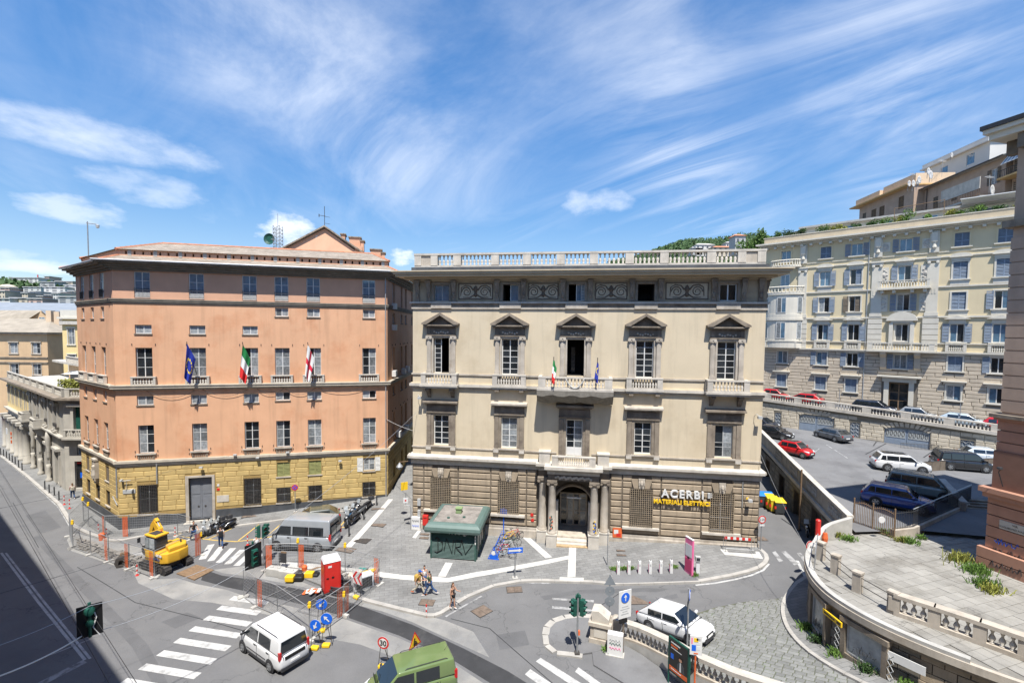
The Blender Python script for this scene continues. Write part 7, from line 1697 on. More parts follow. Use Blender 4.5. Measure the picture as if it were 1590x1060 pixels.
def rb(r,name,m,x0,x1,y0,y1,z0,z1,bev):return bm_obj(rbox(([(x,y,z) for z in (z0,z1) for x,y in ((x0,y0),(x1,y0),(x1,y1),(x0,y1))],CUBE),bev),name,m,r)
_wh={}
def wheel(parent,x,y,r,wd,sgn):
 k=(r,wd)
 if k not in _wh:
  t=MB().lathe([(r*.62,-wd/2),(r*.92,-wd/2),(r,-wd*.36),(r,wd*.36),(r*.92,wd/2),(r*.62,wd/2)],n=20,axis='y').mesh('tyre','rubber',True)
  mb=MB();mb.lathe([(r*.64,-.03),(r*.6,.0),(r*.2,.012),(.02,.02)],n=20,axis='y');rim=mb.mesh('rim','plastic_dark')
  mb=MB()
  for q in range(5):
   a=q*2*PI/5;ca,sa=math.cos(a),math.sin(a);mb.prism([(ca*r*.1-sa*.045,sa*r*.1+ca*.045),(ca*r*.1+sa*.045,sa*r*.1-ca*.045),(ca*r*.6+sa*.065,sa*r*.6-ca*.065),(ca*r*.6-sa*.065,sa*r*.6+ca*.065)],.0,.03)
  mb.lathe([(r*.64,-.01),(r*.64,.03),(r*.58,.035),(r*.57,.0)],n=20,axis='y');mb.lathe([(.08,.0),(.07,.045),(.02,.05)],n=10,axis='y');_wh[k]=(t,rim,mb.mesh('spokes','rim'))
 t,rim,sp=_wh[k];B=T(x,y,r) @ (Rz(0) if sgn>0 else Rz(PI))
 o=new('wheel',t,parent,B);new('hub',rim,o,T(0,wd/2-.03,0));new('rim',sp,o,T(0,wd/2-.02,0));return o
CAR={
 'hatch':dict(L=4.3,W=1.80,H=1.45,belt=.94,hood=.90,nose=.70,xw=1.18,xf=.36,xr=-1.2,xb=-2.02,wb=2.6,r=.31,wins=[(.62,-.28),(-.34,-1.25)],wr=.80),
 'small':dict(L=3.55,W=1.64,H=1.49,belt=.93,hood=.88,nose=.72,xw=1.05,xf=.35,xr=-1.05,xb=-1.6,wb=2.3,r=.29,wins=[(.6,-.35),(-.42,-1.05)],wr=.78),
 'suv':dict(L=4.5,W=1.86,H=1.66,belt=1.06,hood=1.03,nose=.82,xw=1.25,xf=.5,xr=-1.65,xb=-2.12,wb=2.7,r=.36,wins=[(.7,-.3),(-.36,-1.3),(-1.36,-1.8)],wr=.82),
 'mpv':dict(L=4.6,W=1.86,H=1.80,belt=1.05,hood=1.0,nose=.80,xw=1.55,xf=.75,xr=-1.9,xb=-2.2,wb=2.8,r=.34,wins=[(1.0,-.2),(-.26,-1.2),(-1.26,-2.0)],wr=.86),
 'doblo':dict(L=4.40,W=1.83,H=1.86,belt=1.10,hood=1.05,nose=.82,xw=1.55,xf=.70,xr=-2.0,xb=-2.12,wb=2.75,r=.32,wins=[(1.0,.0),(-.1,-1.25)],wr=.86),
 'van':dict(L=5.4,W=2.05,H=2.52,belt=1.25,hood=1.12,nose=.80,xw=2.1,xf=1.25,xr=-2.58,xb=-2.64,wb=3.45,r=.36,wins=[(1.5,.62),(.48,-.85),(-.9,-2.1)],wr=.87),
}
def car(kind,label,cat,p,fwd,col,roof=None,group=None,name=None,driver=False,pitch=0.,rack=False,glass_roof=False):
 s=CAR[kind];c='car_'+col;a=math.atan2(fwd[1],fwd[0]);root=thing(name or {'van':'minibus'}.get(kind,'parked_car'),label,cat,tuple(p),a,group)
 if pitch:root.rotation_euler=(0,-pitch,a)
 L_,W_,H=s['L'],s['W'],s['H'];hl,hw=L_/2,W_/2;be=s['belt'];xa1,xa2=s['wb']/2+.08,-s['wb']/2+.08
 st=[(-hl,.80,.46,be-.26),(-hl+.05,.90,.34,be-.1),(-hl+.18,.965,.26,be-.02),(-hl+.5,1.,.22,be),(xa2,1.,.22,be),(0,1.,.2,be),(s['xw']-.25,1.,.2,be),(s['xw']+.1,.995,.2,(be+s['hood'])/2),(xa1+.05,.985,.22,s['hood']-.01),(hl-.42,.955,.23,(s['hood']+s['nose'])/2+.04),(hl-.16,.88,.26,s['nose']+.02),(hl-.04,.78,.32,s['nose']-.1),(hl,.66,.42,s['nose']-.24)]
 rings=[]
 for x,wf,zb,zt in st:
  w_=hw*wf;h=zt-zb;half=[(0,zt+.035*wf),(w_*.55,zt+.02),(w_*.84,zt-.015),(w_*.955,zt-.07),(w_*.99,zt-h*.30),(w_,zb+h*.42),(w_*.985,zb+h*.2),(w_*.93,zb+.05),(w_*.8,zb),(0,zb)]
  ring=[(x,y,z) for y,z in half]+[(x,-y,z) for y,z in half[-2:0:-1]];rings.append(ring)
 body=MB().loft(rings).build('body',c,root,True)
 wr=hw*s['wr'];wbm=hw*.965;zr=H
 pts=[(s['xw']+.05,wbm,be-.03),(s['xb'],wbm*.985,be-.03),(s['xb'],-wbm*.985,be-.03),(s['xw']+.05,-wbm,be-.03),(s['xf'],wr*.95,zr),(s['xr'],wr*.97,zr),(s['xr'],-wr*.97,zr),(s['xf'],-wr*.95,zr)]
 bm=rbox((pts,CUB2),.10 if kind!='van' else .12)
 cab=bm_obj(bm,'cabin',c,root)
 if roof:bm_obj(rbox(([(s['xf']-.1,wr*.86,zr-.02),(s['xr']+.1,wr*.86,zr-.02),(s['xr']+.1,-wr*.86,zr-.02),(s['xf']-.1,-wr*.86,zr-.02),(s['xf']-.12,wr*.85,zr+.012),(s['xr']+.12,wr*.85,zr+.012),(s['xr']+.12,-wr*.85,zr+.012),(s['xf']-.12,-wr*.85,zr+.012)],CUB2),.01,1),'roof_panel','car_'+roof,root)
 def quad(corners,name,m,t=.012):
  q=[Vector(v) for v in corners];n_=(q[1]-q[0]).cross(q[3]-q[0]).normalized()*t;k=len(q)
  return MB().add([v for v in q]+[v+n_ for v in q],[tuple(range(k-1,-1,-1)),tuple(range(k,2*k))]+[(i,(i+1) % k,k+(i+1) % k,k+i) for i in range(k)]).build(name,m,root)
 def slant(x0,z0,x1,z1,f):return x0+(x1-x0)*f,z0+(z1-z0)*f
 f0,f1=.10,.93
 xa,za=slant(s['xw']+.05,be-.03,s['xf'],zr,f0);xb_,zb_=slant(s['xw']+.05,be-.03,s['xf'],zr,f1);ya,yb=(wbm+(wr*.95-wbm)*f0)*.92,(wbm+(wr*.95-wbm)*f1)*.90
 quad([(xa,-ya,za),(xa,ya,za),(xb_,yb,zb_),(xb_,-yb,zb_)],'windscreen','car_glass')
 f0=.14 if kind not in ('van',) else .10;f1=.86
 xa,za=slant(s['xb'],be-.03,s['xr'],zr,f0);xb_,zb_=slant(s['xb'],be-.03,s['xr'],zr,f1);ya,yb=(wbm+(wr*.97-wbm)*f0)*.88,(wbm+(wr*.97-wbm)*f1)*.86
 quad([(xa,ya,za),(xa,-ya,za),(xb_,-yb,zb_),(xb_,yb,zb_)],'rear_window','car_glass')
 zt_=zr-.16 if kind!='van' else be+.72
 for sg in (-1,1):
  def Y(z):f=(z-(be-.03))/(zr-be+.03);return sg*(wbm*.992+(wr*.96-wbm*.992)*f+.003)
  z0,z1=be+.05,zt_
  for i,(x1_,x0_) in enumerate(s['wins']):
   f=(z1-be+.03)/(zr-be+.03)
   xt1=min(x1_,s['xw']+.05+(s['xf']-s['xw']-.05)*f-.10);xb1=min(x1_+.45 if i==0 else x1_,s['xw']-.2) if i==0 else x1_
   xt0=max(x0_,s['xb']+(s['xr']-s['xb'])*f+.12);xb0=x0_ if i<len(s['wins'])-1 else max(x0_,s['xb']+.15)
   P4=[(xb0,Y(z0),z0),(xb1,Y(z0),z0),(xt1,Y(z1),z1),(xt0,Y(z1),z1)]
   if sg>0:P4=P4[::-1]
   quad(P4,'side_window','car_glass',.008)
  for x in (xa1,xa2):
   MB().lathe([(.02,-.04*sg),(s['r']*1.17,-.04*sg),(s['r']*1.19,.004*sg),(.02,.004*sg)],(x,sg*(hw-.0),s['r']+.02),20,'y').build('wheel_arch','plastic_dark',root)
   wheel(root,x,sg*(hw-.07),s['r'],.2,sg)
  q=hl-.12;nz=s['nose']
  bm=rbox(([(q-.25,sg*hw*.92,nz-.02),(q+.06,sg*hw*.74,nz-.10),(q+.07,sg*hw*.45,nz-.10),(q-.08,sg*hw*.5,nz-.01),(q-.25,sg*hw*.93,nz+.07),(q+.03,sg*hw*.73,nz+.02),(q+.04,sg*hw*.45,nz-.0),(q-.12,sg*hw*.5,nz+.055)],CUB2),.015,2);bm_obj(bm,'headlight','lamp_clear',root)
  tall=kind in ('doblo','van');z0,z1=(be-.22,be+.2) if tall else (be-.24,be-.06)
  xl=s['xb']-.035 if tall else -hl+.0;yl=wbm*.90 if tall else hw*.80
  MB().box(xl,xl+.16,sg*yl-.06,sg*yl+.06,z0,z1).build('tail_light','lamp_red',root)
  mz=be+.12;bm=rbox(([(s['xw']-.32,sg*hw*.95,mz-.06),(s['xw']-.2,sg*hw*.95,mz-.06),(s['xw']-.22,sg*(hw+.2),mz-.05),(s['xw']-.34,sg*(hw+.19),mz-.05),(s['xw']-.34,sg*hw*.95,mz+.08),(s['xw']-.22,sg*hw*.95,mz+.06),(s['xw']-.24,sg*(hw+.2),mz+.07),(s['xw']-.36,sg*(hw+.19),mz+.09)],CUB2),.03,2);bm_obj(bm,'wing_mirror',c if kind not in ('van','doblo') else 'plastic_dark',root)
  for i,(x1_,x0_) in enumerate(s['wins'][:2]):
   bx(root,'door_handle','plastic_dark' if kind in ('doblo','van') else c,x0_+.08,x0_+.30,sg*(hw-.01)-.015,sg*(hw-.01)+.02,be-.16,be-.125)
   bx(root,'door_seam','black',x0_-.012,x0_+.004,sg*(hw-.006)-.012,sg*(hw-.006)+.009,.36,be-.09)
  bx(root,'sill','plastic_dark',xa2+.45,xa1-.45,sg*(hw-.03)-.03,sg*(hw-.03)+.025,.2,.32)
  if kind in ('doblo','van'):bx(root,'side_moulding','plastic_dark',xa2+.42,xa1-.42,sg*(hw-.01)-.02,sg*(hw-.01)+.012,.5,.56)
  if rack or kind=='doblo':MB().tube([(s['xf']-.3,sg*wr*.86,zr),(s['xf']-.4,sg*wr*.86,zr+.06),(s['xr']+.4,sg*wr*.86,zr+.06),(s['xr']+.3,sg*wr*.86,zr)],.018,5).build('roof_rail','plastic_dark',root)
 bx(root,'front_bumper','plastic_dark',hl-.12,hl+.015,-hw*.62,hw*.62,.24,.42);bx(root,'grille','black',hl-.06,hl+.02,-hw*.42,hw*.42,s['nose']-.2,s['nose']-.10)
 bx(root,'rear_bumper','plastic_dark',-hl-.03,-hl+.15,-hw*.84,hw*.84,.28,.46)
 bx(root,'number_plate','plate',hl+.0,hl+.03,-.26,.26,.44,.55);bx(root,'number_plate','plate',-hl-.02,-hl+.03,-.26,.26,.56 if kind!='hatch' else .5,.67 if kind!='hatch' else .61)
 if kind in ('doblo',):bx(root,'rear_trim','black',-hl-.012,-hl+.08,-hw*.62,hw*.62,be-.28,be-.12)
 for x,w_ in ((s['xw']+.12,.9),(s['xw']+.75,.0)):
  if w_:bx(root,'bonnet_seam','black',x-.01,x+.01,-hw*w_,hw*w_,s['hood']-.05,(be+s['hood'])/2+.045)
 for sg in (-1,1):MB().tube([(s['xw']+.06,sg*.12+.1,be+.04),(s['xw']-.12,sg*.5+.1,be+.19)],.012,4).build('wiper','black',root);bx(root,'rear_seam','black',-hl+.01,-hl+.2,sg*hw*.72-.006,sg*hw*.72+.006,.5,be-.05)
 bx(root,'rear_badge','chrome',-hl-.004,-hl+.05,-.05,.05,be-.2,be-.13);MB().tube([(s['xr']+.3,0,zr),(s['xr']+.05,0,zr+.3)],.008,4).build('aerial','black',root);bx(root,'fuel_flap','black',xa2+.28,xa2+.4,-hw-.001,-hw+.03,be-.2,be-.195)
 MB().box(-hl+.3,hl-.3,-hw+.12,hw-.12,.16,.3).build('underbody','black',root)
 if kind=='van':
  for sg in (-1,1):MB().box(-hl-.02,-hl+.1,sg*hw*.88-.06,sg*hw*.88+.06,.95,1.45).build('tail_light','lamp_red',root)
  bx(root,'rear_window','car_glass',-hl-.03,-hl+.02,-hw*.78,-.04,be+.05,be+.75);bx(root,'rear_window','car_glass',-hl-.03,-hl+.02,.04,hw*.78,be+.05,be+.75)
 return root
def wheels_car(kind,pr,pf,side,h=0.):
 a,b_=spot(*pr,h),spot(*pf,h);f=(b_-a).xy.normalized();left=Vector((-f.y,f.x));c=(a+b_).xy/2-left*side*(CAR[kind]['W']/2-.05);return Vector((c.x,c.y,g(c.x,c.y)+h)),f
p,f=wheels_car('doblo',(420.5,1043),(380,1013),1);car('doblo','white family van driving over the zebra crossing','van',p,f,'white',name='white_van',group=None)
car('doblo','olive green van at the bottom edge, cut off by the frame','van',(-4.85,22.75,0),(-.91,-.41),'green',name='green_van')
p,f=wheels_car('hatch',(1004,977.5),(1074,1003),-1);m_=car('hatch','white hatchback driving up the cobbled street behind the balustrade','car',(p.x,p.y,g(p.x,p.y,True)),f,'white',name='white_car',pitch=math.atan2(g(p.x+f.x*2,p.y+f.y*2,True)-g(p.x-f.x*2,p.y-f.y*2,True),4.))
p,f=wheels_car('van',(492,858),(434.5,855),1);car('van','silver minibus with dark windows parked beside the construction fence','minibus',p,(-.99,.1),'silver',name='minibus')
p=spot(489,813);car('hatch','dark grey green hatchback parked behind the silver minibus','car',p,(-.88,-.35),'greygreen',name='parked_car')
def lot(u,v):
 p=onz(u,v,5.2)
 for _ in range(5):p=onz(u,v,lot_z(p.x,p.y))
 return p
GL='cars in the upper car park'
car('hatch','black hatchback at the left of the upper car park, behind the red one','car',lot(1201,679),(.62,-.78),'black',group=GL)
car('hatch','dark hatchback half hidden by the cream palazzo in the upper car park','car',lot(1182,664),(.55,-.83),'darkblue',group=GL)
car('small','small red car with a black roof parked along the car park parapet','car',lot(1234,706),(.50,-.86),'red',roof='black',group=GL)
car('hatch','dark grey hatchback seen from behind, alone in the middle of the car park','car',lot(1292,682),(-.20,.98),'grey',group=GL)
car('suv','white crossover with a dark roof parked near the car park railing','car',lot(1397,730),(.93,-.36),'white',roof='black',group=GL)
car('mpv','long black van behind the iron railing at the right of the car park','car',lot(1492,728),(.96,-.28),'black',group=GL)
car('hatch','pale blue hatchback in the shade at the far right of the car park','car',lot(1530,716),(.9,-.4),'bluewhite',group=GL)
car('suv','bright blue crossover parked behind the iron gate','car',lot(1393,787),(.74,-.67),'blue',group=GL)
car('mpv','grey green people carrier beside the bright blue car','car',lot(1428,768),(.76,-.65),'sage',group=GL,rack=True)
def upst(u,off_):
 lo,hi=-8.,34.
 for _ in range(40):
  m_=(lo+hi)/2;q=yk(m_,off_);d=Vector((q[0],q[1],UP_Z(m_)))-Vector((0,0,CH));uu=PX+CF*d.dot(cR)/d.dot(cF)
  if uu<u:lo=m_
  else:hi=m_
 return (*yk(lo,off_),UP_Z(lo)-.04)
GU='cars parked along the upper street'
for u,k,col,rf,lab in ((1203,'small','red','black','red and black small car at the left end of the upper street'),(1249,'hatch','red','black','red hatchback with a black roof on the upper street'),(1356,'suv','darkblue',None,'dark crossover on the upper street left of the entrance door'),(1423,'small','silver','black','tiny silver and black car in front of the entrance door'),(1495,'hatch','lightblue',None,'pale silver car on the upper street right of the entrance door'),(1556,'small','red',None,'red car at the far right of the upper street')):
 car(k,lab,'car',upst(u,5.4),YEL_D if u!=1249 else -YEL_D,col,rf,GU)
car('mpv','red vehicle cut by the left edge far down the street','car',(-78.5,68.0,0),(.8,-.6),'red')
# ---- scooters and bicycles
def scooter(label,p,fwd,col,top=False,screen=True,grp='scooters and motorcycles',maxi=1.0):
 a=math.atan2(fwd[1],fwd[0]);r=thing('scooter',label,'scooter',tuple(p),a,grp);r.rotation_euler=(R(8),0,a)
 def ring(x,w_,z0,z1):return [(x,w_*math.cos(t),(z0+z1)/2+(z1-z0)/2*math.sin(t)) for t in [2*PI*k/10 for k in range(10)]]
 MB().loft([ring(-.95,.04,.72,.80),ring(-.8,.16,.5,.82),ring(-.45,.2,.34,.80),ring(-.1,.2,.28,.66),ring(.12,.16,.24,.42),ring(.38,.15,.24,.42),ring(.5,.2,.3,.9),ring(.62,.14,.5,1.02),ring(.72,.03,.7,.9)]).build('body',col,r,True)
 for x,rr in ((-.62,.26),(.78,.28)):
  w_=MB().lathe([(rr*.6,-.05),(rr*.95,-.06),(rr,0),(rr*.95,.06),(rr*.6,.05)],(x,0,rr),18,'y').build('wheel','rubber',r,True);MB().lathe([(.02,-.045),(rr*.62,-.03),(rr*.62,.03),(.02,.045)],(x,0,rr),14,'y').build('rim','rim',w_)
 MB().loft([ring(-.85,.1,.80,.88),ring(-.5,.17,.76,.92),ring(-.1,.15,.70,.84),ring(.05,.08,.68,.74)]).build('seat','rubber',r,True)
 mb=MB();mb.tube([(.55,.33,1.04),(.62,.12,1.06),(.62,-.12,1.06),(.55,-.33,1.04)],.02,6)
 for s_ in (-1,1):mb.tube([(.56,s_*.26,1.05),(.6,s_*.3,1.26)],.008,4);mb.box(.57,.62,s_*.32-.06,s_*.32+.06,1.24,1.33)
 mb.build('handlebar','plastic_dark',r);MB().tube([(.58,0,1.0),(.78,.09,.28)],.035,6).tube([(.58,0,1.0),(.78,-.09,.28)],.035,6).build('fork','rim',r)
 MB().lathe([(.02,-.02),(.09,.0),(.08,.05)],(.72,0,.88),10,'x').build('headlamp','lamp_clear',r)
 if screen:MB().add([(.62,-.2,1.05),(.62,.2,1.05),(.48,.17,1.42),(.48,-.17,1.42),(.60,-.2,1.05),(.60,.2,1.05),(.46,.17,1.42),(.46,-.17,1.42)],[(0,1,2,3),(7,6,5,4)]).build('windshield','pane_pale',r)
 if top:rb(r,'top_case','plastic_dark',-1.2,-.78,-.22,.22,.9,1.24,.07)
 MB().tube([(-.45,-.16,.32),(-.95,-.2,.42)],[.05,.07],8).build('exhaust','rim',r);bx(r,'number_plate','plate',-1.0,-.98,-.09,.09,.5,.66)
mat('car_teal',(.02,.09,.2),.3,coat=.6)
for lab,(u,v),f,col,tp in (('grey scooter with white front nearest the grey palace door',(329,829),(-.45,-.89),'car_silver',True),('black scooter with a top case beside the grey one',(340,826),(-.5,-.87),'car_black',True),('long black scooter at the right of the trio by the door',(351,823),(-.62,-.78),'car_black',False),
  ('blue and white scooter at the left of the piazza scooters',(545,806),(-.2,-.98),'car_teal',True),('large black scooter in front of the piazza scooters',(549,814),(-.45,-.89),'car_black',False),('black scooter with a top case at the back of the piazza row',(566,795),(-.5,-.86),'car_black',True),('silver grey scooter in the middle of the piazza row',(557,802),(-.45,-.88),'car_grey',False)):
 p=spot(u,v);scooter(lab,p,f,col,tp)
p=spot(1256,829);scooter('black scooter parked in the shade under the car park wall',(p.x,p.y,p.z),(-.6,-.8),'car_black',False)
def bicycle(label,p,ang,col,grp='bicycles in the blue rack'):
 r=thing('bicycle',label,'bicycle',tuple(p),ang,grp);rr=.335
 for x in (-.53,.55):
  mb=MB();pts=[(x+rr*math.cos(t),0,rr+rr*math.sin(t)) for t in [2*PI*k/20 for k in range(21)]];mb.tube(pts,.02,5,False);w_=mb.build('wheel','rubber',r)
  mb=MB();
  for k in range(8):a=k*PI/4;mb.tube([(x,0,rr),(x+rr*math.cos(a),0,rr+rr*math.sin(a))],.004,3)
  mb.build('spokes','steel',w_)
 bb,st,hd,ra=(-.08,0,.3),(-.22,0,.78),(.36,0,.82),(-.53,0,rr)
 mb=MB()
 for a,c in ((bb,st),(st,hd),(bb,(.38,0,.72)),(bb,ra),(st,ra)):mb.tube([a,c],.02,6)
 mb.build('frame',col,r);MB().tube([(.34,0,.92),(.38,0,.74),(.55,0,rr)],.018,6).build('fork',col,r)
 MB().tube([(-.22,0,.76),(-.25,0,.92)],.015,5).build('seat_post','steel',r);MB().loft([[(x,w_*math.cos(t),.95+.03*math.sin(t)) for t in [2*PI*k/8 for k in range(8)]] for x,w_ in ((-.38,.03),(-.34,.08),(-.22,.07),(-.1,.025))]).build('saddle','rubber',r)
 MB().tube([(.30,.28,1.0),(.36,.1,1.02),(.36,-.1,1.02),(.30,-.28,1.0)],.014,5).build('handlebar','plastic_dark',r);MB().lathe([(.02,-.01),(.09,-.01),(.09,.01),(.02,.01)],(bb[0],.05,bb[2]),12,'y').tube([(bb[0],.06,.3),(bb[0]+.1,.08,.16)],.012,4).tube([(bb[0],-.06,.3),(bb[0]-.1,-.08,.44)],.012,4).build('pedals','steel',r)
for i,(u,v,col,lab) in enumerate(((781,864,'car_lightblue','silver blue bicycle at the front of the blue rack'),(778,858,'car_red','red and pink bicycle second from the front of the rack'),(783,852,'white_paint','white bicycle in the middle of the blue rack'),(789,846,'green_traffic','green bicycle in the blue rack'),(787,838,'yellow_plastic','yellow bicycle near the back of the rack'),(794,835,'car_red','red bicycle at the back of the blue rack'))):
 p=spot(u+4,v+2,KH);bicycle(lab,p,R(-12+i*6),col)
# ------------------------------------------------------------------ people
def skin_obj(name,parent,m,verts,edges,radii,roots=(0,),sub=1):
 me=D.meshes.new(name);me.from_pydata([tuple(v) for v in verts],edges,[]);me.materials.append(M_(m));o=new(name,me,parent)
 md=o.modifiers.new('skin','SKIN');md.use_smooth_shade=True;md.branch_smoothing=.3
 for i,r_ in enumerate(radii):
  sv=me.skin_vertices[0].data[i];sv.radius=(r_,r_) if not isinstance(r_,tuple) else r_;sv.use_root=i in roots
 s=o.modifiers.new('sub','SUBSURF');s.levels=sub;s.render_levels=sub
 return o
def person(label,p,face,shirt,legs,shoes,hair,stride=.0,armL=(.1,0),armR=(-.1,0),h=1.74,female=False,short_sleeve=True,shorts=False,bag=None,cap=None,longhair=False,top_less=False):
 k=h/1.75;a=math.atan2(face[1],face[0]);r=thing('person',label,'person',tuple(p),a,'people in the street');V=Vector
 hip=.92*k;sw=stride
 J={'pel':V((0,0,hip)),'wai':V((.005,0,hip+.14*k)),'che':V((.015,0,hip+.34*k)),'nek':V((.01,0,hip+.53*k)),'hdb':V((.025,0,hip+.62*k)),'hdt':V((.03,0,hip+.755*k))}
 for s_,n_,sg in ((1,'L',1),(-1,'R',-1)):
  hx=.095*k*s_;th=sw*sg*.95;kn=V((math.sin(th)*.42*k,hx,hip-.05*k-math.cos(th)*.42*k));kb=.08+max(0,-th)*.9;an=kn+V((math.sin(th-kb)*.41*k,0,-math.cos(th-kb)*.41*k))
  J['hip'+n_]=V((0,hx,hip-.05*k));J['kne'+n_]=kn;J['ank'+n_]=an;J['toe'+n_]=an+V((.17*k,.01*s_,-.05*k))
  sx=(.185 if not female else .165)*k*s_;am=armL if s_>0 else armR;sh=V((.01,sx,hip+.47*k));el=sh+V((math.sin(am[0])*.28*k,.05*s_,-math.cos(am[0])*.28*k));wr=el+V((math.sin(am[0]+am[1])*.25*k,-.01*s_,-math.cos(am[0]+am[1])*.25*k));ha=wr+(wr-el).normalized()*.08*k
  J['sho'+n_]=sh;J['elb'+n_]=el;J['wri'+n_]=wr;J['han'+n_]=ha
 mz=min(J['ankL'].z,J['ankR'].z)-.075*k
 for q in J:J[q]=J[q]-V((0,0,mz))
 def sub(names,edges,rad,m,name,roots=(0,),lv=1,extra=None):
  vs=[J[n_] for n_ in names];ed=[(names.index(x),names.index(y)) for x,y in edges];rd=list(rad)
  if extra:
   for e in extra:
    b0=len(vs);vs+=e[0];ed+=[(b0+i,b0+i+1) for i in range(len(e[0])-1)];rd+=e[1];roots=tuple(roots)+(b0,)
  return skin_obj(name,r,m,vs,ed,[x if isinstance(x,tuple) else x*k for x in rd],roots,lv)
 N=['pel','wai','che','nek','hdb','hdt'];E=[('pel','wai'),('wai','che'),('che','nek'),('nek','hdb'),('hdb','hdt')];Rd=[.115,.10,.12,.05,.085,.075]
 for s_ in 'LR':N+=['hip'+s_,'kne'+s_,'ank'+s_,'toe'+s_,'sho'+s_,'elb'+s_,'wri'+s_,'han'+s_];E+=[('pel','hip'+s_),('hip'+s_,'kne'+s_),('kne'+s_,'ank'+s_),('ank'+s_,'toe'+s_),('che','sho'+s_),('sho'+s_,'elb'+s_),('elb'+s_,'wri'+s_),('wri'+s_,'han'+s_)];Rd+=[.085,.055,.037,.033,.055,.04,.028,.034]
 fing=[]
 for s_,y in (('L',1),('R',-1)):
  d=(J['han'+s_]-J['wri'+s_]).normalized();q=V((0,1,0));q=(q-d*q.dot(d)).normalized();fw=d.cross(q)
  for i,ln in enumerate((.07,.08,.075,.06)):st=J['han'+s_]+fw*((i-1.5)*.02*k);fing.append(([st,st+d*ln*.55*k,st+(d*.8-q*y*.5).normalized()*ln*k],[.0095,.009,.008]))
  st=J['wri'+s_]+d*.03*k+fw*.03*k;fing.append(([st,st+(d*.6+fw*.7)*.045*k,st+(d*.9+fw*.6)*.075*k],[.011,.010,.008]))
 hc=J['hdb'].lerp(J['hdt'],.45);fing.append(([hc+V((.07*k,0,0)),hc+V((.105*k,0,-.02*k))],[.014,.012]))
 for y in (-1,1):fing.append(([hc+V((0,.075*k*y,.0)),hc+V((-.008,.092*k*y,.015*k))],[.016,.014]))
 sub(N,E,Rd,'skin','body',extra=fing)
 mb=MB()
 for y in (-1,1):mb.lathe([(.004,-.008),(.011,0),(.004,.008)],tuple(hc+V((.083*k,.03*k*y,.03*k))),6,'x')
 mb.build('eyes','black',r);MB().box(hc.x+.07*k,hc.x+.088*k,-.022*k,.022*k,hc.z-.062*k,hc.z-.054*k).build('mouth','lamp_red',r)
 tn=['pel','wai','che','nek','shoL','elbL','shoR','elbR'] if short_sleeve is not None else ['pel','wai','che']
 if short_sleeve is None:sub(['pel','wai','che','shoL','shoR'],[('pel','wai'),('wai','che'),('che','shoL'),('che','shoR')],[.128,.112,.13,.045,.045],shirt,'shirt')
 else:
  sl={};
  for s_ in 'LR':J['slv'+s_]=J['sho'+s_].lerp(J['elb'+s_],.6 if short_sleeve else 1.0)
  nm=['pel','wai','che','nek','shoL','slvL','shoR','slvR'];ed=[('pel','wai'),('wai','che'),('che','nek'),('che','shoL'),('shoL','slvL'),('che','shoR'),('shoR','slvR')];rd=[.135,.122,.137,.055,.068,.056,.068,.056]
  if not short_sleeve:nm+=['wriL','wriR'];ed+=[('slvL','wriL'),('slvR','wriR')];rd+=[.038,.038]
  sub(nm,ed,rd,shirt,'shirt')
 nm=['pel'];ed=[];rd=[.132]
 for s_ in 'LR':
  J['sht'+s_]=J['hip'+s_].lerp(J['kne'+s_],.55);J['cuf'+s_]=J['kne'+s_].lerp(J['ank'+s_],.93)
  if shorts:nm+=['hip'+s_,'sht'+s_];ed+=[('pel','hip'+s_),('hip'+s_,'sht'+s_)];rd+=[.1,.088]
  else:nm+=['hip'+s_,'kne'+s_,'cuf'+s_];ed+=[('pel','hip'+s_),('hip'+s_,'kne'+s_),('kne'+s_,'cuf'+s_)];rd+=[.1,.07,.058]
 sub(nm,ed,rd,legs,'shorts' if shorts else 'trousers')
 for s_ in 'LR':an,to=J['ank'+s_],J['toe'+s_];skin_obj('shoe',r,shoes,[an+V((-.05*k,0,-.035*k)),an+V((.06*k,0,-.035*k)),to+V((.01,0,.01*k))],[(0,1),(1,2)],[.042*k,.044*k,.034*k])
 hv=[J['hdb']+V((-.045*k,0,.02*k)),J['hdt']+V((-.02*k,0,.01*k)),J['hdt']+V((.045*k,0,.02*k))]
 if longhair:hv=[J['che']+V((-.12*k,0,.02*k)),J['nek']+V((-.085*k,0,.05*k))]+hv
 skin_obj('hair',r,hair,hv,[(i,i+1) for i in range(len(hv)-1)],([.05*k,.06*k] if longhair else [])+[.078*k,.086*k,.062*k])
 if cap:
  t=J['hdt'];MB().lathe([(.10*k,-.03*k),(.102*k,.01*k),(.085*k,.055*k),(.02*k,.08*k)],tuple(t+V((0,0,.01*k))),12).prism([(t.x+.06*k,-.08*k),(t.x+.2*k,-.06*k),(t.x+.2*k,.06*k),(t.x+.06*k,.08*k)],t.z-.015*k,t.z,'xy').build('cap',cap,r)
 if bag=='pack' or isinstance(bag,tuple):
  m=bag[1] if isinstance(bag,tuple) else 'plastic_dark';c=J['che']
  bm_obj(rbox(([(c.x+x,y,c.z+z) for z in (-.3*k,.14*k) for x,y in ((-.34*k,-.15*k),(-.12*k,-.17*k),(-.12*k,.17*k),(-.34*k,.15*k))],CUBE),.06),'backpack',m,r)
  for y in (-1,1):MB().tube([(c.x-.13*k,.1*k*y,c.z+.12*k),(c.x+.03*k,.11*k*y,c.z+.16*k),(c.x+.13*k,.12*k*y,c.z-.02*k),(c.x-.1*k,.14*k*y,c.z-.2*k)],.018,5).build('strap',m,r)
 return r
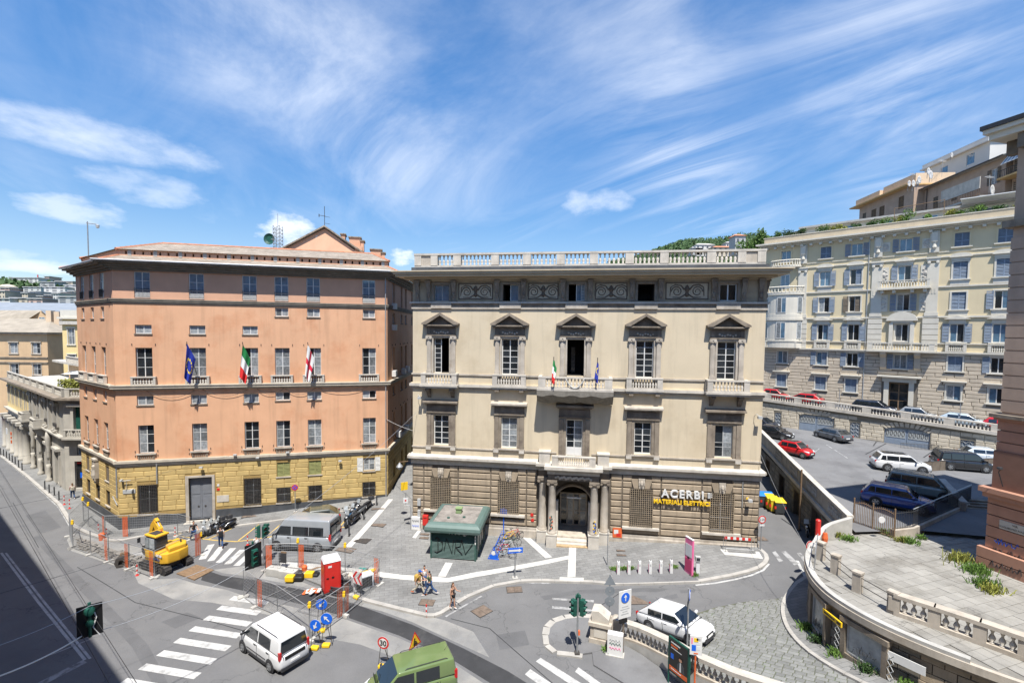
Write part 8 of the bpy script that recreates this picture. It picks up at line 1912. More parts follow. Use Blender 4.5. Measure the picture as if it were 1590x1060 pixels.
for n_,c_ in (('cloth_black',(.015,.015,.018)),('cloth_white',(.68,.68,.68)),('cloth_jeans',(.03,.07,.17)),('cloth_khaki',(.42,.38,.30)),('cloth_mustard',(.42,.27,.06)),('cloth_green',(.05,.10,.045)),('cloth_pink',(.55,.33,.33)),('cloth_blue',(.02,.10,.4)),('hair_dark',(.02,.014,.01)),('hair_brown',(.11,.055,.025)),('cloth_beige',(.5,.42,.34))):mat(n_,c_,.85,.12,8)
def at_(u,v,h):return tuple(spot(u,v,h))
def people():
 person('woman in a pink top and jeans walking with a bag on the far left pavement',at_(113,774,KH),(-.8,.6),'cloth_pink','cloth_jeans','cloth_white','hair_brown',.3,(.3,.5),(-.4,.2),1.68,True,longhair=True,bag=('b','cloth_khaki'))
 person('man in black shirt and jeans walking behind the excavator fence',at_(301,840,0),(.8,-.6),'cloth_black','cloth_jeans','cloth_black','hair_dark',.4,(.5,.6),(-.5,.3),1.80)
 person('man in white shirt with a black backpack walking on the zebra crossing',at_(343,849.5,0),(-.55,.83),'cloth_white','cloth_jeans','cloth_black','hair_dark',.35,(.3,.3),(-.3,.3),1.80,bag=('b','cloth_black'))
 person('person in a white shirt hidden behind the green traffic light',at_(399,862,0),(-.7,.7),'cloth_white','cloth_beige','cloth_white','hair_dark',.2,h=1.7)
 person('woman in a white top with her arm stretched out, behind the two walkers',at_(659,913,KH),(.25,-.95),'cloth_white','cloth_jeans','cloth_white','hair_dark',.15,(.1,.2),(1.35,.1),1.66,True,short_sleeve=None,longhair=True)
 person('walker in a mustard shirt, pale trousers and blue cap with a backpack',at_(651,922.5,KH),(.85,-.25),'cloth_mustard','cloth_khaki','orange','hair_brown',.5,(.5,.7),(-.5,.3),1.76,bag=('b','cloth_mustard'),cap='cloth_blue')
 person('man in a green T-shirt and jeans walking beside the mustard shirt',at_(667,924,KH),(-.7,.1),'cloth_green','cloth_jeans','cloth_white','hair_dark',.5,(.7,.9),(-.3,.3),1.78)
 person('woman in black shorts and a sleeveless top standing at the kerb with a phone',at_(703,944,KH),(.75,-.5),'cloth_black','cloth_black','cloth_white','hair_brown',.14,(.45,1.25),(-.1,.3),1.72,True,short_sleeve=None,shorts=True,longhair=True)
 q=lot(1501,700);person('man in dark clothes standing by the wall at the far right of the car park',(q.x,q.y,q.z),(-.5,-.85),'cloth_black','cloth_black','cloth_black','hair_dark',.1,h=1.78)
 q=lot(1513,703);person('person in a dark jacket bending beside the pale blue car',(q.x,q.y,q.z),(-.9,-.3),'cloth_black','cloth_jeans','cloth_black','hair_dark',.1,(.6,.5),(.4,.5),1.7,short_sleeve=False)
 q=spot(1262,826);person('rider in dark clothes standing beside the scooter in the shade',tuple(q),(-.6,-.8),'cloth_black','cloth_khaki','cloth_black','hair_dark',.15,(.4,.6),(.2,.4),1.75)
people()
# ------------------------------------------------------------------ cobbled street, balustrade
def inside(p,poly):
 c=False;n_=len(poly)
 for i in range(n_):
  a,b=poly[i],poly[(i+1) % n_]
  if (a[1]>p[1])!=(b[1]>p[1]) and p[0]<(b[0]-a[0])*(p[1]-a[1])/(b[1]-a[1])+a[0]:c=not c
 return c
KL=off(TL,-1.15)
def cobbles():
 gr=lambda x,y:g(x,y,True)
 wp=[tuple(p) for p in KL[10:60:2]]
 top=pxs([(1062,958),(1110,943),(1150,935),(1228,927)])
 road=[(5.9,28.6)]+pxs([(985,962)])+[top[0]]
 ramp=[(5.95,27.55)]+[(a+.25,b+.12) for a,b in BAL[1:]]+[(19,13.5)]+[tuple(p) for p in KL[60:8:-3]]+[(20.0,33.0),(15,33.5),(8,31.5),(6.0,29.5)]
 sheet('ramp_road',ramp,.006,'asphalt',0,zf=gr,step=.8)
 pv=[tuple(p) for p in KL[4:66:2]]+[tuple(p) for p in off(TL,.1)[65:3:-2]]
 sheet('pavement_terrace_side',pv,.12,'paving',.3,zf=gr,step=.8);kerb('kerb_terrace_side',[tuple(p) for p in KL[4:66:2]],h=.12,wd=.25,ln=1.0,zf=gr,side=-1)
 area=[top[0]]+top[1:]+[tuple(p) for p in KL[16:64:2]]+[(17.5,14.5)]+[(a+.35,b+.15) for a,b in BAL[:0:-1][:8]]
 area=[top[0],top[1],top[2],top[3]]+[tuple(p) for p in KL[14:66:2]]+[(17.8,14.8)]+[(a+.4,b+.2) for a,b in [(13,19.3),(11.55,20.66),(10.57,21.58),(9.89,22.47),(9.31,23.24),(9.0,24.6)]]
 sheet('cobbled_street',area,.014,'cobble_joint',0,zf=gr,step=.7)
 root=new('cobble_paving',None);root['kind']='structure';rg=random.Random(8);ang=R(-38);ca,sa=math.cos(ang),math.sin(ang);lst=[]
 rw=.29;j=-70
 while j<70:
  i=-40
  while i<40:
   ln=.42*rg.uniform(.75,1.3);x0=i;cx_,cy_=x0+ln/2,j*rw;p=(13+cx_*ca-cy_*sa,24+cx_*sa+cy_*ca)
   if inside(p,area):lst.append((p,ln))
   i+=ln
  j+=1
 lst.sort(key=lambda q:q[0][0]**2+q[0][1]**2)
 def vis(p):d=Vector((p[0],p[1],gr(*p)))-Vector((0,0,CH));u=PX+CF*d.dot(cR)/d.dot(cF);v=PY-CF*d.dot(cU)/d.dot(cF);return -20<u<1610 and v<1075
 me={}
 def cob(ln):
  k=round(ln,1)
  if k not in me:
   a,b=k/2-.016,rw/2-.016;c=.03
   me[k]=MB().add([(-a,-b,-.05),(a,-b,-.05),(a,b,-.05),(-a,b,-.05),(-a,-b,.0),(a,-b,.0),(a,b,.0),(-a,b,.0),(-a+c,-b+c,.018),(a-c,-b+c,.018),(a-c,b-c,.018),(-a+c,b-c,.018)],[(8,9,10,11)]+[(4+i,4+(i+1) % 4,8+(i+1) % 4,8+i) for i in range(4)]+[(i,(i+1) % 4,4+(i+1) % 4,4+i) for i in range(4)]).mesh('cobble','cobble')
  return me[k],k
 n_=0;rest=MB()
 for p,ln in lst:
  z=gr(*p);dx=(gr(p[0]+.3*ca,p[1]+.3*sa)-gr(p[0]-.3*ca,p[1]-.3*sa))/.6;dy=(gr(p[0]-.3*sa,p[1]+.3*ca)-gr(p[0]+.3*sa,p[1]-.3*ca))/.6
  B=T(p[0],p[1],z+.012+rg.uniform(0,.008)) @ Rz(ang) @ Matrix.Rotation(-math.atan(dx),4,'Y') @ Matrix.Rotation(math.atan(dy),4,'X');m_,k=cob(ln)
  if n_<300 and vis(p):new('cobble',m_,root,B @ Sc(ln/k,1,1));n_+=1
  else:rest.M=B;a,b=ln/2-.016,rw/2-.016;rest.add([(-a,-b,0),(a,-b,0),(a,b,0),(-a,b,0),(-a+.03,-b+.03,.018),(a-.03,-b+.03,.018),(a-.03,b-.03,.018),(-a+.03,b-.03,.018)],[(4,5,6,7)]+[(i,(i+1) % 4,4+(i+1) % 4,4+i) for i in range(4)])
 tag(rest.build('far_cobbles',mat('cobble_far',(.19,.193,.186),.8,.25,3.2,.3,30,fine=.15),root),kind='stuff')
cobbles()
def ramp_balustrade():
 b=thing('ramp_balustrade','curved pale stone balustrade climbing beside the cobbled street','balustrade',(BAL[0][0],BAL[0][1],0));iv=T(-BAL[0][0],-BAL[0][1],0)
 P=smooth_line(BAL[:-1],5);gr=lambda p:max(0.,ramp_z(p.x,p.y));n_=len(P)
 def band(o0,o1,h0,h1,m,nm,base=None):
  vs=[]
  for i,p in enumerate(P):
   t=(P[min(i+1,n_-1)]-P[max(i-1,0)]).normalized();nr=Vector((-t.y,t.x));z=gr(p)
   for o,h in ((o0,h0),(o0,h1),(o1,h1),(o1,h0)):q=p+nr*o;vs.append((q.x,q.y,z+h if not (base is not None and h==h0) else base))
  fs=[]
  for k in range(n_-1):
   for j in range(4):fs.append((4*k+j,4*k+(j+1) % 4,4*k+4+(j+1) % 4,4*k+4+j))
  fs+=[(3,2,1,0),tuple(4*(n_-1)+j for j in range(4))]
  return MB(iv).add(vs,fs).build(nm,m,b)
 band(-.2,.2,-.1,.12,'concrete','wall',base=-.1);band(-.2,.2,.12,.24,'stone_pale','base_course');cp=band(-.24,.24,.92,1.12,'stone_white','coping')
 acc=0.;me=balmesh(.68,.12,'stone_white');nxt=.8;cnt=0  # balusters in whiter stone, standing in for light bounced under the coping
 for p,q in zip(P,P[1:]):
  d=(q-p).length
  while nxt<acc+d:
   x=p.lerp(q,(nxt-acc)/d);z=gr(x)+.24
   if cnt % 14==13:t=(q-p).normalized();MB(iv @ T(x.x,x.y,z) @ Rz(math.atan2(t.y,t.x))).box(-.25,.25,-.2,.2,0,.68).build('pedestal','stone_pale',b);nxt+=.38
   else:new('baluster',me,b,iv @ T(x.x,x.y,z));nxt+=.30
   cnt+=1
  acc+=d
 p=Vector((5.4,27.15));r=thing('stone_pillar','squat pale stone pillar ending the curved balustrade','pillar',(p.x,p.y,0),R(-20))
 MB().box(-.62,.62,-.55,.55,-.1,.35).box(-.55,.55,-.48,.48,.35,1.1).build('shaft','stone_pale',r);MB().box(-.66,.66,-.58,.58,1.1,1.3).build('cap','stone_pale',r);MB().prism([(-.5,1.3),(.5,1.3),(.5,1.55),(-.1,1.95),(-.5,1.9)],-.42,.42).build('block','stone_white',r)
 MB().lathe([(.1,-.3),(.35,-.3),(.35,.3),(.1,.3)],(.85,.1,1.2),14,'y').build('volute','stone_pale',r);bx(r,'panel','stone_white',-.35,.35,-.5,-.47,.45,1.0)
ramp_balustrade()
# ------------------------------------------------------------------ street furniture
def pole(r,h,rad=.04,m='pole_grey',name='pole',tilt=(0,0)):return MB().tube([(0,0,-.1),(tilt[0],tilt[1],h)],rad,8).build(name,m,r)
def disc(r,z,rad,m,y=-.06,x=0.,ring=None,name='sign_face',M=None,back='grey_frame',sides=24):
 o=MB(M).lathe([(.01,y),(rad,y),(rad,y+.02),(.01,y+.02)],(x,0,z),sides,'y').build('sign_plate',back,r)
 MB(M).lathe([(.01,y-.012),(rad*.98,y-.012),(rad*.98,y-.002),(.01,y-.002)],(x,0,z),sides,'y').build(name,ring or m,o)
 if ring:MB(M).lathe([(.01,y-.02),(rad*.72,y-.02),(rad*.72,y-.008),(.01,y-.008)],(x,0,z),sides,'y').build(name,m,o)
 return o
def arrow(o,z,s,ang,m='white_paint',y=-.09,x=0.,M=None):
 ca,sa=math.cos(ang),math.sin(ang);P=[(-.11,-.75),(.11,-.75),(.11,.1),(.42,.1),(0,.75),(-.42,.1),(-.11,.1)]
 MB(M).prism([(x+s*(a*ca-b*sa),z+s*(a*sa+b*ca)) for a,b in P],y,y+.012).build('arrow',m,o)
def kiosk():
 A,Bq,Cq=spot(668,866,KH),spot(739,871.5,KH),spot(753,834,KH);a=math.atan2((Bq-A).y,(Bq-A).x);W_=(Bq-A).length;Dp=4.0
 r=thing('kiosk','closed green newspaper kiosk with a rounded canopy and graffiti on its shutter','kiosk',(A.x,A.y,A.z),a);zb=-.3
 mat('kiosk_green',(.035,.085,.072),.5,.1,2);mat('kiosk_canopy',(.10,.155,.14),.5,.08,2);mat('kiosk_shutter',(.05,.10,.09),.55,.12,3)
 MB().box(.0,W_,.12,Dp,zb,2.3).build('body','kiosk_green',r)
 sh=MB();n_=22
 for k in range(n_):z=.05+2.15*k/n_;sh.prism([(.1,z),(.04,z+.05),(.1,z+2.15/n_)],.12,W_-.12,'yz')
 sh.build('roller_shutter','kiosk_shutter',r)
 for x in (0,W_-.12):bx(r,'corner_post','kiosk_green',x,x+.12,.0,.14,zb,2.3)
 for k in range(4):bx(r,'side_panel','pane_dark',W_+.002,W_+.02,.45+k*.85,1.18+k*.85,.5,2.1);bx(r,'side_mullion','kiosk_green',W_,W_+.05,.3+k*.85,.42+k*.85,zb,2.3)
 def rr(o,z):return [(-o,-o,z),(W_+o,-o,z),(W_+o,Dp+o,z),(-o,Dp+o,z)]
 pr=[(.34,2.2),(.40,2.4),(.36,2.62),(.2,2.8),(.0,2.9),(-.15,2.9)];MB().loft([rr(o,z) for o,z in pr],False).add(rr(.34,2.2),[(3,2,1,0)]).build('canopy','kiosk_canopy',r)
 MB().add(rr(-.13,2.87),[(0,1,2,3)]).build('roof',mat('kiosk_roof',(.23,.21,.19),.95,.35,1.4,fine=.2),r);
 for k in range(1):MB().box(.9,2.1,-.38,-.35,2.26,2.3).build('canopy_joint','kiosk_green',r)
 ac=new('roof_unit',None,r);MB().box(1.55,2.0,2.0,2.45,2.9,3.25).box(1.5,2.05,1.95,2.5,3.25,3.32).build('vent_box',mat('vent_green',(.19,.27,.13),.6),ac)
 for x,y in ((1.2,1.0),(2.4,1.3)):MB().lathe([(.12,2.86),(.12,2.95),(.02,2.98)],(x,y,0),10).build('roof_cap','kiosk_green',r)
 def stroke(pts,m='black',rad=.034):MB().tube([(x,.025,z) for x,z in pts],rad,5).build('graffiti',m,r)
 stroke([(.35,.6),(.55,.5),(.95,.75),(.98,1.3),(.6,1.65),(.35,1.55),(.55,1.7)]);stroke([(.62,.55),(.6,1.65)]);stroke([(1.1,.7),(1.3,1.65),(1.75,.45),(1.85,1.55)]);stroke([(1.95,.5),(2.05,1.5),(2.5,1.55),(2.4,1.1),(2.05,1.0),(2.55,.45)]);stroke([(2.5,1.6),(2.8,.5),(3.35,1.3)])
 stroke([(1.5,2.0),(1.6,2.15),(1.75,1.98),(1.85,2.15),(2.0,2.0),(2.15,2.15),(2.3,2.0),(2.4,2.12)],'white_paint',.02);stroke([(2.75+.17*math.cos(t*.6)*(1-t/24),2.02+.15*math.sin(t*.6)*(1-t/24)) for t in range(22)],'white_paint',.018)
 for q in range(3):bx(r,'sticker','white_paint',W_-.1,W_-.02,-.012,.0,1.3+q*.25,1.48+q*.25)
kiosk()
def furniture():
 a,b=spot(766,868,KH),spot(781,834,KH);d=(b-a);an=math.atan2(d.y,d.x);L_=d.xy.length
 r=thing('bicycle_rack','blue metal bicycle rack with a triangular end panel and sign post','bike rack',tuple(a),an);zs=b.z-a.z
 mb=MB();mb.tube([(0,.25,.12),(L_,.25,.12+zs)],.03,6);mb.tube([(0,-.25,.12),(L_,-.25,.12+zs)],.03,6)
 mb.build('rail','sign_blue',r)
 for k in range(9):x=L_*k/8;MB().tube([(x,.25,.1+zs*k/8),(x,.12,.55+zs*k/8),(x,-.12,.55+zs*k/8),(x,-.25,.1+zs*k/8)],.018,5).build('hoop','sign_blue',r)
 mb=MB();mb.tube([(0,-.42,.02),(0,0,1.0),(0,.42,.02),(0,-.42,.02)],.045,6);mb.build('end_triangle','sign_blue',r);MB().lathe([(.02,-.02),(.16,-.02),(.16,.02),(.02,.02)],(0,0,.5),12,'x').build('end_badge','white_paint',r);bx(r,'end_panel','sign_blue',-.01,.01,-.3,.3,.05,.35)
 q=new('sign_post',None,r);MB().tube([(L_+.2,0,0),(L_+.2,0,2.5+zs)],.045,6).build('post','sign_blue',q);bx(q,'post_panel','sign_blue',L_+.15,L_+.2,-.28,.28,1.75+zs,2.45+zs)
 p=spot(799.5,897,KH);r=thing('street_sign','grey pole with a blue and white one-way board in front of the bicycles','street sign',tuple(p),R(10));pole(r,2.55,.05);bx(r,'board','sign_blue',-.55,.55,-.09,-.05,1.9,2.28);o=MB().prism([(-.5,2.02),(.25,2.02),(.25,1.95),(.48,2.09),(.25,2.23),(.25,2.16),(-.5,2.16)],-.10,-.092).build('arrow','white_paint',r);bx(r,'base','concrete',-.2,.2,-.2,.2,-.05,.06)
 p=spot(943,878,KH);r=thing('thin_pole','thin grey pole standing in the pavement left of the bike posts','pole',tuple(p));pole(r,2.75,.035);bx(r,'base','pole_grey',-.08,.08,-.08,.08,-.02,.05)
 for i,(u,v) in enumerate(((960,891.5),(976.5,891),(993,890.5),(1009.5,890.5),(1026,890),(1042,889.5))):
  p=spot(u,v,KH);r=thing('bike_post',['leftmost','second','third','fourth','fifth','rightmost'][i]+' of the six white bike-sharing posts','bike post',tuple(p),R(-6),'bike-sharing posts')
  bm_obj(rbox(([(x,y,z) for z,k in ((0,1.),(1.0,.86)) for x,y in ((-.11*k,-.1),(.11*k,-.1),(.11*k,.12),(-.11*k,.12))],CUBE),.03),'column','white_paint',r);bx(r,'lock_slot','grey_frame',-.05,.05,-.115,-.1,.62,.78);bx(r,'side_decal',mat('magenta',(.75,.16,.34),.5),-.118,-.108,-.06,.06,.15,.7);bx(r,'top_reader','plastic_dark',-.05,.05,-.04,.06,.99,1.01)
 p=spot(1069.5,890,KH);r=thing('bike_totem','tall pink information totem of the bike-sharing station','totem',tuple(p),R(-72));MB().box(-.40,.40,-.07,.07,0,2.6).build('panel','magenta',r);bx(r,'map','lamp_clear',-.34,.34,-.085,-.07,1.3,2.2);bx(r,'lower_text',mat('magenta_dark',(.55,.06,.16),.5),-.34,.34,-.084,-.07,.2,1.1);bx(r,'top_cap','white_paint',-.41,.41,-.08,.08,2.6,2.66);bx(r,'badge','black',-.1,.1,-.09,-.08,1.14,1.26)
 p=spot(1083,888,KH);r=thing('bike_terminal','short grey payment terminal beside the pink totem','terminal',tuple(p),R(-10));MB().box(-.12,.12,-.1,.1,0,1.05).build('column','lamp_clear',r);bx(r,'screen_head','grey_frame',-.18,.18,-.16,.12,.85,1.2);bx(r,'screen','pane_dark',-.12,.12,-.17,-.16,.92,1.14)
 p=spot(945.5,975,KH);r=thing('sign_pole','pole with a triangle and two round signs seen from behind by the stone pillar','traffic signs',tuple(p));pole(r,3.35,.04);MB().prism([(-.36,2.72),(.36,2.72),(0,3.36)],-.06,-.04).build('triangle_sign',mat('sign_back',(.17,.19,.21),.6),r)
 for z in (2.35,1.72):MB().lathe([(.01,-.06),(.3,-.06),(.3,-.04),(.01,-.04)],(0,0,z),20,'y').build('round_sign','sign_back',r);
 for z in (2.35,1.72):bx(r,'bracket','steel',-.05,.05,-.075,-.06,z-.02,z+.04)
 p=spot(967,1012,KH);r=thing('arrow_board','white board with a blue arrow sign on a brown post by the pillar','sign board',tuple(p),R(24));MB().tube([(0,0,-.1),(0,0,3.6)],.055,8).build('post','shutter_brown',r);bx(r,'board','white_paint',-.42,.42,-.11,-.07,2.05,3.62);o=disc(r,3.22,.29,'sign_blue',-.13);arrow(o,3.22,.24,0,y=-.155)
 for k,w_ in enumerate((.5,.34,.62,.44)):bx(r,'small_print','grey_frame',-w_/2,w_/2,-.116,-.11,2.25+k*.14,2.31+k*.14)
 bx(r,'flap','black',-.3,.2,-.09,.02,1.75,1.95)
 p=spot(955,1016,.05);r=thing('utility_cabinet','white utility cabinet with green and pink graffiti at the foot of the arrow board','cabinet',tuple(p),R(-18));MB().box(-.42,.42,-.2,.2,0,1.25).build('body','white_paint',r);bx(r,'plinth','concrete',-.5,.5,-.26,.26,-.1,.08);
 for m,z in (('green_traffic',.75),('magenta',.5),('grey_frame',.95)):MB().tube([(-.3+k*.06,-.21,z+.08*math.sin(k*2.3)) for k in range(11)],.018,4).build('graffiti',m,r)
 p=spot(646,821,KH);r=thing('utility_cabinet','white utility cabinet with blue graffiti at the left corner of the cream palazzo','cabinet',tuple(p),R(-8));MB().box(-.4,.4,-.15,.15,0,1.1).build('body','white_paint',r);bx(r,'plinth','concrete',-.45,.45,-.2,.2,-.1,.06)
 for m,z in (('sign_blue',.35),('plastic_dark',.8)):MB().tube([(-.3+k*.06,-.16,z+.1*math.sin(k*2.3)) for k in range(11)],.02,4).build('graffiti',m,r)
 p=spot(661,822,KH);r=thing('post_box','red post box standing behind the green kiosk','post box',tuple(p),R(-8));rb(r,'box','red_paint',-.24,.24,-.2,.2,.45,1.35,.04);MB().tube([(0,0,-.1),(0,0,.5)],.06,6).build('leg','iron',r);bx(r,'slot','black',-.15,.15,-.215,-.2,1.1,1.14)
 p=spot(638,822,KH);r=thing('corner_sign_pole','bent grey pole carrying a small white and red sign at the alley corner','sign pole',tuple(p));MB().tube([(0,0,-.1),(0,0,1.9),(-.1,0,2.15),(-.45,0,2.25),(-.45,0,3.3)],.035,6).build('pole','pole_grey',r);bx(r,'plate','white_paint',-.65,-.25,-.06,-.03,2.4,2.85);bx(r,'red_mark','red_paint',-.52,-.38,-.07,-.06,2.55,2.7)
 p=Vector(ckw(-.5,.2,4.6));r=thing('yellow_sign','small yellow projecting sign on the alley corner of the cream palazzo','sign',(p.x,p.y,p.z),R(30));MB().box(-.5,.1,-.03,.03,-.5,.2).build('plate','yellow_plastic',r);MB().tube([(.1,0,0),(.5,0,0)],.02,5).build('bracket','iron',r)
 p=Vector(ckw(-.2,-.2,6.5));r=thing('alley_lamp','hanging lantern on a red bracket at the mouth of the alley','street lamp',(p.x,p.y,p.z));MB().tube([(.2,0,.1),(-1.1,0,-.05)],.03,6).build('bracket','iron_rust',r);MB().lathe([(.05,0),(.12,-.1),(.3,-.35),(.28,-.4),(.12,-.55),(.03,-.62)],(-1.05,0,-.1),12).build('lantern','pole_grey',r)
 p=spot(458.5,794,KH);r=thing('no_stopping_sign','round blue and red no-stopping sign before the ochre wall','traffic sign',tuple(p),R(14));pole(r,2.5,.035);o=disc(r,2.35,.3,'sign_blue',ring='red_paint')
 for a in (PI/4,-PI/4):M=T(0,0,2.35) @ Matrix.Rotation(a,4,'Y');bx(o,'red_bar','red_paint',-.24,.24,-.092,-.082,-.035,.035,M)
 bx(r,'base','concrete',-.15,.15,-.15,.15,-.03,.04)
 p=spot(1181,853,KH);r=thing('height_limit_sign','round red-rimmed height limit sign on a pole at the corner of the side street','traffic sign',tuple(p),R(5));pole(r,2.7,.04);o=disc(r,2.45,.32,'white_paint',ring='red_paint');text(o,'number','2.20','black',.24,T(0,-.085,2.37) @ UP,.008);bx(r,'sub_plate','white_paint',-.2,.2,-.08,-.06,1.92,2.06)
 p=spot(1258,896,.0);p.z=g(p.x,p.y,True);r=thing('axle_sign','tilted round red-rimmed limit sign against the curved terrace wall','traffic sign',tuple(p),R(20));pole(r,2.55,.05,'plastic_dark');o=disc(r,2.35,.36,'white_paint',ring='red_paint',x=-.25);text(o,'number','4.00','black',.24,T(-.25,-.085,2.27) @ UP,.008);bx(r,'base','concrete',-.12,.12,-.12,.12,-.05,.05)
 p=spot(1067,1003,0);p.z=g(p.x,p.y,True);r=thing('arrow_sign_pole','grey pole with a small blue arrow sign and black triangle behind the balustrade','traffic sign',(p.x,p.y,p.z),R(62));pole(r,3.3,.045);o=disc(r,2.95,.3,'sign_blue');arrow(o,2.95,.24,-.6,y=-.092);MB().prism([(-.28,2.1),(.28,2.1),(0,2.6)],.03,.05).build('triangle_plate','black',r)
 p=spot(1036,1058,.05);q=spot(1071,1088,.05);an=math.atan2((q-p).y,(q-p).x);p=(p+q)/2;r=thing('advert_panel','dark poster in a green frame with orange band on two posts','billboard',tuple(p),an);w_=.62
 for x in (-w_-.04,w_+.04):MB().tube([(x,0,-.2),(x,0,2.5)],.045,6).build('post','green_traffic',r)
 MB().box(-w_-.03,w_+.03,-.05,.05,.75,2.55).build('frame','green_traffic',r);o=bx(r,'poster',mat('poster_black',(.02,.018,.017),.4),-w_+.05,w_-.05,-.062,-.05,.82,2.48)
 bx(r,'orange_band','orange',-w_+.05,w_-.05,-.068,-.062,.86,1.08);bx(r,'heading','white_paint',-.48,.1,-.068,-.062,2.3,2.36);bx(r,'heading','orange',-.48,-.05,-.068,-.062,2.14,2.22);bx(r,'heading','white_paint',-.48,.2,-.068,-.062,2.03,2.06);bx(r,'band_text','white_paint',-.45,.2,-.074,-.068,.95,.99)
 f_=MB();f_.lathe([(.01,-.075),(.1,-.075),(.1,-.065),(.01,-.065)],(.15,0,1.72),14,'y');f_.build('portrait_head','skin',r);MB().prism([(-.05,1.12),(.42,1.12),(.36,1.45),(.22,1.6),(.08,1.6),(-.05,1.4)],-.074,-.066).build('portrait_jacket','plinth_slate',r);MB().prism([(.1,1.12),(.2,1.12),(.18,1.58),(.12,1.58)],-.079,-.07).build('portrait_shirt','white_paint',r);MB().prism([(.04,1.72),(.07,1.86),(.24,1.86),(.26,1.72),(.22,1.79),(.09,1.79)],-.08,-.07).build('portrait_hair','hair_dark',r);bx(r,'blue_shape','sign_blue',-.48,-.3,-.07,-.062,1.5,1.75)
 p=Vector((9.1,22.5,.05));r=thing('bus_stop','bus stop timetable board on an orange post','bus stop',tuple(p),R(-10));MB().tube([(0,0,-.2),(0,0,2.5)],.045,8).build('post','orange',r);MB().box(-.28,.28,-.07,-.02,2.4,3.35).build('board','white_paint',r)
 for (x0,x1,z0,z1,m) in ((-.22,-.16,1.9,2.2,'magenta'),(-.2,.0,1.55,1.85,'sign_blue'),(.02,.2,2.08,2.2,'grey_frame'),(.02,.2,1.85,2.02,'lamp_clear'),(.02,.2,1.6,1.8,'lamp_clear'),(-.1,.1,1.4,1.46,'orange'),(-.1,.1,2.0,2.2,'yellow_plastic')):bx(r,'notice',m,x0,x1,-.078,-.07,z0+1.05,z1+1.05)
 p=spot(1162,1072,0);p=Vector((11.4,20.15,1.0));r=thing('blue_frame_poster','top corner of a blue poster in a green frame at the bottom edge','billboard',(p.x-.9,p.y-.8,0),R(-32));MB().box(-.6,.6,-.05,.05,.75,2.5).build('frame','green_traffic',r);bx(r,'poster','sign_blue',-.54,.54,-.062,-.05,.82,2.42);MB().tube([(-.6,0,-.1),(-.6,0,2.5)],.04,6).build('post','green_traffic',r)
 p=spot(1148,857,KH);r=thing('barrier','low metal barrier with red and white plank at the palazzo corner','barrier',tuple(p),math.atan2(CRM_D.y,CRM_D.x));
 for x in (-1.05,1.05):MB().tube([(x,-.1,0),(x,-.1,1.05),(x,.5,1.05),(x,.5,0)],.02,5).build('leg','steel',r)
 for k in range(9):bx(r,'stripe','red_paint' if k % 2==0 else 'white_paint',-1.0+k*.22,-.78+k*.22,.46,.5,.78,.98)
 MB().tube([(-1.05,-.1,.3),(1.05,-.1,.3)],.018,5).build('rail','steel',r)
 mat('bin_dark',(.05,.055,.06),.6);mat('bin_yellow',(.72,.52,.03),.5);mat('bin_blue',(.02,.18,.55),.5)
 def wbin(lab,u,v,lid,body,ang,s_=1.):
  p=spot(u,v);r=thing('waste_bin',lab,'bin',(p.x,p.y,p.z),ang,'bins along the side street');bm_obj(rbox(([(-.5*s_,-.4,.12),(.5*s_,-.4,.12),(.5*s_,.4,.12),(-.5*s_,.4,.12),(-.6*s_,-.5,1.15),(.6*s_,-.5,1.15),(.6*s_,.5,1.15),(-.6*s_,.5,1.15)],CUBE),.05),'body',body,r);bm_obj(rbox(([(-.63*s_,-.54,1.15),(.63*s_,-.54,1.15),(.63*s_,.54,1.15),(-.63*s_,.54,1.15),(-.58*s_,-.5,1.25),(.58*s_,-.5,1.25),(.58*s_,.5,1.38),(-.58*s_,.5,1.38)],CUBE),.03),'lid',lid,r)
  for x in (-.4,.4):MB().lathe([(.02,-.04),(.1,-.04),(.1,.04),(.02,.04)],(x*s_,-.35,.1),10,'y').build('castor','rubber',r)
  for x in (-.45,.45):bx(r,'reflector','red_paint',x-.08,x+.08,-.47,-.42,.55,.8)
 wbin('blue-lidded bin at the far end of the row in the side street',1187,786,'bin_blue','bin_dark',R(-10),1.3);wbin('yellow bin next to the blue-lidded one',1195.5,790,'bin_yellow','bin_yellow',R(-10),.7);wbin('yellow bin in the middle of the row in the side street',1201,793.5,'bin_yellow','bin_yellow',R(-10),.7);wbin('dark bin with a yellow lid at the near end of the row',1209,796.5,'bin_yellow','bin_dark',R(-10),.8)
 p=TL[11]+Vector((.4,.3));r=thing('red_barrier_tube','upright red barrier tube wrapped in orange net on the terrace corner','barrier',(p.x,p.y,TZ));MB().lathe([(.16,0),(.16,1.5),(.1,1.56)],n=10).build('tube','red_paint',r);MB().lathe([(.14,.1),(.18,.4),(.12,.75)],(.35,-.2,0),9).build('net','orange',r);MB().tube([(.35,-.2,0),(.35,-.2,1.0)],.03,6).build('stake','steel',r)
 q=TL[20]+Vector((.5,.1));r=thing('mesh_barrier','grey mesh barrier standing along the terrace edge','barrier',(q.x,q.y,TZ),math.atan2((TL[20]-TL[14]).y,(TL[20]-TL[14]).x));mb=MB();mb.tube([(-1.8,0,0),(-1.8,0,1.1),(1.6,0,1.1),(1.6,0,0)],.025,6);mb.build('frame','steel',r);mb=MB()
 for k in range(22):mb.tube([(-1.75+k*.155,0,.1),(-1.75+k*.155,0,1.1)],.008,4)
 mb.build('bars','steel',r)
furniture()
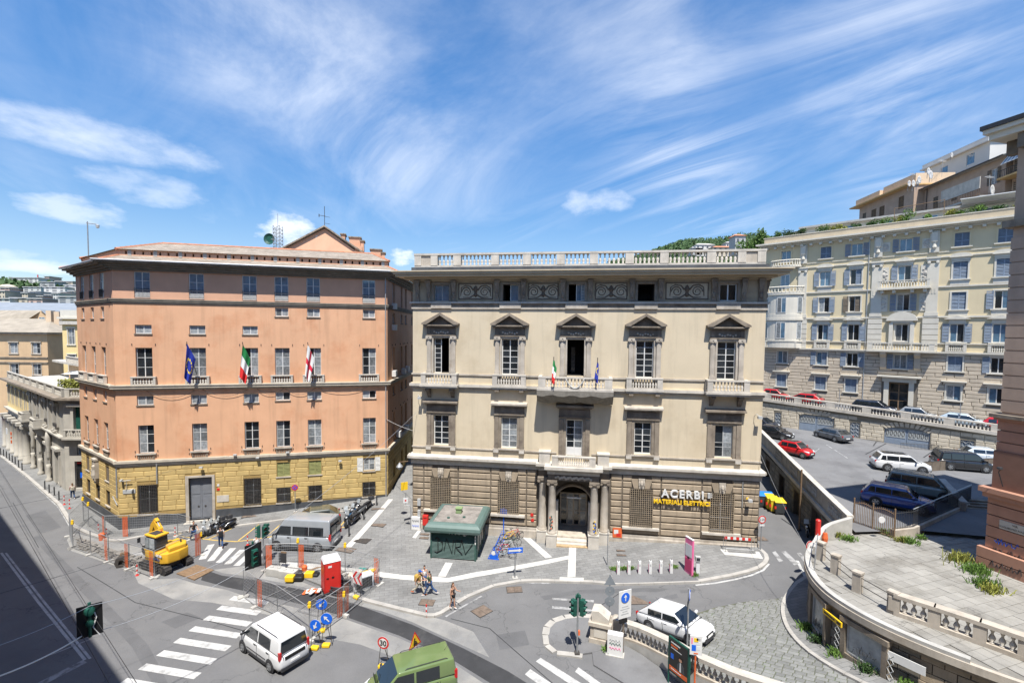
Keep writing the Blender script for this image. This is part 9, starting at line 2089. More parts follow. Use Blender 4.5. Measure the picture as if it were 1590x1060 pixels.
def bollards():
 n_=0
 def bol(u,v,kind,lab,h=KH,hh=.95):
  p=spot(u,v,h);r=thing('bollard',lab,'bollard',tuple(p),0,'bollards along the pavements')
  if kind=='d':MB().lathe([(.06,-.05),(.06,hh*.92),(.045,hh),(.01,hh+.02)],n=8).build('post','plastic_dark',r);MB().lathe([(.1,0),(.1,.04),(.06,.06)],n=8).build('base','iron',r)
  else:
   for k in range(5):MB().lathe([(.045,hh*k/5),(.045,hh*(k+1)/5)],n=8).build('band','red_paint' if k % 2==0 else 'white_paint',r)
   MB().lathe([(.12,-.02),(.11,.05),(.05,.08)],n=10).build('base','red_paint',r)
 L1=[(5,642,'d'),(25,652,'d'),(45,665,'d'),(65,682,'d'),(85,695,'d'),(105,707,'d'),(128,730,'d'),(152,750,'d'),(308,880,'d'),(338,905,'d'),(373,922,'d'),(405,953,'d'),(441,985,'r'),(477,1012,'r')]
 W1=['first','second','third','fourth','fifth','sixth','seventh','eighth','ninth','tenth','eleventh','twelfth','thirteenth','fourteenth']
 for i,(x,y,k) in enumerate(L1):bol(x/4.415,560+y/4.415,k,'%s %s bollard from the far end along the left pavement' % (W1[i],'dark' if k=='d' else 'red and white'))
 for u,v,lab in ((585,784,'dark bollard nearest the alley along the piazza edge'),(565,806,'dark bollard beside the piazza scooters'),(542,832,'dark bollard behind the silver minibus'),(515,853,'dark bollard at the rear corner of the silver minibus')):bol(u,v,'d',lab)
 for u,v,lab in ((384.5,846,'red and white flexible post in the bay lines near the minibus'),(272,832,'red and white flexible post behind the excavator'),(213,893,'red and white cone post before the excavator tracks'),(662,957,'small red and white post at the pavement corner by the walkers'),(153,827,'red and white post on the kerb left of the pink palace corner'),(165,834,'red and white post next to the orange bin at the kerb')):bol(u,v,'r',lab,0.,.8)
bollards()
# ---- traffic lights
def lamp_head(r,M,faces,m='green_traffic'):
 h=new('signal_head',None,r)
 for ang in faces:
  A=M @ Rz(ang) @ T(0,-.1,0)
  for k,lc in enumerate(('lamp_off_red','lamp_off_yel','lamp_off_grn')):
   z=.3-k*.3;MB(A).box(-.15,.15,-.28,-.08,z-.145,z+.145).build('housing',m,h)
   MB(A).lathe([(.01,-.295),(.105,-.295),(.105,-.28),(.01,-.28)],(0,0,z),14,'y').build('lens',lc,h)
   n_=10;pts=[(.125*math.cos(a),.125*math.sin(a)) for a in [PI*(-.12+1.24*q/n_) for q in range(n_+1)]]
   MB(A).add([(x,-.28,z+zz) for x,zz in pts]+[(x,-.42+.04*(zz<0),z+zz) for x,zz in pts],[(q,q+1,n_+2+q,n_+1+q) for q in range(n_)]).build('visor',m,h)
 return h
for n_,c_ in (('lamp_off_red',(.09,.01,.01)),('lamp_off_yel',(.10,.06,.01)),('lamp_off_grn',(.01,.07,.05))):mat(n_,c_,.25,0)
def signals():
 p=spot(896,1013,KH);r=thing('traffic_light','green traffic light cluster on a slim pole on the small island','traffic light',tuple(p));pole(r,3.25,.05,'pole_grey');lamp_head(r,T(0,0,2.7),(R(-60),R(60),R(170)));MB().lathe([(.06,3.2),(.06,3.4),(.02,3.45)],n=8).build('cap','green_traffic',r);bx(r,'push_button','orange',.04,.14,-.06,.06,1.05,1.3);bx(r,'base','iron',-.14,.14,-.14,.14,-.02,.06)
 p=spot(409,876,0);r=thing('traffic_light','green traffic light cluster behind the construction fence near the minibus','traffic light',tuple(p));pole(r,3.1,.05,'pole_grey');lamp_head(r,T(0,0,2.6),(R(-70),R(50),R(160)));bx(r,'base','iron',-.14,.14,-.14,.14,-.02,.06)
 for lab,(u,v),z,ang,back in (('black backed traffic light hanging over the road, lamps turned to us',(393.5,863),5.6,R(46),False),('hanging traffic light seen from behind over the shadowed road',(139.5,962),5.6,R(-140),True)):
  c=onz(u,v,z);r=thing('hanging_traffic_light',lab,'traffic light',(c.x,c.y,c.z),ang);MB().box(-.42,.42,.02,.05,-.68,.68).build('back_board','black',r)
  h=lamp_head(r,T(0,.07,0),(0,));MB().tube([(0,.08,-.7),(0,.08,.8)],.06,8).build('hanger','green_traffic',r);MB().tube([(-.12,.1,.45),(-.22,.1,.1),(-.1,.1,-.3),(-.3,.1,-.7)],.025,5).build('cable','white_paint',r)
  MB().lathe([(.2,.06),(.16,.2),(.05,.22)],(0,0,.42),10,'y').lathe([(.15,.06),(.13,.18),(.05,.2)],(0,0,-.1),10,'y').build('rear_housing','green_traffic',r)
signals()
# ------------------------------------------------------------------ the road works
_fm={}
def fence_panel(label,a,b,net=0,h=2.0,lean=0.):
 a,b=Vector(a),Vector(b);d=b-a;L_=d.length;z=g(a.x,a.y);r=thing('fence_panel',label,'fence',(a.x,a.y,z),math.atan2(d.y,d.x),'wire fence panels round the road works')
 if lean:r.rotation_euler=(lean,0,math.atan2(d.y,d.x))
 MB().tube([(.03,0,.08),(.03,0,h),(L_-.03,0,h),(L_-.03,0,.08),(.03,0,.08)],.027,6).build('frame','steel',r)
 k=round(L_,1)
 if k not in _fm:
  mb=MB();n_=max(4,int(L_/.14))
  for q in range(1,n_):x=L_*q/n_;mb.tube([(x,0,.1),(x,0,h)],.0055,3,False)
  for q in range(1,9):zz=.1+(h-.1)*q/9;mb.tube([(.03,0,zz),(L_-.03,0,zz)],.0055,3,False)
  _fm[k]=mb.mesh('wire_mesh','steel')
 new('wire_mesh',_fm[k],r)
 for x in (.0,L_):bx(r,'foot','concrete',x-.12,x+.12,-.32,.32,0,.13) if False else MB().box(x-.11,x+.11,-.33,.33,0,.12).build('foot','concrete',r)
 if net:
  x0=.08 if net<0 else L_-.5;mb=MB();w_=.4
  for q in range(9):mb.add([(x0+w_*q/8-.014,-.03-.03*math.sin(q*1.9),.15),(x0+w_*q/8+.014,-.03-.03*math.sin(q*1.9),.15),(x0+w_*q/8+.02,-.04+.03*math.sin(q*2.3),h-.1),(x0+w_*q/8-.008,-.04+.03*math.sin(q*2.3),h-.1)],[(0,1,2,3)])
  for q in range(20):zz=.15+(h-.25)*q/19;mb.add([(x0,-.035,zz-.012),(x0+w_,-.04,zz-.012),(x0+w_,-.04,zz+.012),(x0,-.035,zz+.012)],[(0,1,2,3)])
  mb.build('orange_net','orange',r)
 return r
def beacon(label,p,z):
 r=thing('warning_beacon',label,'beacon',(p[0],p[1],g(p[0],p[1])+z),0,'yellow warning lamps on the fences');rb(r,'battery_case','yellow_plastic',-.09,.09,-.06,.06,0,.2,.02);MB().lathe([(.01,-.05),(.09,-.04),(.09,.04),(.01,.05)],(0,0,.29),12,'y').build('lens','yellow_plastic',r)
def works():
 F1=[(113.6,851),(141,861),(169,872),(201,883.5),(240,897),(280.6,876),(312.6,861)];P1=pxs(F1)
 W_=['leftmost','second','third','fourth','fifth','sixth']
 for i,(a,b) in enumerate(zip(P1,P1[1:])):fence_panel('%s wire fence panel along the near side of the excavator site' % W_[i],a,b,{1:1,2:1,3:1,5:1}.get(i,0))
 F2=[(113.6,851),(108,833),(129.6,810),(138,819),(163.6,836),(201,834.5),(240,832),(276,832.5),(296,838)];P2=pxs(F2)
 W2=['outer left end','street side','short kerb','kerb corner','rear left','rear middle','rear right','last rear']
 for i,(a,b) in enumerate(zip(P2,P2[1:])):fence_panel('%s wire fence panel behind the excavator site' % W2[i],a,b,{3:1,4:1}.get(i,0))
 F3=[(412,885),(463,883),(536,891),(590,910),(534,957),(481,995),(431,956),(398,942),(378,927),(412,885)];P3=pxs(F3)
 W3=['far left','far middle','far right','right-hand long','right-hand near','nearest corner','near left','short left','left end']
 for i,(a,b) in enumerate(zip(P3,P3[1:])):fence_panel('%s wire fence panel of the site round the red toilet cabin' % W3[i],a,b,{0:-1,1:-1,2:1,3:1,4:-1,6:1}.get(i,0))
 for lab,p,z in (('yellow warning lamp on the left end fence of the excavator site',P1[0],2.0),('yellow warning lamp on the kerb fence of the excavator site',P2[2],2.0),('yellow warning lamp next to the kerb corner of the excavator site',P2[3],2.0),('yellow warning lamp on the far fence left of the toilet cabin',P3[1],2.0),('yellow warning lamp on the far fence right of the toilet cabin',P3[2],2.0),('yellow warning lamp on the nearest fence corner by the blue signs',P3[5],2.0),('yellow warning lamp on the right-hand fence of the toilet site',P3[4],1.3),('yellow warning lamp at the right end of the excavator site',P1[6],1.5)):beacon(lab,p,z)
 for i,(a,b,lab) in enumerate((((455,907),(410,930),'long steel frame lying flat inside the toilet site, nearer the road'),((498,923),(462,950),'long steel frame lying flat beside the trench, nearer the blue signs'))):
  p,q=spot(*a),spot(*b);d=(q-p).xy;r=thing('loose_frame',lab,'fence frame',(p.x,p.y,.05),math.atan2(d.y,d.x),'fence frames lying on the ground');L_=d.length;MB().tube([(0,0,0),(L_,0,.05),(L_,1.6,.05),(0,1.6,0),(0,0,0)],.025,6).build('frame','steel',r);MB().tube([(L_/3,0,.02),(L_/3,1.6,.02)],.015,5).tube([(0,.8,.02),(L_,.8,.05)],.012,5).build('brace','steel',r)
 sheet('dug_ground',pxs([(118,848),(150,858),(185,871),(215,882),(235,880),(205,865),(170,850),(140,838),(120,838)]),.02,mat('rubble',(.21,.195,.175),.95,.35,4,.6,20,fine=.25),0,step=1.)
 rg=random.Random(6);mb=MB()
 for _ in range(260):
  u=rg.uniform(120,228);t=(u-120)/108;v=843+t*34+rg.uniform(-7,8);p=spot(u,v);s_=rg.uniform(.05,.17);mb.obox((p.x,p.y,p.z+s_*.4),s_,s_*rg.uniform(.5,1),s_*.5,rg.uniform(0,3))
 for _ in range(90):
  u=rg.uniform(520,580);v=885+rg.uniform(0,18);p=spot(u,v,KH);s_=rg.uniform(.04,.12);mb.obox((p.x,p.y,p.z+s_*.4),s_,s_*rg.uniform(.5,1),s_*.5,rg.uniform(0,3))
 tag(mb.build('rubble_lumps','rubble'),'broken lumps of asphalt scattered inside the works fences','rubble',kind='stuff')
 # ---- excavator
 c=spot(259,879);r=thing('excavator','yellow tracked excavator with folded boom inside the left fence','excavator',(c.x,c.y,c.z),R(158))
 for sg in (-1,1):
  n_=28;pts=[]
  for q in range(n_):
   t=q/n_
   if t<.36:pts.append((-1.15+2.3*t/.36,.62))
   elif t<.5:a=PI/2-PI*(t-.36)/.14;pts.append((1.15+.31*math.cos(a),.31+.31*math.sin(a)))
   elif t<.86:pts.append((1.15-2.3*(t-.5)/.36,.0))
   else:a=-PI/2-PI*(t-.86)/.14;pts.append((-1.15+.31*math.cos(a),.31+.31*math.sin(a)))
  mb=MB();mb.prism(pts,sg*.78-.22,sg*.78+.22)
  tr=mb.build('track','rubber',r)
  for q in range(n_):
   x,z=pts[q];x2,z2=pts[(q+1) % n_];an=math.atan2(z2-z,x2-x);new('track_pad',ubox('iron'),tr,T((x+x2)/2,sg*.78,(z+z2)/2) @ Matrix.Rotation(-an,4,'Y') @ Sc(math.hypot(x2-x,z2-z)*.7,.46,.06))
  for q in range(4):MB().lathe([(.02,-.24),(.2,-.24),(.2,.24),(.02,.24)],(-.9+q*.6,sg*.78,.3),12,'y').build('track_roller','iron',tr)
 MB().box(-.8,.8,-.56,.56,.25,.62).lathe([(.55,.6),(.55,.75)],n=16).build('undercarriage','iron',r)
 bl=MB();bl.loft([[(1.55+.1*math.sin(PI*k/6),y,.02+.5*k/6) for y in (-1.0,1.0)]+[(1.5+.1*math.sin(PI*k/6),y,.02+.5*k/6) for y in (1.0,-1.0)] for k in range(7)]);bl.build('dozer_blade','plastic_dark',r);MB().tube([(1.5,-.5,.3),(.7,-.5,.35)],.06,6).tube([(1.5,.5,.3),(.7,.5,.35)],.06,6).build('blade_arm','iron',r)
 hx=lambda x,w_,z:[(x,-w_,z),(x,w_,z)]
 pl=[(1.05,-.95),(1.05,.2),(.95,.95),(-.9,1.0),(-1.35,.75),(-1.5,.0),(-1.35,-.75),(-.9,-1.0)]
 bm=rbox(([(x,y,z) for z in (.78,1.55) for x,y in pl],[tuple(range(7,-1,-1)),tuple(range(8,16))]+[(i,(i+1) % 8,8+(i+1) % 8,8+i) for i in range(8)]),.09);bm_obj(bm,'house','yellow_machine',r)
 bm=rbox(([(x,y,z) for z in (1.5,1.85) for x,y in ((.1,-.9),(.1,.1),(-1.25,.6),(-1.35,-.6),(-.9,-.92))],[tuple(range(4,-1,-1)),tuple(range(5,10))]+[(i,(i+1) % 5,5+(i+1) % 5,5+i) for i in range(5)]),.07);bm_obj(bm,'engine_cover','yellow_machine',r)
 cb=MB();cb.box(-.35,1.0,.02,.95,1.5,1.62);cab=cb.build('cab','yellow_machine',r)
 bm_obj(rbox(([(-.35,.05,1.6),(1.0,.05,1.6),(1.0,.95,1.6),(-.35,.95,1.6),(-.3,.08,2.62),(.82,.08,2.62),(.82,.9,2.62),(-.3,.9,2.62)],CUBE),.05),'cab_frame','plastic_dark',cab)
 rb(cab,'cab_roof','yellow_machine',-.4,.9,.0,.98,2.6,2.74,.05);bx(cab,'roof_hatch','plastic_dark',-.1,.7,.2,.8,2.73,2.76)
 for (x0,x1,y0,y1,z0,z1) in ((-.2,.35,.94,.97,1.75,2.5),(.42,.85,.94,.97,1.75,2.5),(-.2,.85,.03,.06,1.75,2.5)):bx(cab,'cab_window','pane_pale',x0,x1,y0,y1,z0,z1)
 MB().add([(.99,.15,1.7),(.99,.85,1.7),(.86,.82,2.55),(.86,.18,2.55),(1.0,.15,1.7),(1.0,.85,1.7),(.87,.82,2.55),(.87,.18,2.55)],[(0,1,2,3),(7,6,5,4)]).build('windscreen','car_glass',cab)
 def arm(pts,w0,name,m='yellow_machine'):
  mb=MB();rings=[]
  for (x,z,h) in pts:rings.append([(x,-w0,z-h/2),(x,w0,z-h/2),(x,w0,z+h/2),(x,-w0,z+h/2)])
  mb.loft(rings);return mb.build(name,m,r)
 yb=-.35
 def arm2(pts,w0,name,m='yellow_machine'):
  mb=MB();rings=[]
  for i,(x,z,h) in enumerate(pts):
   p0,p1=pts[max(i-1,0)],pts[min(i+1,len(pts)-1)];t=Vector((p1[0]-p0[0],p1[1]-p0[1])).normalized();n_=Vector((-t.y,t.x))*h/2
   rings.append([(x-n_.x,yb-w0,z-n_.y),(x-n_.x,yb+w0,z-n_.y),(x+n_.x,yb+w0,z+n_.y),(x+n_.x,yb-w0,z+n_.y)])
  mb.loft(rings);return mb.build(name,m,r)
 arm2([(1.0,1.2,.34),(1.25,1.95,.46),(1.35,2.5,.46),(1.85,3.1,.3)],.16,'boom');arm2([(1.6,3.25,.3),(2.0,2.75,.36),(2.4,1.8,.26),(2.5,1.2,.18)],.13,'arm')
 MB().tube([(1.15,yb,1.3),(1.6,yb,2.3)],.06,8).tube([(1.3,yb,2.75),(1.75,yb,3.3)],.05,8).tube([(2.1,yb,2.75),(2.6,yb,1.6)],.045,8).build('hydraulic_ram','steel',r)
 bk=MB();prof=[(2.5,1.15),(2.95,1.05),(3.05,.75),(2.9,.42),(2.55,.35),(2.75,.7),(2.6,.95)];bk.prism(prof,yb-.32,yb+.32);bkt=bk.build('bucket','iron',r)
 for k in range(4):bx(bkt,'tooth','iron_rust',2.42,2.58,yb-.28+k*.16,yb-.2+k*.16,.28,.38)
 bx(r,'vent_panel','plastic_dark',.3,.8,-1.0,-.97,1.05,1.4)
 for k in range(3):bx(r,'vent_slot','plastic_dark',-.6,-.2,1.0,1.02,1.0+k*.12,1.06+k*.12)
 bx(r,'white_badge','white_paint',-1.05,-.45,1.0,1.025,1.3,1.46)
 text(r,'lettering','KOMATSU','sign_blue',.22,T(-.35,1.03,1.02) @ Rz(PI) @ UP,.008)
 MB().lathe([(.06,2.74),(.06,2.85),(.02,2.9)],(.2,.2,0),8).build('beacon','orange',r);MB().tube([(-.9,-.5,1.85),(-.9,-.5,2.1)],.05,8).build('exhaust','iron',r);MB().tube([(1.05,.95,1.7),(1.25,1.15,2.2)],.015,5).build('mirror_arm','plastic_dark',r);bx(r,'mirror','plastic_dark',1.22,1.27,1.05,1.25,2.1,2.45)
 p=spot(193,877);r=thing('spare_bucket','rusty digging bucket lying on the ground left of the excavator','bucket',tuple(p),R(200));MB().prism([(-.4,0),(.35,.02),(.5,.35),(.35,.75),(-.1,.85),(-.3,.6),(.2,.55),(.25,.2),(-.35,.12)],-.4,.4).build('shell','iron',r);MB().box(-.1,.2,-.15,.15,.75,.98).build('bracket','iron_rust',r)
 for k in range(5):bx(r,'tooth','iron_rust',-.55,-.38,-.38+k*.17,-.3+k*.17,.02,.1)
 # ---- toilet cabin
 p=spot(514,913,KH*.6);r=thing('toilet_cabin','red portable toilet cabin with a white roof','toilet cabin',tuple(p),R(32));MB().box(-.55,.55,-.55,.55,.05,2.1).build('body','red_paint',r)
 bm_obj(rbox(([(-.6,-.6,2.08),(.6,-.6,2.08),(.6,.6,2.08),(-.6,.6,2.08),(-.5,-.3,2.34),(.5,-.3,2.34),(.5,.3,2.34),(-.5,.3,2.34)],CUBE),.05),'roof',mat('roof_plastic',(.60,.60,.62),.5),r)
 for x in (-.55,.49):bx(r,'corner_strip',mat('red_dark',(.42,.02,.018),.5),x,x+.06,-.575,-.55,.05,2.1)
 bx(r,'door','red_paint',-.45,.45,-.565,-.55,.12,2.0);bx(r,'door_handle','black',-.4,-.25,-.59,-.56,1.0,1.08);bx(r,'door_handle','black',-.05,.1,-.59,-.56,1.0,1.1);bx(r,'label_plate','white_paint',-.28,-.05,-.58,-.565,1.75,1.88)
 for k in range(6):bx(r,'side_rib','red_dark',.55,.57,-.45+k*.17,-.43+k*.17,.15,2.0)
 bx(r,'side_panel','red_dark',.552,.562,-.45,.45,.2,.95);sp2=bx(r,'side_sign','white_paint',.57,.585,-.42,.35,1.55,1.86);bx(r,'sign_dot','red_paint',.585,.592,-.34,-.24,1.65,1.76);bx(r,'sign_text','plastic_dark',.585,.592,-.18,.28,1.67,1.74);bx(r,'skid','black',-.58,.58,-.58,.58,-.05,.05)
 # ---- concrete blocks, tool pile, coil of pipe, sand bags, board
 for i,(u,v,lab) in enumerate(((428,892,'left concrete block beside the far fence of the toilet site'),(448,896,'right concrete block beside the far fence of the toilet site'))):
  p=spot(u,v,.0);r=thing('concrete_block',lab,'concrete block',tuple(p),R(-12),'concrete blocks');rb(r,'block','concrete',-.62,.62,-.3,.3,0,.55,.03);
  for x in (-.3,.3):MB().lathe([(.12,.55),(.12,.6),(.09,.61)],(x,0,0),12).build('stud','concrete',r)
 p=spot(476,895,.0);r=thing('tool_pile','pile of tools and black sacks with a yellow case left of the toilet cabin','tools',tuple(p))
 rg=random.Random(3)
 for k in range(9):x,y=rg.uniform(-.9,.9),rg.uniform(-.5,.5);s_=rg.uniform(.2,.38);bm_obj(rbox(([(x+a*s_,y+b_*s_*.8,z*s_) for z in (0,1.0) for a,b_ in ((-1,-1),(1,-1),(1,1),(-1,1))],CUBE),s_*.35),'sack',('black','plastic_dark','concrete','cloth_khaki')[k % 4],r)
 for x,y in ((-.85,-.75),(.3,-.2)):bm_obj(rbox(([(x+a*.3,y+b_*.22,.1+z*.38) for z in (0,1.0) for a,b_ in ((-1,-1),(1,-1),(1,1),(-1,1))],CUBE),.05),'yellow_case','yellow_plastic',r)
 MB().lathe([(.18,0),(.2,.5),(.1,.6)],(-.3,.35,.1),10).build('orange_tank','orange',r)
 for k in range(4):MB().tube([(-.9+k*.1,-.2,.25),(.9-k*.1,.5,.5)],.025,5).build('tool_handle','iron_rust',r)
 p=spot(555,893,KH*.5);r=thing('equipment_pile','pile of yellow tools, sacks and tubs right of the toilet cabin','tools',tuple(p))
 for k in range(10):x,y=rg.uniform(-1.2,1.2),rg.uniform(-.6,.6);s_=rg.uniform(.14,.3);bm_obj(rbox(([(x+a*s_*1.3,y+b_*s_,z*s_) for z in (0,1.0) for a,b_ in ((-1,-1),(1,-1),(1,1),(-1,1))],CUBE),s_*.3),'sack',('concrete','plastic_dark','cloth_beige','teal')[k % 4],r)
 for k in range(4):MB().tube([(-.2+k*.12,-.3,.3),(1.3,.3-k*.15,.4)],.035,6).build('yellow_bar','yellow_plastic',r)
 p=spot(563,913,.05);r=thing('pump_unit','black grilled pump unit standing inside the right-hand fence','machine',tuple(p),R(38));rb(r,'casing','lamp_clear',-.7,.7,-.35,.35,.08,1.0,.05);bx(r,'grille','black',-.55,.55,-.37,-.34,.2,.9)
 for k in range(7):bx(r,'grille_bar','plastic_dark',-.5+k*.15,-.46+k*.15,-.385,-.37,.2,.9)
 p=spot(531,918,.0);r=thing('pipe_coil','coil of thick black corrugated pipe before the toilet cabin','pipe coil',tuple(p));
 for k in range(6):
  a0=k*.37;rr=.78-.04*(k % 3);MB().tube([(rr*math.cos(t)*1.05+.05*math.sin(k*2),rr*math.sin(t)*.8,.1+.1*k*.8+.05*math.sin(t*2+k)) for t in [2*PI*q/28 for q in range(29)]],.055,6,False).build('coil','plastic_dark',r)
 MB().tube([(-.7,-.3,.1),(-1.0,-.6,.08),(-1.25,-1.1,.07)],.055,6).build('loose_end','plastic_dark',r)
 p=spot(484,919,.0);r=thing('torn_barrier_tape','crumpled red and white barrier film lying on the trench edge','barrier tape',tuple(p))
 for k in range(8):a=k*.8;bx(r,'tape_fold','white_paint' if k % 2 else 'orange',-.5+k*.14,-.3+k*.14,-.4+.2*math.sin(a),.1+.2*math.sin(a),.05+.03*k,.09+.03*k,Rz(.3*math.sin(k*2.2)))
 p=spot(439,884,.0);r=thing('folding_board','dark folding board standing before the far fence of the toilet site','board',tuple(p),R(-10));bx(r,'panel','plastic_dark',-.3,.3,-.03,.03,.55,1.25);MB().tube([(-.3,0,0),(-.2,0,1.3)],.02,5).tube([(.3,0,0),(.2,0,1.3)],.02,5).build('leg','iron',r);bx(r,'top_bar','iron_rust',-.1,.35,-.05,.0,1.3,1.4)
 p=spot(158,838,.0);r=thing('orange_bin','small orange tub on the kerb at the left works fence','tub',tuple(p));MB().lathe([(.18,0),(.22,.5),(.24,.52)],n=12).build('tub','orange',r);MB().lathe([(.22,.52),(.16,.6),(.02,.62)],n=12).build('lid','orange',r)
 # ---- temporary signs
 def tsign(lab,u,v,kind,ang,z=1.55,cat='road sign',w_=.34,extra=None):
  p=spot(u,v);r=thing('road_works_sign',lab,cat,tuple(p),ang,'temporary signs on stands')
  MB().tube([(-.3,-.05,0),(-.16,0,z)],.018,5).tube([(.3,-.05,0),(.16,0,z)],.018,5).tube([(0,.5,0),(0,.02,z*.85)],.018,5).tube([(-.24,-.03,.5),(.24,-.03,.5)],.014,5).build('stand','iron',r)
  bm_obj(rbox(([(a*.22,b_*.14-.15,zz*.2) for zz in (0,1.) for a,b_ in ((-1,-1),(1,-1),(1,1),(-1,1))],CUBE),.06),'sandbag','yellow_plastic',r)
  if kind in ('dl','ul','d'):
   o=disc(r,z,w_,'sign_blue',-.06);arrow(o,z,w_*.85,{'dl':R(135),'ul':R(45),'d':R(160)}[kind],y=-.092)
  elif kind=='30':o=disc(r,z,w_,'white_paint',-.06,ring='red_paint');text(o,'number','30','black',.4,T(0,-.085,z-.14) @ UP,.008,bold=.01)
  elif kind=='tri':
   for s_,m,y in ((1.,'red_paint',-.06),(.74,'yellow_plastic',-.07)):MB().prism([(-.5*s_,z+.42*s_),(.5*s_,z+.42*s_),(0,z-.46*s_)] if False else [(-.5*s_,z-.30*s_),(.5*s_,z-.30*s_),(0,z+.55*s_)],y,y+.012).build('sign_face',m,r)
   MB().prism([(-.08,z-.18),(.2,z-.18),(.05,z-.02)],-.086,-.072).lathe([(.01,-.086),(.05,-.086),(.05,-.075),(.01,-.075)],(-.04,0,z+.16),8,'y').build('pictogram','black',r);MB().tube([(-.06,-.08,z+.1),(-.1,-.08,z-.15)],.03,5).tube([(-.05,-.08,z+.06),(.1,-.08,z-.04)],.018,5).build('pictogram','black',r)
  elif kind=='chev':
   MB().box(-.45,.45,-.06,-.045,z-.45,z+.45).build('board','white_paint',r)
   for x in (-.25,.2):MB().prism([(x-.2,z),(x+.12,z+.42),(x+.28,z+.42),(x-.02,z),(x+.28,z-.42),(x+.12,z-.42)],-.072,-.06).build('chevron','red_paint',r)
 tsign('blue round sign with arrow, the highest of the three by the fence corner',500,978,'dl',R(5),1.65);tsign('blue round sign with arrow, right one of the three by the fence corner',508,1001,'ul',R(0),1.6);tsign('blue round sign with arrow, left one of the three by the fence corner',491,1005,'d',R(-8),1.35)
 tsign('round 30 speed limit sign on a stand in the road',596,1034,'30',R(-15),1.35);tsign('triangular road works sign behind the green van',643,1032,'tri',R(58),1.35);tsign('red and white chevron board at the right-hand works fence',556,927,'chev',R(-30),1.4)
works()
# ------------------------------------------------------------------ overhead wires
def wires():
 def cat(p,q,sag,n_=12):p,q=Vector(p),Vector(q);return [p.lerp(q,k/n_)-Vector((0,0,sag*4*(k/n_)*(1-k/n_))) for k in range(n_+1)]
 h1=onz(139.5,940,6.3);h2=onz(393.5,846,6.3);anch=onY(-60,1020,15.5);cr=Vector(ckw(.4,.1,11.0))
 t=tag(new('span_wire',None),'thin span wires that carry the hanging traffic lights across the road','wire');t.location=(h1.x,h1.y,0);iv=T(-h1.x,-h1.y,0)
 for a,b,s_ in ((anch,h1,.15),(h1,h2,.35),(h2,cr,.4)):MB(iv).tube(cat(a,b,s_),.013,4).build('wire','steel',t)
 l1=onz(130,985,5.0);MB(iv).tube(cat(onY(-60,1068,14.5),l1,.2),.03,5).build('power_cable','white_paint',t);MB(iv).tube(cat(l1,h2-Vector((.3,0,1.2)),.35),.011,4).build('wire','steel',t)
 u=tag(new('trolley_wires',None),'dark parallel overhead wires running along the left street','wire');d=Vector((-.784,.62,0));o=Vector((-26,24,0));u.location=o
 for off_,z in ((-2.2,5.8),(-1.6,5.8),(1.2,5.8),(1.8,5.8)):
  n_=Vector((.62,.784,0))*off_;MB().tube(cat(n_-d*30+Vector((0,0,z)),n_+d*70+Vector((0,0,z)),.1,6),.011,4).build('wire','plastic_dark',u)
 for s_ in (-6.,8.,24.):
  c=d*s_;n_=Vector((.62,.784,0));MB().tube(cat(c-n_*9+Vector((0,0,7)),c+n_*14+Vector((0,0,7.4)),.5),.009,4).build('cross_wire','plastic_dark',u)
 v=tag(new('facade_wire',None),'thin cable slung across the alley between the pink and cream buildings','wire');p,q=Vector(pkw(23.0,0,9.2)),Vector(ckw(.1,0,9.3));v.location=p;MB(T(*(-p))).tube(cat(p,q,.1),.02,4).build('wire','grey_frame',v)
 w_=tag(new('terrace_wire',None),'pale cable running over the side street from palazzo to corner building','wire');p,q=Vector(ckw(28.7,0,8.6)),onY(1575,757,26.8);w_.location=p;m_=onz(1262,868,5.2);MB(T(*(-p))).tube(cat(p,m_,.3),.012,4).build('wire','steel',w_)
wires()
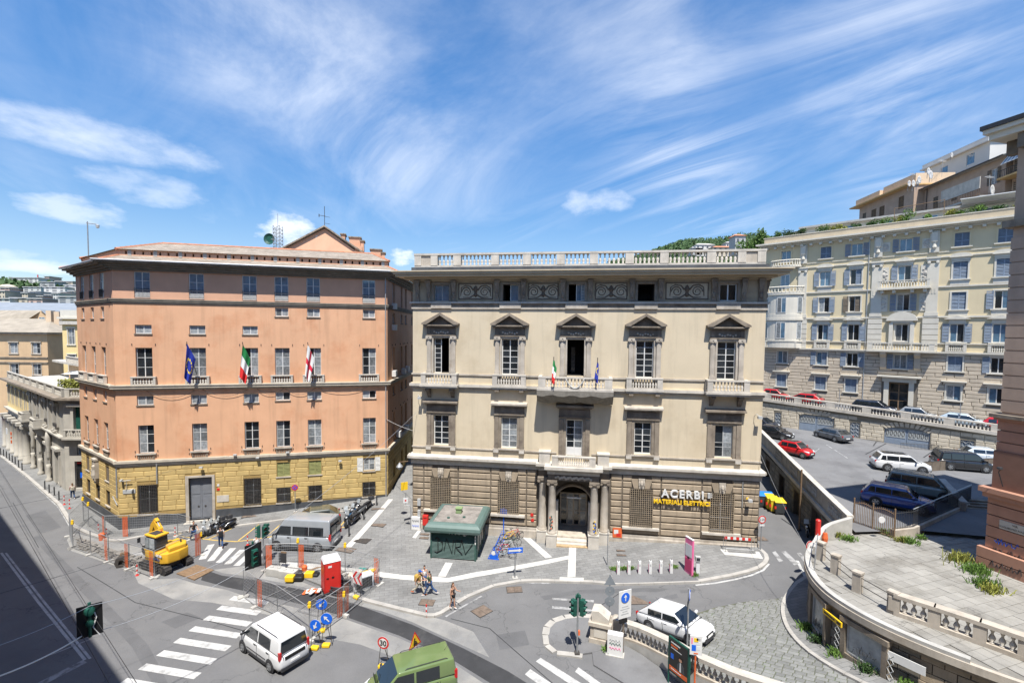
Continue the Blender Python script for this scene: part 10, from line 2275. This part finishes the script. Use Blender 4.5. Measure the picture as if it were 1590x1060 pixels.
# ------------------------------------------------------------------ weeds in joints and corners
def weeds():
 rg=random.Random(14);k=0
 spots=[(1490,870,1.0,.5),(1517,888,.9,.5),(1528,908,.8,.4),(1540,918,.7,.4),(1372,828,.4,.35),(1385,832,.4,.3),(1400,840,.5,.3),(1412,842,.6,.35),(1430,836,.4,.3),(1300,832,.5,.35),(1316,838,.6,.3),(1297,824,.35,.3)]
 def tuft(name,lab,p,w_,h,m='leaf',n_=None):
  r=thing(name,lab,'weeds',tuple(p),0,'weeds in cracks and corners');vs=[];fs=[]
  for _ in range(n_ or int(120*w_/.5)):
   b=Vector((rg.gauss(0,w_*.4),rg.gauss(0,w_*.3),0));t=b+Vector((rg.gauss(0,.12),rg.gauss(0,.12),h*rg.uniform(.4,1.1)));s_=Vector((rg.gauss(0,1),rg.gauss(0,1),0)).normalized()*.03;i=len(vs);vs+=[b-s_,b+s_,t+s_*.5,t-s_*.5];fs.append((i,i+1,i+2,i+3))
  MB().add(vs,fs).build('blades',m,r);leafball('leaves',r,m,(0,0,h*.5),w_*.55,w_*.4,h*.5,int(110*w_/.5),.05,k+5)
 W_=['first','second','third','fourth','fifth','sixth','seventh','eighth','ninth','tenth','eleventh','twelfth']
 for i,(u,v,w__,h) in enumerate(spots):
  p=onz(u,v,TZ);tuft('weed_tuft',('green weeds at the foot of the corner building, %s clump from the back' % W_[i]) if i<4 else ('green weeds along the gate and low wall of the terrace, %s clump' % W_[i-4]),p,w__,h,'leaf' if i % 3 else 'leaf_yellow');k+=1
 for i,s_ in enumerate(range(26,64,5)):
  q=off(TL,-.25)[s_];p=Vector((q.x,q.y,g(q.x,q.y,True)+.1));tuft('weed_tuft','green weeds along the foot of the curved wall, %s clump from the back' % W_[i],p,.55,.4,'leaf_dark' if i % 2 else 'leaf');k+=1
 for i,(u,v,lab) in enumerate(((953,884,'weeds at the left corner of the bike-sharing bay'),(969,883,'weeds behind the first bike-sharing posts'),(980,882.5,'weeds behind the second bike-sharing post'),(1078,893,'weeds beside the pink totem'),(1047,880,'weeds behind the rightmost bike-sharing post'),(942,1008,'weeds at the foot of the stone pillar'))):
  tuft('weed_tuft',lab,spot(u,v,KH),.35,.16,'leaf')
weeds()
